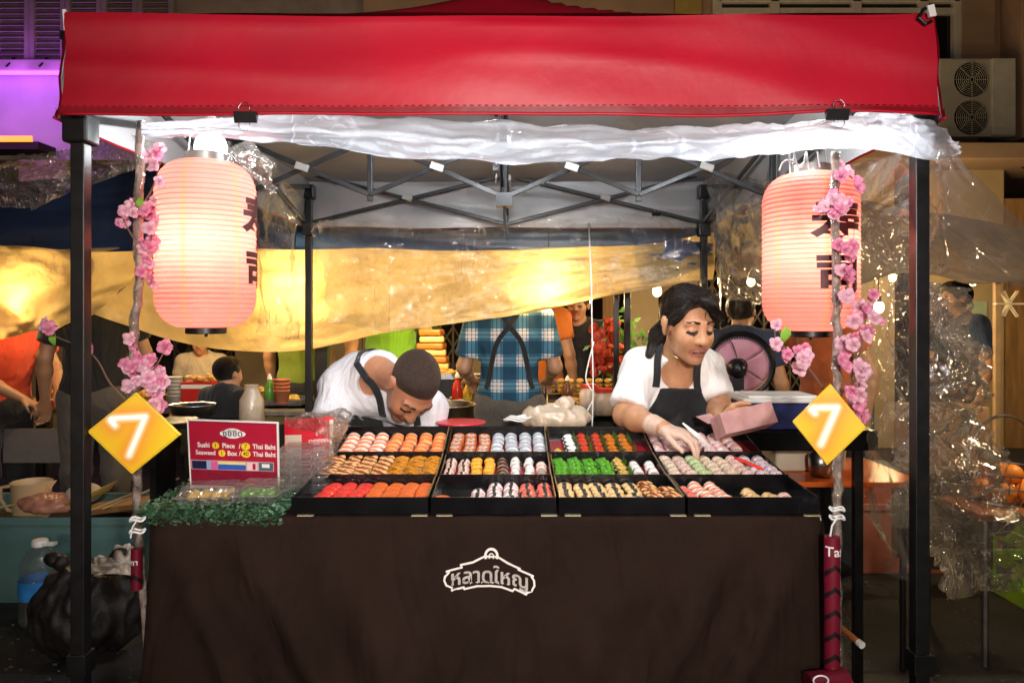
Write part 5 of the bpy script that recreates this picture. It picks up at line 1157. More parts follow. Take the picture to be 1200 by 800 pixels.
# ---- plaid shirt man, seen from behind
def plaid():
    m = mat('teal_plaid_cotton', (.1, .2, .3), .85, var=0, bump=.25, bs=300); nt = m.node_tree; L = nt.links; tc = nt.nodes.new('ShaderNodeTexCoord'); sp = nt.nodes.new('ShaderNodeSeparateXYZ'); L.new(tc.outputs['Object'], sp.inputs[0])
    def band(out, period, ph):
        a = nt.nodes.new('ShaderNodeMath'); a.operation = 'MULTIPLY_ADD'; a.inputs[1].default_value = 1.22/period; a.inputs[2].default_value = ph; L.new(out, a.inputs[0])
        f = nt.nodes.new('ShaderNodeMath'); f.operation = 'FRACT'; L.new(a.outputs[0], f.inputs[0])
        r = nt.nodes.new('ShaderNodeValToRGB'); r.color_ramp.interpolation = 'CONSTANT'; e = r.color_ramp.elements; e[0].position = 0; e[0].color = (0, 0, 0, 1); e[1].position = .40; e[1].color = (.65, .65, .65, 1)
        for p, v in ((.47, .15), (.50, 1), (.62, .3), (.66, 1), (.78, .15), (.81, .65), (.88, 0)): x = e.new(p); x.color = (v, v, v, 1)
        L.new(f.outputs[0], r.inputs[0]); return r
    bx = band(sp.outputs['X'], .165, .13); bz = band(sp.outputs['Z'], .165, .3)
    ad = nt.nodes.new('ShaderNodeMix'); ad.data_type = 'FLOAT'; ad.inputs['Factor'].default_value = .5; L.new(bx.outputs[0], ad.inputs['A']); L.new(bz.outputs[0], ad.inputs['B'])
    r = nt.nodes.new('ShaderNodeValToRGB'); e = r.color_ramp.elements; e[0].position = 0; e[0].color = (.008, .05, .10, 1); e[1].position = .85; e[1].color = (.66, .60, .57, 1)
    for p, c in ((.3, (.02, .11, .18, 1)), (.5, (.07, .19, .28, 1)), (.7, (.42, .42, .46, 1))): x = e.new(p); x.color = c
    L.new(ad.outputs['Result'], r.inputs[0]); L.new(r.outputs[0], nt.nodes['Principled BSDF'].inputs['Base Color']); return m
CL['plaid'] = plaid(); m_grey = clothm('grey_trouser_cloth', (.10, .085, .07)); m_blackstrap = clothm('black_webbing', (.012, .012, .014))
PLX = P(597, 373, 4.05).x
pt, pq = bystander('man seen from behind in blue plaid shirt with crossed black apron straps', (PLX, 4.05, 0), 180, 1.66, CL['plaid'], m_grey, 'short', .008, .80, 3,
                   elL=(.245, .02, 1.08), wrL=(.22, -.20, 1.0), elR=(-.245, .02, 1.08), wrR=(-.22, -.20, 1.0))
tpp = torso_prims(pq.pel, pq.nk, pq.sl, pq.sr, pq.s)
for a in (-1, 1):
    strap([Vector((PLX+a*.075, 3.9, 1.42)), Vector((PLX+a*.0, 3.88, 1.32)), Vector((PLX-a*.07, 3.9, 1.22)), Vector((PLX-a*.115, 3.9, 1.10)), Vector((PLX-a*.14, 3.94, .98))], .017, tpp, m_blackstrap, pt, .013)
G = 'market traders and shoppers behind the stall'
m_or = clothm('orange_red_tee', (.62, .06, .02)); m_blk = clothm('black_tee', (.012, .012, .013)); m_grn = clothm('lime_green_tee', (.18, .42, .02)); m_olv = clothm('olive_green_tee', (.16, .22, .02)); m_tan = clothm('tan_tee', (.42, .34, .25)); m_org = clothm('orange_tee', (.60, .16, .02)); m_nav = clothm('dark_blue_shirt', (.02, .035, .075)); m_jack = clothm('black_jacket', (.014, .014, .016)); m_rust = clothm('rust_orange_tee', (.42, .10, .025))
def at(px, Y): return ((px-600)*Y/FP, Y, 0)
bystander('trader in orange red tee reaching out over food trays at the far left', at(0, 4.42), 62, 1.56, m_or, m_drk, 'short', .009, .62, 11, G, lean=18, elR=(-.20, -.22, 1.06), wrR=(-.08, -.40, .95), elL=(.22, -.20, 1.12), wrL=(.12, -.42, .97))
bystander('person in black tee and grey trousers standing behind the left front leg', at(112, 4.22), 200, 1.70, m_blk, m_grey, 'short', .010, .7, 12, G, elR=(-.24, -.02, 1.12), wrR=(-.20, -.24, 1.08))
bystander('boy in tan tee looking out under the yellow tarpaulin', at(236, 5.6), 8, 1.26, m_tan, m_drk, 'short', .0085, .6, 13, G)
bystander('person in olive green tee with back turned beside the left rear leg', at(352, 5.4), 170, 1.62, m_olv, m_drk, 'short', .011, .5, 14, G)
bystander('person in bright lime green tee whose head is behind the tarpaulin', at(458, 5.0), 180, 1.78, m_grn, m_drk, 'short', .011, .4, 15, G)
bystander('woman with tied back hair and dark green top beside the striped stack', at(484, 5.3), 40, 1.52, clothm('dark_green_top', (.03, .08, .02)), m_drk, 'long', .009, .6, 16, G)
bystander('person in orange tee standing beyond the plaid shirt man', at(632, 5.2), 150, 1.66, m_org, m_drk, 'short', .011, .6, 17, G)
bystander('man in black jacket standing beyond the trays under the tarpaulin', at(678, 5.3), -18, 1.56, m_jack, m_drk, 'short', .0085, 1.9, 18, G)
bystander('person with black hair and dark blue shirt sitting behind the pink fan', at(868, 4.1), 150, 1.50, m_nav, m_jean, 'short', .009, .6, 19, G)
bystander('trader in orange tee behind the right lantern reaching to one side', at(972, 4.0), -60, 1.60, m_rust, m_drk, 'short', .009, .5, 20, G, lean=10, elR=(-.26, -.14, 1.12), wrR=(-.16, -.36, 1.02))
bystander('man in dark blue shirt and glasses walking past at the right', at(1121, 4.9), -80, 1.60, m_nav, m_drk, 'short', .0085, .7, 21, G)
bystander('person with black hair crouching low behind the price sign', at(266, 3.75), 150, 1.16, m_blk, m_drk, 'short', .009, .6, 22, G)
# ------------------------------------------------------------------ blossom poles
m_bark = mat('wrapped_bark', (.30, .23, .20), .35, var=.7, vs=26, bump=.6, bs=60); m_petal = thin_mat('pink_silk_petal', (.86, .30, .48), trans=.35, rough=.5, gloss=.04, var=.25, vs=60, bump=.05); m_petal2 = thin_mat('pale_pink_petal', (.90, .52, .64), trans=.35, rough=.5, gloss=.04, var=.2, vs=60, bump=.05)
m_stam = mat('flower_centre', (.55, .10, .22), .6); m_green2 = mat('leaf_green', (.16, .34, .03), .5, var=.3); m_twig = mat('brown_twig', (.16, .09, .06), .7)
def flower_mesh(seed, pm):
    rn = random.Random(seed); m = MB()
    for k in range(5):
        a = 2*PI*k/5+rn.uniform(-.12, .12); Mx = Matrix.Rotation(a, 3, 'Z') @ Matrix.Rotation(-rn.uniform(.25, .6), 3, 'Y'); L = .0165*rn.uniform(.85, 1.15)
        m.grid(lambda u, v: Mx @ Vector((.002+L*v, (u-.5)*.0175*math.sin(PI*min(.98, .12+v*.80))**.8*(1-.15*(v > .9)), .004*math.sin(PI*v)-.0035*abs(u-.5)*2+.003*v*v)), 4, 5)
    m.mat(1)
    for k in range(7): a = 2*PI*k/7; m.tube([(0, 0, 0), (.0035*math.cos(a), .0035*math.sin(a), .009)], .0006, 4)
    m.ell((0, 0, .001), (.003, .003, .003), n=6, m=4); me = m.mesh('flower'); me.polygons.foreach_set('use_smooth', [True]*len(me.polygons)); me.materials.append(pm); me.materials.append(m_stam); return me
FM = [flower_mesh(i, m_petal if i % 2 else m_petal2) for i in range(6)]
def blossom(label, trunk, tw, twigs, flowers, leaves, Y, clus, seed, rings):
    rn = random.Random(seed); base = P(*trunk[-1][:2], trunk[-1][2]); t = thing('blossom_pole', label, 'artificial tree', base, 'blossom poles at the stall corners')
    m = MB(); pts = [P(*p) for p in trunk]; n = 60; path = [crom(pts, i/n)+Vector((rn.uniform(-1, 1), rn.uniform(-1, 1), 0))*.0014 for i in range(n+1)]; m.tube(path, [tw*(1+.12*rn.random()) for _ in range(n+1)], 10); m.build('pole', m_bark, t, smooth=True)
    m = MB(); fr = [p+Vector((rn.uniform(-1, 1), rn.uniform(-1, 1), 0))*.004 for p in path[::1]]; m.tube(fr, [tw*rn.uniform(1.05, 1.35) for _ in fr], 9, cap=False); m.build('film_wrap', m_filmcr, t)
    for tw_ in twigs:
        m = MB(); pp = [P(*p) for p in tw_]; m.tube([crom(pp, i/12) for i in range(13)], [.0032-.002*i/12 for i in range(13)], 6); m.build('twig', m_twig, t)
    k = 0
    for (x, y, cnt) in flowers:
        for j in range(cnt):
            dx, dy = (0, 0) if j == 0 else (rn.uniform(-8, 8), rn.uniform(-8, 8)); p = P(x+dx, y+dy, Y+rn.uniform(-.035, .02))
            o = bpy.data.objects.new('flower', FM[rn.randrange(6)]); C.objects.link(o); o.parent = t; o.location = p-base; sc = rn.uniform(.85, 1.3); o.scale = (sc,)*3
            d = Vector((rn.uniform(-.8, .8), -1, rn.uniform(-.5, .8))); o.rotation_euler = d.to_track_quat('Z', 'Y').to_euler(); k += 1
    for (x, y) in leaves:
        m = MB(); c = P(x, y, Y); m.grid(lambda u, v: c+Vector(((u-.5)*.018*math.sin(PI*(.08+.84*v)), -.01*math.sin(PI*v), .034*(v-.4))), 4, 6); m.build('leaf', m_green2, t, smooth=True)
    m = MB(); 
    for (px, py) in rings: c = P(px, py, Y); m.tube([c+Vector((.017*math.cos(a), .017*math.sin(a), .003*math.sin(3*a))) for a in [2*PI*i/16 for i in range(17)]], .003, 5)
    m.tube([P(*rings[-1], Y-.018), P(rings[-1][0]-6, rings[-1][1]+10, Y-.022), P(rings[-1][0]-8, rings[-1][1]+22, Y-.02)], .0022, 5); m.build('cable_tie', m_white, t)
    print('flowers', k)
blossom('pink blossom pole by the left lantern carrying a diamond number sign', [(164, 142, 1.87), (163, 250, 1.87), (163, 330, 1.87), (156, 410, 1.87), (160, 500, 1.90), (161, 600, 1.97), (168, 700, 2.06), (180, 830, 2.12)], .0092,
        [[(163, 290, 1.87), (150, 268, 1.86), (140, 250, 1.85)], [(163, 245, 1.87), (178, 222, 1.85), (188, 190, 1.84)], [(163, 300, 1.87), (176, 285, 1.85), (180, 250, 1.85)], [(160, 480, 1.87), (130, 450, 1.85), (108, 415, 1.84), (60, 392, 1.84)], [(160, 460, 1.87), (182, 430, 1.84), (196, 405, 1.84)], [(160, 440, 1.87), (175, 445, 1.84), (188, 475, 1.84)]],
        [(184, 180, 3), (182, 197, 2), (188, 212, 1), (149, 247, 4), (141, 262, 2), (182, 235, 2), (178, 252, 3), (176, 268, 2), (170, 284, 3), (178, 298, 4), (174, 315, 3), (178, 326, 2), (158, 404, 2), (164, 418, 1), (156, 430, 5), (170, 428, 4), (183, 438, 4), (170, 445, 4), (190, 445, 2), (180, 458, 4), (192, 434, 2), (194, 406, 1), (58, 387, 2), (106, 404, 1), (186, 474, 3), (160, 446, 2)],
        [(166, 240), (178, 440), (64, 398), (184, 447)], 1.85, None, 5, [(161, 622), (161, 608)])
blossom('pink blossom pole in front of the right lantern carrying a diamond number sign', [(979, 178, 1.87), (979, 260, 1.87), (980, 350, 1.87), (981, 430, 1.87), (982, 520, 1.87), (981, 600, 1.88), (981, 700, 1.88), (981, 840, 1.88)], .0092,
        [[(980, 230, 1.86), (988, 205, 1.84), (1004, 212, 1.83)], [(980, 360, 1.86), (995, 330, 1.84), (998, 300, 1.84)], [(981, 470, 1.86), (1006, 420, 1.84), (1016, 360, 1.84)], [(981, 480, 1.86), (945, 428, 1.84), (912, 400, 1.84), (908, 385, 1.84)], [(982, 500, 1.86), (1002, 470, 1.84), (1008, 440, 1.84)]],
        [(983, 194, 1), (992, 204, 3), (1004, 212, 2), (977, 236, 5), (967, 243, 3), (985, 243, 4), (976, 254, 2), (994, 238, 1), (990, 293, 3), (998, 290, 2), (986, 318, 3), (992, 328, 2), (994, 346, 3), (1018, 352, 2), (1008, 366, 4), (1024, 374, 3), (1000, 376, 2), (1014, 394, 2), (994, 400, 3), (1000, 404, 2), (984, 422, 4), (1010, 434, 3), (1006, 444, 2), (998, 458, 2), (1008, 468, 3), (1000, 474, 3), (1004, 484, 2), (911, 382, 1), (911, 404, 2), (920, 415, 3), (935, 412, 3), (944, 416, 2), (942, 426, 2)],
        [(921, 392), (917, 396)], 1.85, None, 9, [(981, 596), (981, 606)])

# ------------------------------------------------------------------ diamond signs with a printed 7 that is given emission
def sign_mat(name, pts):
    m = mat(name, (.85, .55, .02), .35, var=0); nt = m.node_tree; L = nt.links; tc = nt.nodes.new('ShaderNodeTexCoord'); sp = nt.nodes.new('ShaderNodeSeparateXYZ'); L.new(tc.outputs['Object'], sp.inputs[0])
    cb = nt.nodes.new('ShaderNodeCombineXYZ'); L.new(sp.outputs['X'], cb.inputs['X']); L.new(sp.outputs['Z'], cb.inputs['Y'])
    prev = None
    for (a, b) in zip(pts[:-1], pts[1:]):
        d = Vector((b[0]-a[0], b[1]-a[1])); q = nt.nodes.new('ShaderNodeVectorMath'); q.operation = 'SUBTRACT'; q.inputs[1].default_value = (a[0], a[1], 0); L.new(cb.outputs[0], q.inputs[0])
        dt = nt.nodes.new('ShaderNodeVectorMath'); dt.operation = 'DOT_PRODUCT'; dt.inputs[1].default_value = (d.x/d.length_squared, d.y/d.length_squared, 0); L.new(q.outputs[0], dt.inputs[0])
        cl = nt.nodes.new('ShaderNodeClamp'); L.new(dt.outputs['Value'], cl.inputs[0]); sc = nt.nodes.new('ShaderNodeVectorMath'); sc.operation = 'SCALE'; sc.inputs[0].default_value = (d.x, d.y, 0); L.new(cl.outputs[0], sc.inputs['Scale'])
        ds = nt.nodes.new('ShaderNodeVectorMath'); ds.operation = 'DISTANCE'; L.new(q.outputs[0], ds.inputs[0]); L.new(sc.outputs[0], ds.inputs[1])
        if prev is None: prev = ds.outputs['Value']
        else: mn = nt.nodes.new('ShaderNodeMath'); mn.operation = 'MINIMUM'; L.new(prev, mn.inputs[0]); L.new(ds.outputs['Value'], mn.inputs[1]); prev = mn.outputs[0]
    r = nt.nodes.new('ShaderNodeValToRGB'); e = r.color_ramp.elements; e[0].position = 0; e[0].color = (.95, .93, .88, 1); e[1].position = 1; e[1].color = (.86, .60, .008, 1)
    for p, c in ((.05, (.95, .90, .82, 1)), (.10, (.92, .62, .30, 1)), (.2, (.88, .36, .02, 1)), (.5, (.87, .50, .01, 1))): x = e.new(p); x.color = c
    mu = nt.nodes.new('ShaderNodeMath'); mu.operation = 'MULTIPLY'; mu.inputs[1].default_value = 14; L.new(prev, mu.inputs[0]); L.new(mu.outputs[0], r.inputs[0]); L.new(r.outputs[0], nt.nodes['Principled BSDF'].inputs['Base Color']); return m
m_yel = mat('yellow_sign_edge', (.80, .62, .02), .35, var=.05); m_numglow = mat('white_number_glow', (.92, .90, .86), .3, var=0, emit=(1, .86, .66), es=.55)  # the number is print; emission added so it glows
def diamond(px, py, Y, hw, hh, yaw, tilt, label, num):
    c = P(px, py, Y); t = thing('number_sign', label, 'sign', c, 'diamond number signs'); 
    m = MB(); k = 1/math.cos(R(yaw)); poly = [(0, -hh), (hw*k, 0), (0, hh), (-hw*k, 0)]
    Mz = Matrix.Rotation(R(yaw), 3, 'Z') @ Matrix.Rotation(R(tilt), 3, 'Y'); fn = lambda v: c+Vector((v.x, v.z, v.y))
    pts = [(x*k, y) for x, y in num]
    mat_ = sign_mat('yellow_sign_face', pts)
    m.prism(poly, -.006, .006, fn); o = m.build('board', mat_, t, bevel=.002)
    m = MB(); rim = [(x*.94, y*.94) for x, y in poly]; n = 4
    for i in range(4): a = Vector((rim[i][0], -.0068, rim[i][1])); b = Vector((rim[(i+1) % 4][0], -.0068, rim[(i+1) % 4][1])); m.bar(c+a, c+b, .0022, .0018)
    o2 = m.build('border_line', mat('sign_border', (.62, .50, .02), .4, var=.05), t)
    m = MB(); path = []
    for a, b in zip(pts[:-1], pts[1:]): path += [Vector((a[0]+(b[0]-a[0])*i/8, -.0085, a[1]+(b[1]-a[1])*i/8)) for i in range(8)]
    path.append(Vector((pts[-1][0], -.0085, pts[-1][1]))); m.tube([c+p for p in path], .0034, 8); o3 = m.build('number_seven', m_numglow, t, smooth=True)
    t.rotation_euler = Mz.to_euler()
    m = MB(); m.box(c+Vector((0, .012, .01)), (.02, .016, .04)); m.build('bracket', m_black, t)
kk = 1.80/FP
diamond(158, 507, 1.80, 52*kk, 48*kk, 6, 3, 'yellow diamond sign with printed 7 made to glow on the left blossom pole', [(-27*kk, 14*kk), (-21*kk, 8*kk), (-27*kk, 16*kk), (12*kk, 20*kk), (-4*kk, -26*kk)])
diamond(971, 497, 1.80, 37*kk, 48*kk, -22, 2, 'yellow diamond sign with printed 7 made to glow on the right blossom pole', [(-18*kk, 16*kk), (-14*kk, 12*kk), (-19*kk, 18*kk), (8*kk, 21*kk), (-7*kk, -24*kk)])

# ------------------------------------------------------------------ price sign on the table
sg = thing('price_sign', 'red price sign on the green mat with white Thai logo and prices in baht', 'sign', P(273, 590, 2.06))
c0 = P(274, 533, 2.09); YS = 2.09; ks = YS/FP
rt = R(3.2); la = R(-14)
def sgn(x, y, o=0):      # x,y in photo pixels from the sign's middle
    X = (x*math.cos(rt)+y*math.sin(rt)*-1)*ks; Z = (-y+x*-.035)*ks; return c0+Vector((X-.0*o, -math.sin(la)*Z*-1-o, Z))
m = MB(); W2, H2 = 53, 42
def quad(m, x0, y0, x1, y1, o): m.add([sgn(x0, y0, o), sgn(x0, y1, o), sgn(x1, y1, o), sgn(x1, y0, o)], [(0, 1, 2, 3)])
a = [sgn(-W2, -H2, 0), sgn(-W2, H2+6, 0), sgn(W2, H2+6, 0), sgn(W2, -H2, 0)]; b = [p+Vector((0, .004, 0)) for p in a]
m.add(a+b, [(0, 1, 2, 3), (7, 6, 5, 4), (0, 4, 5, 1), (1, 5, 6, 2), (2, 6, 7, 3), (3, 7, 4, 0)]); m.build('board', m_white, sg)
m_srd = mat('sign_red', (.42, .012, .04), .3, var=.1, vs=4); m_srd2 = mat('sign_dark_red', (.24, .012, .035), .3, var=.1, vs=60)
m = MB(); quad(m, -51, -40, 51, 38, .0012); m.build('printed_face', m_srd, sg)
for yy in ((-40, -38.5), (37, 38.5), (19, 37)): m = MB(); quad(m, -51, yy[0], 51, yy[1], .0018); m.build('printed_band', m_srd2, sg)
def stext(s, x, y, size, o, mt, bold=.008, sx=1, nm='lettering'):
    mb = text_mb(s, size*ks, lambda v: sgn(x+v.x/ks, y-v.y/ks, o+v.z*.3), .0003, bold=bold, sx=sx); mb.build(nm, mt, sg)
m_wp = mat('white_print', (.86, .84, .82), .4, var=0); m_yp = mat('yellow_print', (.88, .62, .03), .4, var=0); m_dk = mat('dark_print', (.12, .06, .02), .4, var=0); m_dkb = mat('navy_print', (.01, .015, .06), .4, var=0)
m = MB(); 
for (x, y, rx, ry) in ((0, -26.5, 11, 6.2), (-8, -26, 7, 3.5), (8, -26, 7, 3.5)):
    m.add([sgn(x, y, .0020+.0001*rx)]+[sgn(x+rx*math.cos(q), y-ry*math.sin(q), .0020+.0001*rx) for q in [2*PI*i/24 for i in range(24)]], [(0, 1+i, 1+(i+1) % 24) for i in range(24)])
m.build('logo', m_wp, sg)
stext('ซูชิชิด', 0, -26.3, 9.6, .0042, m_dkb, .012, 1.1)
def disc(x, y, rx, ry=None):
    ry = ry or rx; m = MB(); m.add([sgn(x, y, .0022)]+[sgn(x+rx*math.cos(q), y-ry*math.sin(q), .0022) for q in [2*PI*i/20 for i in range(20)]], [(0, 1+i, 1+(i+1) % 20) for i in range(20)]); m.build('price_disc', m_yp, sg)
for (s, x, y) in (('Sushi', -34.5, -11.2), ('Piece', -5.5, -11.2), ('/', 7.5, -11.2), ('Thai Baht', 36, -11.2), ('Seaweed', -32.5, -2.0), ('Box', -1.5, -2.0), ('/', 7.5, -2.0), ('Thai Baht', 36, -2.0)): stext(s, x, y, 8.1 if s != 'Seaweed' else 7.6, .0022, m_wp, .022, .86)
disc(-20.5, -11.2, 4.2); disc(14.5, -11.2, 5.2, 4.4); disc(-13.5, -2, 4.2); disc(14.5, -2, 5.6, 4.4)
for s, x, y in (('1', -20.5, -11.2), ('7', 14.5, -11.2), ('1', -13.5, -2), ('40', 14.5, -2)): stext(s, x, y, 7, .0030, m_dk, .006)
strip = [(-49, -32, m_dkb), (-32, -27, mat('light_blue_print', (.25, .45, .7), .4)), (-27, -19, mat('pink_print', (.75, .12, .35), .4)), (-18.5, 14, None), (15.5, 28, mat('pale_pink_print', (.85, .6, .62), .4)), (29.5, 46, mat('slate_print', (.08, .14, .18), .4))]
m = MB(); quad(m, -50, 7, 47, 18.6, .0020); m.build('picture_strip', mat('strip_frame', (.6, .35, .4), .4), sg)
for x0, x1, mm in strip:
    if mm is None:
        for y0, y1, c in ((8, 11.5, (.85, .72, .3)), (11.5, 18, (.03, .12, .5))): m = MB(); quad(m, x0, y0, x1, y1, .0026); m.build('picture', mat('picture_print', c, .4), sg)
    else: m = MB(); quad(m, x0, 8, x1, 18, .0026); m.build('picture', mm, sg)
m = MB(); quad(m, 33, 9.5, 42, 14, .0032); m.build('picture', m_wp, sg); m = MB(); quad(m, 22, 9.5, 25.5, 17, .0032); m.build('picture', m_srd, sg)
m = MB(); a = sgn(0, -10, -.006); m.bar(a, Vector((a.x, 2.22, TZ+.012)), .05, .004); m.build('back_stay', m_white, sg)

# ------------------------------------------------------------------ green mat, clear food boxes, red packs left of the trays
m_grassy = mat('artificial_leaf', (.05, .13, .065), .5, var=.7, vs=40); m_grassy2 = mat('pale_artificial_leaf', (.14, .26, .15), .45, var=.5, vs=40)
gm_ = MB(); rn = random.Random(4)
for i in range(5200):
    edge = rn.random() < .45
    x = rn.uniform(-.962, -.592); y = TY0-.018+rn.random()*.03 if edge else rn.uniform(TY0-.01, 2.24); z = TZ+rn.uniform(.004, .034)-(.028*rn.random() if edge else 0)
    a = rn.uniform(0, 2*PI); l = rn.uniform(.008, .017); d = Vector((math.cos(a), math.sin(a), rn.uniform(-.2, .7)))*l; w = Vector((-math.sin(a), math.cos(a), rn.uniform(-.3, .3)))*l*.35; p = Vector((x, y, z)); gm_.mi = rn.random() < .4
    gm_.add([p-d*.4, p+w, p+d*.6, p-w], [(0, 1, 2, 3)])
gm_.mi = 0; gm_.box((-.777, 2.09, TZ+.0055), (.36, .31, .006))
tag(gm_.build('leaf_mat', [m_grassy, m_grassy2]), 'green artificial leaf mat on the table corner under the price sign', 'mat')
m_clear = film_mat('clear_box_plastic', gloss=.22, rough=.06, milk=.09, bump=.25, bs=14)
def clamshell(name, c, w, d, h, rz, label, fill=None, group='clear food boxes'):
    t = thing(name, label, 'box', c, group); c = Vector(c); Mx = Matrix.Rotation(R(rz), 3, 'Z'); f = lambda x, y, z: c+Mx @ Vector((x, y, z))
    def shell(z0, z1, k0, k1):
        m = MB(); n = 6; ring = lambda k, z: [(sx*w/2*k, sy*d/2*k, z) for sx, sy in ((-1, -1), (1, -1), (1, 1), (-1, 1))]
        a, b = ring(k0, z0), ring(k1, z1); m.add([f(*p) for p in a+b], [(0, 1, 5, 4), (1, 2, 6, 5), (2, 3, 7, 6), (3, 0, 4, 7), (0, 1, 2, 3)] if z0 < z1 else [(0, 4, 5, 1), (1, 5, 6, 2), (2, 6, 7, 3), (3, 7, 4, 0), (0, 1, 2, 3)])
        q = ring(k1*1.06, z1); qq = ring(k1, z1); 
        for i in range(4): m.bar(f(*q[i]), f(*q[(i+1) % 4]), .006, .0025)
        return m
    shell(.001, h*.45, .88, 1).build('box_base', m_clear, t, bevel=.002); shell(h, h*.47, .86, 1).build('box_lid', m_clear, t, bevel=.002)
    if fill:
        m = MB(); 
        for i in range(4): m.ell(f(-w*.3+w*.2*i, 0, h*.34), (w*.11, d*.38, h*.26), Mx, 10, 6)
        m.build('food', fill, t, smooth=True)
    return t
clamshell('food_box', P(248, 588, 1.985)+Vector((0, 0, .004)), .15, .11, .045, 8, 'clear food box with yellow green filling at the front of the leaf mat', m_corn)
clamshell('food_box', P(305, 586, 1.985)+Vector((0, 0, .004)), .12, .11, .045, -6, 'clear food box with brown green filling beside the red tray', m_leaf)
for k in range(6): clamshell('food_box', (P(354, 560, 2.14).x, 2.17, TZ+.004+.022*k), .14, .12, .03, 3, ['lowest', 'second lowest', 'third lowest', 'third highest', 'second highest', 'topmost'][k]+' empty clear box in the stack right of the price sign', None, 'stacked empty clear boxes')
# snack pack
sp_ = thing('snack_pack', 'red snack pack with white lettering standing behind the clear boxes', 'packet', P(362, 560, 2.4)); m_pk = mat('red_foil_pack', (.72, .02, .04), .2, var=.08, vs=8, coat=.3); m_pk2 = mat('cream_pack_panel', (.75, .62, .5), .3)
pc = P(362, 522, 2.36); m = MB()
def pk(u, v, o): x = (u-.5)*.155; z = (v-.5)*.175; b = .016*(1-abs(2*u-1)**3)*(1-abs(2*v-1)**3); return pc+Vector((x, -(b)*o+.004*noise.noise(Vector((u*4, v*4, 2))), z+x*.06))
m.grid(lambda u, v: pk(u, v, 1), 16, 16); m.grid(lambda u, v: pk(1-u, v, -1), 16, 16); m.build('pack_bag', m_pk, sp_, smooth=True)
def pkt(u, v, o=.0015): return pk(u, v, 1)-Vector((0, o, 0))
for u0, u1, v0, v1, mm in ((.02, .38, .05, .72, m_pk2), (.93, 1.0, .02, .95, m_pk2)): m = MB(); m.grid(lambda u, v: pkt(u0+(u1-u0)*u, v0+(v1-v0)*v), 6, 6); m.build('printed_panel', mm, sp_)
for s, u, v, sz in (('oggen', .72, .60, .026), ('oao', .74, .46, .024), ('ซูชิ', .72, .74, .016)):
    text_mb(s, sz, lambda w: pkt(u+w.x/.155, v+w.y/.175, .0025+w.z), .0003, bold=.006).build('lettering', m_wp, sp_)
m = MB(); m.lathe([(.010, 0), (.019, 0)], pkt(.72, .20, .003), 20, Matrix.Rotation(R(90), 3, 'X')); m.build('round_logo', m_wp, sp_)
# crumpled clear bag above the pack
tag(sheet([[P(385, 486, 2.44), P(400, 484, 2.45), P(415, 490, 2.46)], [P(336, 488, 2.38), P(375, 484, 2.36), P(412, 486, 2.42)], [P(338, 500, 2.34), P(378, 500, 2.32), P(398, 520, 2.36)], [P(350, 504, 2.38), P(385, 520, 2.36), P(394, 550, 2.38)]], 36, 36, .02, 3, 4).build('clear_bag', m_filmcr, smooth=True), 'crumpled clear bag pushed behind the red snack pack', 'plastic bag')

# ------------------------------------------------------------------ things at the back edge of the table and on the counters behind
def bag(name, label, c, r, m, seed, handles=None, cat='plastic bag', h=.007, wr=.02, wsc=16, wan=(1, 1, 1)):
    c = Vector(c); rn = random.Random(seed); pr = [ellp(c, r, None, 0, .05)]
    for _ in range(5): pr.append(ellp(c+Vector((rn.uniform(-.7, .7)*r[0], rn.uniform(-.6, .6)*r[1], rn.uniform(-.3, .5)*r[2])), (r[0]*rn.uniform(.3, .55), r[1]*rn.uniform(.3, .55), r[2]*rn.uniform(.4, .7)), None, 0, .04))
    for hh in handles or []: 
        pts = [Vector(p) for p in hh]
        for i in range(12): pr.append(cone(crom(pts, i/12), crom(pts, (i+1)/12), .009, .009, 0, .006))
    o = sd_obj(name, solid(pr, h, cut=[rbx((c.x, c.y, c.z-r[2]*.75-.5), (2, 2, .5))]), m, None, 1, wr=wr, wsc=wsc, seed=seed, wan=wan); return tag(o, label, cat)
m_bagc = thin_mat('cream_carrier_plastic', (.78, .64, .48), trans=.35, rough=.3, gloss=.12, var=.1, vs=9, bump=.5, bs=14)
bt = thing('back_table', 'dark low counter behind the sushi table where the white bag lies', 'table', (0, 2.88, 0)); m = MB(); m.box((.02, 2.82, .80), (.86, .34, .03)); m.build('table_top', mat('dark_wood', (.04, .028, .02), .5, var=.3), bt, bevel=.004)
for x in (-.36, .40):
    for y in (2.68, 2.96): m = MB(); m.box((x, y, .392), (.03, .03, .784)); m.build('leg', m_blackmetal, bt)
bag('carrier_bag', 'cream carrier bag with handles lying behind the trays in front of the plaid shirt man', P(652, 490, 2.80), (.125, .08, .035), m_bagc, 3, [[P(640, 486, 2.78), P(660, 470, 2.78), P(665, 474, 2.77), P(650, 490, 2.76)], [P(668, 488, 2.80), P(668, 472, 2.80), P(664, 470, 2.80), P(662, 488, 2.79)]])
m = MB(); c = P(540, 496, 2.72); m.lathe([(0, .0), (.085, .0), (.092, .004), (.088, .008), (0, .012)], c, 32); tag(m.build('plastic_plate', mat('red_plastic', (.62, .03, .05), .3)), 'flat red plastic plate lying behind the orange and grey rolls', 'plate')
m = MB(); c = P(603, 493, 2.74); 
for k in range(3): m.tube([c+Vector((.04*math.cos(a)+.01*k, .02*math.sin(a), .004+.006*k+.004*math.sin(2*a))) for a in [2*PI*i/24 for i in range(25)]], .0028, 6)
tag(m.build('coiled_cord', m_white), 'white and black coiled cord beside the cream carrier bag', 'cord')
m = MB()
for pts in ([(693, 330), (694, 400), (695, 450), (694, 500)], [(696, 400), (688, 432), (687, 446), (694, 458)], [(694, 470), (684, 490), (680, 500)]): m.tube([crom([P(x, y, 3.0) for x, y in pts], i/16) for i in range(17)], .003, 6)
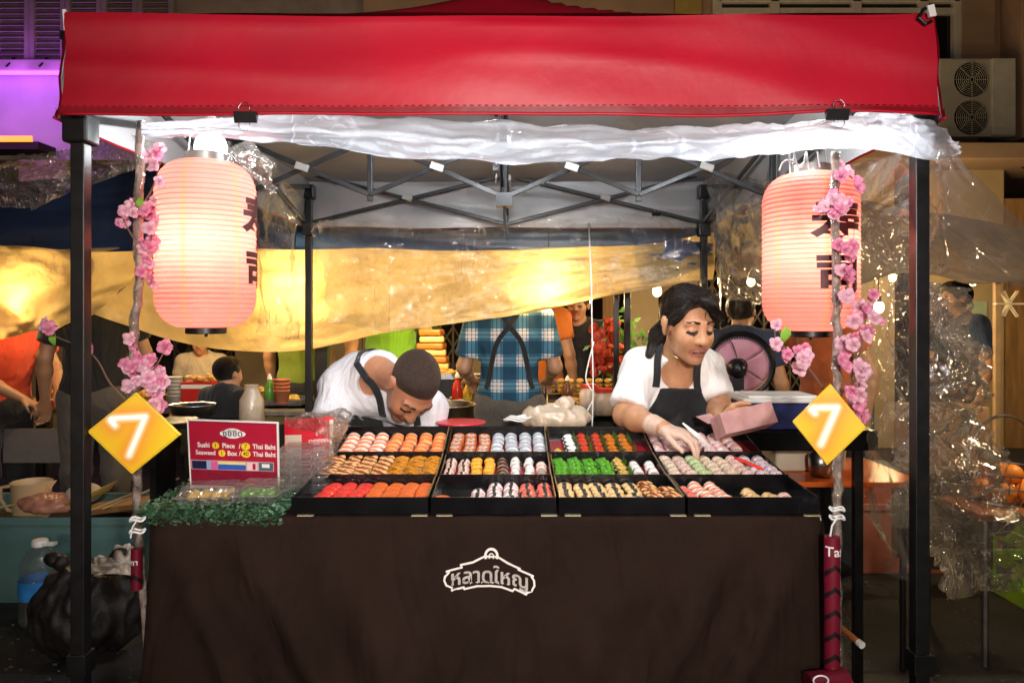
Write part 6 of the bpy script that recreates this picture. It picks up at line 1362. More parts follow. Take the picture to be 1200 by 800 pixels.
m.tube([P(693, 330, 3.0), P(690, 262, 3.4)], .003, 6); tag(m.build('power_cord', m_white, smooth=True), 'thin white cord hanging straight down between the plaid shirt and the woman', 'cord')
# metal pot and stool on the bent man's right
m = MB(); c = P(522, 497, 3.0); m.lathe([(0, -.1), (.10, -.1), (.11, -.08), (.115, .075), (.125, .08), (.120, .085), (.112, .082), (.105, -.07), (0, -.08)], c, 40); tag(m.build('cooking_pot', mat('brassy_steel', (.45, .34, .20), .3, metal=1, var=.3, vs=10), smooth=True), 'large brassy cooking pot beside the head of the bent man', 'pot')
# long food counter behind
ct2 = thing('food_counter', 'long food counter with metal trays behind the gazebo', 'counter', (0, 4.5, 0)); m = MB(); m.box((-.05, 4.62, .80), (2.9, .62, .03)); m.build('counter_top', mat('steel_counter', (.35, .33, .3), .35, metal=.8, var=.2), ct2, bevel=.004)
m = MB(); m.box((-.05, 4.40, .60), (2.84, .02, .36)); m.build('front_panel', mat('dark_panel', (.03, .028, .026), .6), ct2)
for x in (-1.4, 1.3):
    for y in (4.35, 4.88): m = MB(); m.box((x, y, .392), (.04, .04, .784)); m.build('leg', m_steel, ct2)
# jar, cups, striped snack stack, tray rack
m_gold = mat('golden_fried', (.62, .34, .08), .5, var=.4, vs=40, bump=.8, bs=60)
def foodtray(x, y, z, w, d, label, fm_, n, seed, rz=0, hgt=.02):
    rn = random.Random(seed); t = thing('food_tray', label, 'tray', (x, y, z), 'trays of cooked food in the stalls behind'); m = MB(); Mx = Matrix.Rotation(R(rz), 3, 'Z'); c = Vector((x, y, z))
    m.box(c+Vector((0, 0, .004)), (w, d, .006), Mx)
    for cc, dd in (((0, -d/2, .018), (w, .004, .034)), ((0, d/2, .018), (w, .004, .034)), ((-w/2, 0, .018), (.004, d, .034)), ((w/2, 0, .018), (.004, d, .034))): m.box(c+Mx @ Vector(cc), dd, Mx)
    m.build('tray_pan', m_steel, t); m = MB()
    for _ in range(n): m.ell(c+Mx @ Vector((rn.uniform(-.44, .44)*w, rn.uniform(-.42, .42)*d, .022+rn.random()*hgt)), (rn.uniform(.02, .035), rn.uniform(.012, .022), rn.uniform(.010, .018)), Matrix.Rotation(rn.random()*3, 3, 'Z'), 8, 6, .05)
    m.build('food', fm_, t, smooth=True); return t
foodtray(.50, 4.50, .816, .42, .26, 'steel tray of golden skewers on the counter right of the plaid shirt man', m_gold, 60, 1)
foodtray(-.42, 4.52, .816, .30, .24, 'steel tray of pastries on the counter left of the plaid shirt man', m_tan, 30, 2)
t = thing('food_rack', 'wire rack of golden eggs beyond the carrier bag', 'rack', (.48, 4.74, .816)); m = MB()
for k in range(3):
    for i in range(9): m.tube([(.24+.06*i, 4.66, .88+.05*k*.6), (.24+.06*i, 4.8, .88+.05*k*.6)], .003, 5)
    m.tube([(.22, 4.66, .88+.03*k), (.76, 4.66, .88+.03*k)], .004, 5)
for x in (.22, .76): m.tube([(x, 4.66, .816), (x, 4.66, .97)], .004, 5)
m.build('wire_frame', mat('brass_wire', (.75, .55, .2), .3, metal=.9), t); m = MB()
for i in range(9):
    for k in range(3): m.ell((.25+.06*i, 4.72, .895+.03*k), (.026, .026, .017), n=10, m=6)
m.build('eggs', m_gold, t, smooth=True)
def jar(px, py, Y, r, h, label, m_, lid): 
    c = P(px, py, Y); t = thing('jar', label, 'jar', c, 'jars on the counters behind'); m = MB(); m.lathe([(0, 0), (r, 0), (r, h*.8), (r*.8, h*.9), (r*.8, h)], c, 20); m.build('jar_glass', m_, t, smooth=True); m = MB(); m.lathe([(0, h+.015), (r*.86, h+.015), (r*.86, h-.005), (0, h-.005)], c, 20); m.build('lid', lid, t)
m_mred = mat('red_jar_lid', (.6, .05, .03), .35); m_fr = mat('frosted_plastic', (.75, .55, .38), .3, var=.2)
jar(690, 487, 3.9, .05, .15, 'squat frosted jar with red lid left of the woman', m_fr, m_mred); jar(706, 485, 3.9, .065, .12, 'wide frosted jar with red lid nearest the sleeve of the woman', m_fr, m_mred); jar(497, 470, 4.5, .045, .14, 'glass jar with metal lid beside the cooking pot', m_clear, m_steel)
# striped snack stack
t = thing('snack_stack', 'cone shaped stack of orange and yellow striped snack packs', 'display', P(506, 432, 4.9)); c = P(506, 470, 4.9)
for k in range(9):
    m = MB(); w = .17-.010*k; m.box(c+Vector((.002*math.sin(k*2), 0, .10+.044*k)), (w*1.6, .16, .040), Matrix.Rotation(.1*math.sin(k*3), 3, 'Z')); m.build('snack_pack', [mat('orange_pack', (.62, .22, .03), .35), bpy.data.materials.get('yellow_pack') or mat('yellow_pack', (.80, .55, .16), .35)][k % 2] if True else None, t, bevel=.012)
foodtray(P(520, 430, 4.75).x, 4.75, .97, .34, .22, 'raised tray of orange pastries right of the striped stack', m_gold, 40, 6)
m = MB(); m.box(P(520, 455, 4.75)+Vector((0, 0, .0)), (.33, .2, .12)); tag(m.build('stand_box', m_black), 'black box stand lifting the raised pastry tray', 'stand')
t = thing('flower_bunch', 'red flowers and dark leaves beside the wooden posts', 'flowers', P(716, 450, 5.0)); m = MB(); rn = random.Random(8); c = P(716, 410, 5.0)
for _ in range(60): m.ell(c+Vector((max(-.12, min(.06, rn.gauss(-.03, .04))), rn.gauss(0, .04), max(-.16, min(.18, rn.gauss(0, .09))))), (.036, .03, .036), n=6, m=4, jit=.3)
m.build('petals', mat('red_petals', (.34, .035, .015), .5, var=.5), t); m = MB()
for _ in range(180): p = c+Vector((rn.gauss(.08, .07), rn.gauss(.04, .05), rn.gauss(-.04, .14))); a = rn.uniform(0, 6); d = Vector((math.cos(a), 0, math.sin(a)))*.035; w = Vector((-d.z, .3*d.x, d.x))*.35; m.add([p-d, p+w, p+d, p-w], [(0, 1, 2, 3)])
m.build('foliage', m_leaf, t); m = MB(); m.lathe([(0, 0), (.07, 0), (.10, .22), (.09, .22), (.065, .02)], c+Vector((.02, 0, -.42)), 20); m.build('pot', m_black, t, smooth=True)
# pedestal fan
fc = P(867, 428, 3.35); t = thing('fan', 'pink bladed pedestal fan with black cage beside the woman', 'fan', Vector((fc.x, fc.y, 0))); Fm = Matrix.Rotation(R(-18), 3, 'Z') @ Matrix.Rotation(R(90), 3, 'X'); f = lambda v: fc+Fm @ v
rf = .135; m = MB()
for k in range(72): a = 2*PI*k/72; m.tube([f(Vector((.03*math.cos(a), .03*math.sin(a), .035))), f(Vector((rf*.7*math.cos(a+.1), rf*.7*math.sin(a+.1), .034))), f(Vector((rf*math.cos(a+.14), rf*math.sin(a+.14), .004)))], .0009, 4)
m.build('guard_grille', mat('pink_grille', (.85, .42, .5), .35), t)
m = MB(); m.lathe([(rf*.97, -.02), (rf*1.05, -.025), (rf*1.05, .02), (rf*.97, .016)], fc, 48, Fm); m.lathe([(.028, .036), (.034, .036)], fc, 24, Fm); m.build('guard_ring', m_black, t, auto=40)
m = MB(); m.lathe([(rf*1.05, -.02), (rf*1.14, -.04), (rf*1.12, -.046), (rf*1.03, -.026)], fc, 48, Fm); m.build('guard_rim', m_black, t, auto=40)
for k in range(5):
    m = MB(); a0 = 2*PI*k/5; m.grid(lambda u, v: f(Vector(((.022+(rf*.93-.022)*v)*math.cos(a0+(u-.5)*(1.0+.25*v)), (.022+(rf*.88-.022)*v)*math.sin(a0+(u-.5)*(1.0+.25*v)), -.012+.022*(u-.5)))), 8, 6); m.build('blade', mat('pink_blade', (.95, .46, .56), .3) if k == 0 else bpy.data.materials['pink_blade'], t, smooth=True, solid=.002)
m = MB(); hc = fc+Vector((-.036, -.07, -.01)); m.ell(hc, (.042, .065, .045), n=20, m=12); m.tube([hc+Vector((0, .05, 0)), f(Vector((0, 0, 0)))], .02, 12); m.build('motor', m_black, t, smooth=True)
m = MB(); m.tube([hc+Vector((.005, .01, -.03)), (hc.x+.005, hc.y+.01, .03)], .017, 12); m.box((hc.x, hc.y, hc.z-.06), (.05, .05, .06)); m.build('post', m_black, t); m = MB(); m.lathe([(0, .03), (.15, .02), (.16, 0), (0, 0)], (hc.x, hc.y, .0), 32); m.build('base', m_black, t)
# navy crate with white lid, right end behind the trays
nvb = mat('navy_plastic', (.02, .03, .12), .35); c = P(908, 484, 2.86); t = thing('storage_box', 'navy storage box with pale lid behind the right end of the trays', 'box', Vector((c.x, c.y, .86)))
m = MB(); m.box((c.x, c.y, 1.0-.012), (.30, .22, .10), taper=.94); m.build('box_body', nvb, t, bevel=.006); m = MB(); m.box((c.x, c.y, 1.046), (.315, .235, .016)); m.box((c.x, c.y, 1.058), (.26, .18, .010)); m.build('lid', m_white, t, bevel=.004)
t = thing('side_counter', 'black counter at the right end behind the sushi table', 'counter', (c.x, 2.92, 0)); m = MB(); m.box((c.x+.06, 2.92, .90), (.56, .36, .075)); m.build('counter_top', m_gloss_black, t, bevel=.006)
for xx in (-.16, .28):
    for yy in (2.78, 3.06): m = MB(); m.box((c.x+xx, yy, .43), (.03, .03, .86)); m.build('leg', m_blackmetal, t)
# orange table with pale cooler under the right diamond sign
t = thing('orange_table', 'small orange folding table behind the right blossom pole', 'table', (1.32, 3.06, 0)); m = MB(); m_ort = mat('orange_table_top', (.62, .11, .015), .3, var=.1); zt = .735
m.prism([(1.06, 2.80), (1.52, 2.80), (1.56, 2.86), (1.56, 3.30), (1.06, 3.30)], zt-.02, zt); m.build('table_top', m_ort, t, bevel=.004)
for x in (1.10, 1.50):
    for y in (2.86, 3.24): m = MB(); m.tube([(x, y, 0), (x, y, zt-.02)], .012, 8); m.build('leg', m_blackmetal, t)
t = thing('cooler_box', 'pale plastic cooler standing on the orange table', 'box', (1.22, 3.08, zt)); m = MB(); m.box((1.20, 3.1, zt+.075), (.30, .24, .15), taper=.92); m.build('box_body', mat('cream_plastic', (.66, .56, .42), .4, var=.1), t, bevel=.012); m = MB(); m.box((1.20, 3.1, zt+.16), (.32, .26, .025)); m.build('lid', m_white, t, bevel=.006)
m = MB(); c = P(950, 528, 2.95); m.lathe([(0, 0), (.04, 0), (.045, .08), (.02, .10), (.02, .115), (0, .115)], Vector((1.20, 2.90, zt+.002)), 20); tag(m.build('steel_flask', m_steel, smooth=True), 'small steel flask on the orange table in front of the cooler', 'flask')
t = thing('chair', 'blue grey plastic chair beside the orange table', 'chair', (2.22, 4.75, 0)); m_ch = mat('blue_grey_plastic', (.05, .10, .14), .4); m = MB(); m.grid(lambda u, v: Vector((2.12+.24*u, 4.85+.05*math.sin(PI*u), .42+.42*v+.03*math.sin(PI*u)*v)), 8, 8); m.build('backrest', m_ch, t, smooth=True, solid=.012); m = MB(); m.box((2.24, 4.68, .42), (.36, .34, .02)); m.build('seat', m_ch, t, bevel=.006)
for x in (2.08, 2.40):
    for y in (4.54, 4.82): m = MB(); m.tube([(x, y, 0), (x, y, .41)], .014, 8); m.build('leg', m_ch, t)

# ------------------------------------------------------------------ tubs, bags and bottle on the ground
def tub(name, label, x0, x1, y0, y1, h, m_, taper=.88, wall=.006, cat='tub', rim=.03):
    t = thing(name, label, cat, ((x0+x1)/2, (y0+y1)/2, 0)); cx, cy = (x0+x1)/2, (y0+y1)/2; w, d = (x1-x0)/2, (y1-y0)/2
    def ring(k, z, off=0):
        out = []; rc = .06; 
        for (sx, sy, a0) in ((1, 1, 0), (-1, 1, PI/2), (-1, -1, PI), (1, -1, 1.5*PI)):
            for i in range(7): a = a0+PI/2*i/6; out.append(Vector((cx+(sx*(w*k+off-rc)+rc*math.cos(a)), cy+(sy*(d*k+off-rc)+rc*math.sin(a)), z)))
        return out
    prof = [(taper, .004, 0), (taper+.02, .02, .004), (1, h-rim, 0), (1, h-rim, .014), (1, h, .016), (1, h+.004, .010), (1, h, .0), (taper, .02, -.006)]
    m = MB(); vs = []; n = 28
    for k, z, o in prof: vs += ring(k, z, o)
    fs = [(i*n+j, i*n+(j+1) % n, (i+1)*n+(j+1) % n, (i+1)*n+j) for i in range(len(prof)-1) for j in range(n)]
    fs += [tuple(range(n-1, -1, -1)), tuple((len(prof)-1)*n+j for j in range(n))]; m.add(vs, fs); m.build('tub_body', m_, t, auto=35); return t
m_tub = mat('teal_plastic', (.10, .20, .20), .45, var=.12, vs=6, bump=.1)
tub('plastic_tub', 'big teal plastic tub of kitchen odds and ends at the left', -3.25, -1.77, 3.5, 3.98, .415, m_tub)
tub('plastic_tub', 'pink brown plastic tub on the ground behind the right front leg', 1.72, 2.42, 3.9, 4.4, .38, mat('pinkish_plastic', (.42, .14, .09), .4, var=.12))
# contents heaped in the teal tub
m = MB(); rn = random.Random(5); m.box((-2.5, 3.74, .33), (1.3, .40, .02)); tag(m.build('folded_sacking', mat('dark_sacking', (.06, .045, .035), .9, var=.5, bump=.6)), 'dark sacking filling the teal tub under the jug', 'cloth')
c = P(37, 606, 3.64); t = thing('measuring_jug', 'beige plastic measuring jug standing in the teal tub', 'jug', c); m = MB(); m_jug = mat('beige_plastic', (.62, .45, .26), .35, var=.06)
r0 = .088; m.lathe([(0, 0), (r0*.86, 0), (r0*.9, .01), (r0, .17), (r0*1.05, .176), (r0*1.0, .178), (r0*.95, .168), (r0*.84, .012), (0, .012)], c, 36); m.add([c+Vector((r0*.95, -.02, .176)), c+Vector((r0*.95, .02, .176)), c+Vector((r0*1.42, 0, .182)), c+Vector((r0, 0, .13))], [(0, 2, 1), (0, 3, 2), (2, 3, 1)]); m.build('jug_body', m_jug, t, auto=40)
m = MB(); m.tube([c+Vector(p) for p in ((-r0*.95, 0, .155), (-r0*1.6, -.01, .15), (-r0*1.62, -.01, .09), (-r0*1.3, 0, .035), (-r0*.9, 0, .03))], .009, 8); m.build('handle', m_jug, t, smooth=True)
bag('food_bag', 'clear bag of raw pinkish meat lying in front of the jug in the teal tub', P(58, 596, 3.56)+Vector((0, 0, .02)), (.12, .08, .035), mat('raw_meat', (.42, .19, .13), .3, var=.4, vs=25), 5, wr=.012, cat='bag')
t = thing('plate', 'yellow plate of food resting in the teal tub beside the left front leg', 'plate', P(108, 590, 3.62)); c = P(108, 585, 3.62); m = MB(); m.lathe([(0, 0), (.08, .004), (.125, .03), (.13, .034), (.12, .03), (.08, .01), (0, .006)], c, 40, Matrix.Rotation(R(-24), 3, 'Y')); m.build('plate_dish', mat('yellow_plate', (.62, .40, .10), .3, var=.2), t, smooth=True)
m = MB(); m.ell(c+Vector((-.04, 0, .03)), (.08, .08, .05), n=20, m=10); m.build('food', m_tan, t, smooth=True)
m = MB(); m.box(P(140, 592, 3.82)+Vector((0, 0, .0)), (.34, .2, .03), Matrix.Rotation(R(-8), 3, 'Y')); tag(m.build('cutting_board', mat('worn_wood', (.28, .15, .06), .6, var=.4, vs=10), bevel=.006), 'worn wooden board lying across the teal tub behind the pole', 'board')
for k, (a, b) in enumerate((((0, 594, 3.54), (22, 590, 3.56)), ((100, 600, 3.52), (165, 574, 3.62)), ((120, 596, 3.52), (210, 560, 3.72)))): m = MB(); m.tube([P(*a), P(*b)], .005, 6); tag(m.build('bamboo_stick', mat('bamboo', (.5, .35, .16), .6) if k == 0 else bpy.data.materials['bamboo']), ['bamboo stick poking out at the left edge of the teal tub', 'bamboo stick over the teal tub under the left diamond sign', 'longest bamboo stick, leaning right from the teal tub'][k], 'stick')
c = Vector((P(47, 700, 3.3).x, 3.3, .006)); t = thing('water_bottle', 'large clear water bottle with blue label and white cap by the rubbish bag', 'bottle', c, rz=0); r0 = .083; m = MB(); pf = [(0, 0), (r0*.85, 0), (r0, .02)]+[(r0*(1-.03*(i % 2)), .02+.012*i) for i in range(1, 8)]+[(r0, .115), (r0, .20)]+[(r0*(1-.03*(i % 2)), .20+.010*i) for i in range(1, 7)]+[(r0*.92, .275), (r0*.6, .315), (r0*.3, .335), (r0*.28, .345)]
m.lathe([(a, z) for a, z in pf], c, 32); m.build('bottle_body', m_clear, t, smooth=True); m = MB(); m.lathe([(r0*1.012, .118), (r0*1.012, .198)], c, 32); m.build('label', mat('blue_label', (.03, .22, .62), .35, var=.3, vs=14), t, smooth=True)
m = MB(); m.lathe([(0, .366), (r0*.36, .366), (r0*.40, .36), (r0*.40, .34), (r0*.3, .334)], c, 24); m.box(c+Vector((.045, -.01, .350)), (.06, .03, .012)); m.build('cap', m_white, t, auto=40)
m_bin = mat('black_bin_bag', (.016, .014, .014), .5, var=.3, vs=10, bump=.8, bs=22, spec=.35)
bag('rubbish_bag', 'black rubbish bag slumped on the ground behind the left front leg', (P(101, 700, 2.95).x, 2.98, .185), (.20, .17, .18), m_bin, 12, [[P(70, 668, 2.9), P(60, 655, 2.88), P(76, 660, 2.86)], [P(128, 668, 2.9), P(140, 650, 2.9), P(150, 672, 2.88)]], 'rubbish bag', .008, .034, 9, (1.5, 1.5, .7))
tag(sheet([[P(105, 662, 2.92), P(130, 646, 2.94), P(158, 640, 2.96)], [P(104, 668, 2.86), P(132, 656, 2.84), P(160, 652, 2.88)], [P(108, 674, 2.84), P(134, 672, 2.82), P(160, 676, 2.86)]], 40, 24, .03, 3, 31).build('litter', mat('crumpled_wrapper', (.42, .36, .30), .3, var=.6, vs=20), smooth=True), 'crumpled wrappers and film on top of the black rubbish bag', 'litter')
# banners rolled round the blossom poles and the stick on the ground
m_mar = mat('maroon_banner', (.16, .006, .022), .4, var=.1); m_marb = mat('black_banner_print', (.012, .006, .008), .4)
def rollb(px0, py0, px1, py1, Y, r, label, txt, tsz, rings=True):
    a, b = P(px0, py0, Y), P(px1, py1, Y); t = thing('rolled_banner', label, 'banner', b, 'rolled maroon banners at the table ends'); m = MB(); m.tube([b, b.lerp(a, .5), a], r, 24); m.build('banner_roll', m_mar, t, auto=40)
    d = (a-b); L = d.length
    def cyl(x, z, o=.001): an = x/r; return b+Vector(((r+o)*math.sin(an), -(r+o)*math.cos(an), z))
    text_mb(txt, tsz, lambda v: cyl(v.x, L-.035+v.y, .0012+v.z), .0003, sub=.012, bold=.012).build('lettering', m_wp, t)
    m = MB()
    for k in range(5):
        z = L-.07-.055*k
        if z < .02: break
        for s in (-1, 1): m.grid(lambda u, v: cyl(s*(-.002+.03*u), z-.024*u+(.012*(v-.5)), .001), 8, 1)
    m.build('printed_pattern', m_marb, t); return t
rollb(975, 628, 975, 850, 1.86, .019, 'rolled maroon banner with white letters Tas under the right blossom pole', 'Tas', .034)
rollb(160, 642, 160, 690, 1.985, .014, 'short maroon banner end with white print at the left table edge', 'กา', .02)
t = thing('banner_bundle', 'maroon banner bundle with a white ring mark at the foot of the brown cloth', 'banner', P(970, 830, 1.84)); m = MB(); m.tube([P(950, 812, 1.84), P(994, 806, 1.84)], .05, 28); m.build('banner_roll', m_mar, t, auto=40)
m = MB(); cc = P(962, 797, 1.787); m.tube([cc+Vector((.018*math.cos(a), 0, .012*math.sin(a))) for a in [2*PI*i/24 for i in range(25)]], .002, 6); m.build('ring_mark', m_wp, t)
m = MB(); a, b = P(983, 733, 2.2), P(1006, 752, 2.12); m.tube([a, b], .009, 10); m.mat(1); m.tube([b, b+(b-a).normalized()*.016], .0105, 10); tag(m.build('stick_handle', [mat('orange_wood', (.45, .14, .04), .5), m_white]), 'orange brown stick with white tip poking out beside the brown cloth', 'stick')
# film covered goods at the right edge
t = thing('side_table', 'low wooden table under fruit and plastic at the right edge', 'table', (2.1, 3.1, 0)); m = MB(); m.box((2.12, 3.1, .585), (.66, .5, .03)); m.build('table_top', mat('brown_table', (.3, .10, .03), .5, var=.3), t, bevel=.005)
for x in (1.84, 2.40):
    for y in (2.9, 3.3): m = MB(); m.tube([(x, y, 0), (x, y, .57)], .015, 8); m.build('leg', m_steel, t)
t = thing('wire_basket', 'wire basket of oranges under plastic at the right edge', 'basket', (2.02, 3.06, .60)); c = Vector((2.02, 3.06, .602)); m = MB()
for k in range(28): a = 2*PI*k/28; m.tube([c+Vector((.10*math.cos(a), .10*math.sin(a), 0)), c+Vector((.17*math.cos(a), .17*math.sin(a), .13))], .0025, 4)
for r_, z in ((.10, .0), (.14, .07), (.17, .13)): m.tube([c+Vector((r_*math.cos(a), r_*math.sin(a), z)) for a in [2*PI*i/32 for i in range(33)]], .004, 6)
m.tube([c+Vector((-.15*math.cos(PI*i/16), 0, .13+.22*math.sin(PI*i/16))) for i in range(17)], .006, 8); m.build('wire_body', m_steel, t); rn = random.Random(2)
for k in range(9): m = MB(); a = 2*PI*k/6; rr = .085 if k < 6 else .035; m.ell(c+Vector((rr*math.cos(a), rr*math.sin(a), .05 if k < 6 else .11)), (.042, .042, .040), n=14, m=9); m.build('orange_fruit', mat('orange_peel', (.75, .24, .02), .4, bump=.2, bs=200) if k == 0 else bpy.data.materials['orange_peel'], t, smooth=True)
gc = thing('plastic_crate', 'lime green plastic crate on the ground at the right edge', 'crate', (2.62, 3.5, 0)); m = MB(); m_gc = mat('lime_plastic', (.20, .36, .03), .4, var=.1)
for z0, hh in ((.05, .06), (.18, .05), (.31, .06)):
    for cc, dd in (((2.62, 3.3, z0), (.5, .014, hh)), ((2.62, 3.7, z0), (.5, .014, hh)), ((2.37, 3.5, z0), (.014, .386, hh)), ((2.87, 3.5, z0), (.014, .386, hh))): m.box(cc, dd)
for x in (2.378, 2.54, 2.70, 2.862):
    for y in (3.307, 3.693): m.box((x, y-.0, .18), (.03, .02, .33))
m.box((2.62, 3.5, .012), (.5, .4, .014)); m.build('crate_body', m_gc, gc)
bag('blue_bag', 'dark blue bag hanging beside the lime green crate', (2.22, 3.42, .46), (.09, .08, .11), clothm('dark_blue_bag', (.012, .025, .09)), 21, wr=.02, cat='bag')
bag('foil_bag', 'shiny silver foil bag behind the plastic right of the front leg', P(1110, 447, 3.2), (.10, .07, .09), mat('silver_foil', (.6, .6, .62), .18, metal=1, bump=1, bs=18), 25, wr=.03, cat='bag')
m = MB(); m.box(P(1110, 500, 3.2)+Vector((0, .05, -.05)), (.3, .2, .28)); tag(m.build('cardboard_box', mat('cardboard', (.30, .18, .09), .8, var=.15), bevel=.004), 'brown cardboard box under the silver foil bag', 'box')
m = MB(); m.box(P(1110, 580, 3.2)+Vector((0, .05, -.12)), (.32, .22, .36)); tag(m.build('wooden_crate', mat('dark_crate_wood', (.10, .06, .03), .8, var=.3), bevel=.004), 'dark wooden crate carrying the cardboard box', 'crate')
# left stall: table with trays, red boxes, ice bucket bag
lt_ = thing('stall_table', 'food stall table behind the left front leg', 'table', (-2.2, 4.7, 0)); m = MB(); m.box((-2.1, 4.72, .80), (2.3, .6, .03)); m.build('table_top', m_steel, lt_, bevel=.004); m = MB(); m.box((-2.75, 4.40, .60), (.5, .02, .2)); m.build('grey_panel', mat('grey_panel', (.16, .15, .16), .6), lt_)
for x in (-3.1, -1.0):
    for y in (4.45, 4.98): m = MB(); m.box((x, y, .392), (.04, .04, .784)); m.build('leg', m_steel, lt_)
foodtray(-2.85, 4.6, .816, .5, .26, 'steel tray of snacks under the arm of the orange red tee trader', m_gold, 60, 11); foodtray(-2.3, 4.7, .816, .34, .3, 'steel tray of brown noodles left of the red box', m_clam, 40, 12); foodtray(-1.52, 4.7, .816, .46, .3, 'steel tray of yellow fried food beside the price sign', m_corn, 60, 13)
foodtray(-1.95, 4.85, .816, .3, .22, 'steel tray of golden pieces under the boy in tan', m_tan, 40, 14)
m_rb = mat('red_card', (.50, .02, .015), .45, var=.08)
def redbox(px, py, Y, w, h, d, label):
    c = P(px, py, Y); t = thing('red_box', label, 'box', c-Vector((0, 0, h/2)), 'red food boxes'); m = MB(); m.box(c, (w, d, h)); m.build('box_body', m_rb, t, bevel=.004); m = MB(); m.box(c+Vector((0, -d/2-.0015, h*.30)), (w*.99, .002, h*.16)); m.build('white_band', m_wp, t); m = MB(); rn = random.Random(px)
    for _ in range(24): m.ell(c+Vector((rn.uniform(-.45, .45)*w, rn.uniform(-.4, .4)*d, h/2+rn.uniform(0, .025))), (.025, .02, .015), n=7, m=5)
    m.build('food', m_gold, t, smooth=True)
redbox(237, 460, 4.55, .185, .15, .17, 'large red food box with white band behind the left diamond sign'); redbox(61, 472, 4.5, .08, .09, .09, 'small red food box under the hand of the orange red tee trader')
m = MB(); c = P(295, 473, 3.55); m.lathe([(0, -.09), (.06, -.09), (.055, .02), (.035, .06), (.03, .085), (.036, .09)], c, 20); tag(m.build('jug_bag', m_bagc, smooth=True), 'pale plastic jug wrapped in cream film above the price sign', 'jug')
m = MB(); c = P(226, 482, 3.5); m.lathe([(0, -.01), (.09, -.01), (.10, .03), (.105, .035), (.095, .03), (.085, 0), (0, 0)], c, 30); tag(m.build('foil_bowl', m_steel, smooth=True), 'shiny foil bowl between the left diamond sign and the price sign', 'bowl')
t = thing('low_shelf', 'dark shelf carrying the foil bowl and jug behind the price sign', 'shelf', P(255, 500, 3.52)); m = MB(); c = P(262, 495, 3.52); m.box((c.x, 3.55, .855-.0), (.66, .28, .02)); m.build('shelf_top', m_black, t)
for x in (-.3, .3): m = MB(); m.box((c.x+x, 3.55, .42), (.03, .2, .84)); m.build('leg', m_blackmetal, t)

# ------------------------------------------------------------------ small clutter on the counters behind
def cupstack(px, py, Y, n, r, col, label):
    c = P(px, py, Y); t = thing('cup_stack', label, 'cups', c, 'stacks of cups and tubs behind'); m = MB()
    for k in range(n): z = .022*k; m.lathe([(r*.78, z), (r*.98, z+.075), (r*1.04, z+.08), (r*1.0, z+.08), (r*.8, z+.004), (0, z+.004)], c, 18)
    m.build('cups', mat('cup_plastic', col, .35) if True else None, t, smooth=True)
cupstack(205, 478, 4.5, 6, .045, (.75, .72, .66), 'white cup stack behind the left diamond sign'); cupstack(330, 472, 4.55, 4, .05, (.70, .25, .12), 'orange tub stack right of the pale jug'); cupstack(560, 470, 4.55, 5, .04, (.72, .68, .60), 'pale cup stack at the left elbow of the plaid shirt man')
def sauce(px, py, Y, h, col, label):
    c = P(px, py, Y); t = thing('sauce_bottle', label, 'bottle', c, 'sauce bottles on the counters behind'); r = h*.17; m = MB(); m.lathe([(0, 0), (r, 0), (r*1.02, h*.55), (r*.5, h*.72), (r*.42, h*.82), (0, h*.82)], c, 18); m.build('bottle_body', mat('sauce_plastic', col, .25, coat=.3), t, smooth=True); m = MB(); m.lathe([(r*.5, h*.82), (r*.46, h*.88), (r*.12, h), (0, h)], c, 14); m.build('cap', m_white if col[0] < .5 else m_black, t, smooth=True)
sauce(536, 474, 4.55, .20, (.45, .02, .01), 'red sauce bottle near the raised pastry tray'); sauce(548, 475, 4.6, .17, (.75, .50, .04), 'yellow sauce bottle next to the red one'); sauce(665, 474, 4.55, .18, (.10, .03, .01), 'dark brown sauce bottle by the egg rack'); sauce(316, 474, 4.6, .19, (.10, .30, .05), 'green sauce bottle right of the pale jug'); sauce(30, 486, 4.5, .18, (.60, .03, .02), 'red sauce bottle in the far left stall')
def punnet(px, py, Y, w, fm_, label, seed):
    c = P(px, py, Y); t = thing('food_basket', label, 'basket', c, 'baskets of food behind'); rn = random.Random(seed); m = MB(); m.lathe([(w*.4, 0), (w*.5, .07), (w*.52, .072), (w*.46, .066), (w*.38, .006), (0, .006)], c, 24); m.build('basket_body', mat('basket_weave', (.34, .18, .06), .7, bump=.6, bs=60), t, smooth=True); m = MB()
    for _ in range(34): a = rn.uniform(0, 6.3); r = w*.42*math.sqrt(rn.random()); m.ell(c+Vector((r*math.cos(a), r*math.sin(a), .06+.035*(1-(r/w/.42)**2)*rn.random())), (.022, .018, .015), n=8, m=5, jit=.05)
    m.build('food', fm_, t, smooth=True)
punnet(172, 476, 4.55, .24, m_gold, 'round basket of golden fried pieces behind the left blossom pole', 1); punnet(300, 470, 4.75, .22, m_corn, 'round basket of yellow pieces beyond the pale jug', 2); punnet(425, 474, 4.6, .22, m_clam, 'round basket of brown pieces beyond the back of the bent man', 3); punnet(1092, 556, 3.25, .2, m_corn, 'round basket of yellow pieces under plastic by the right front leg', 4)
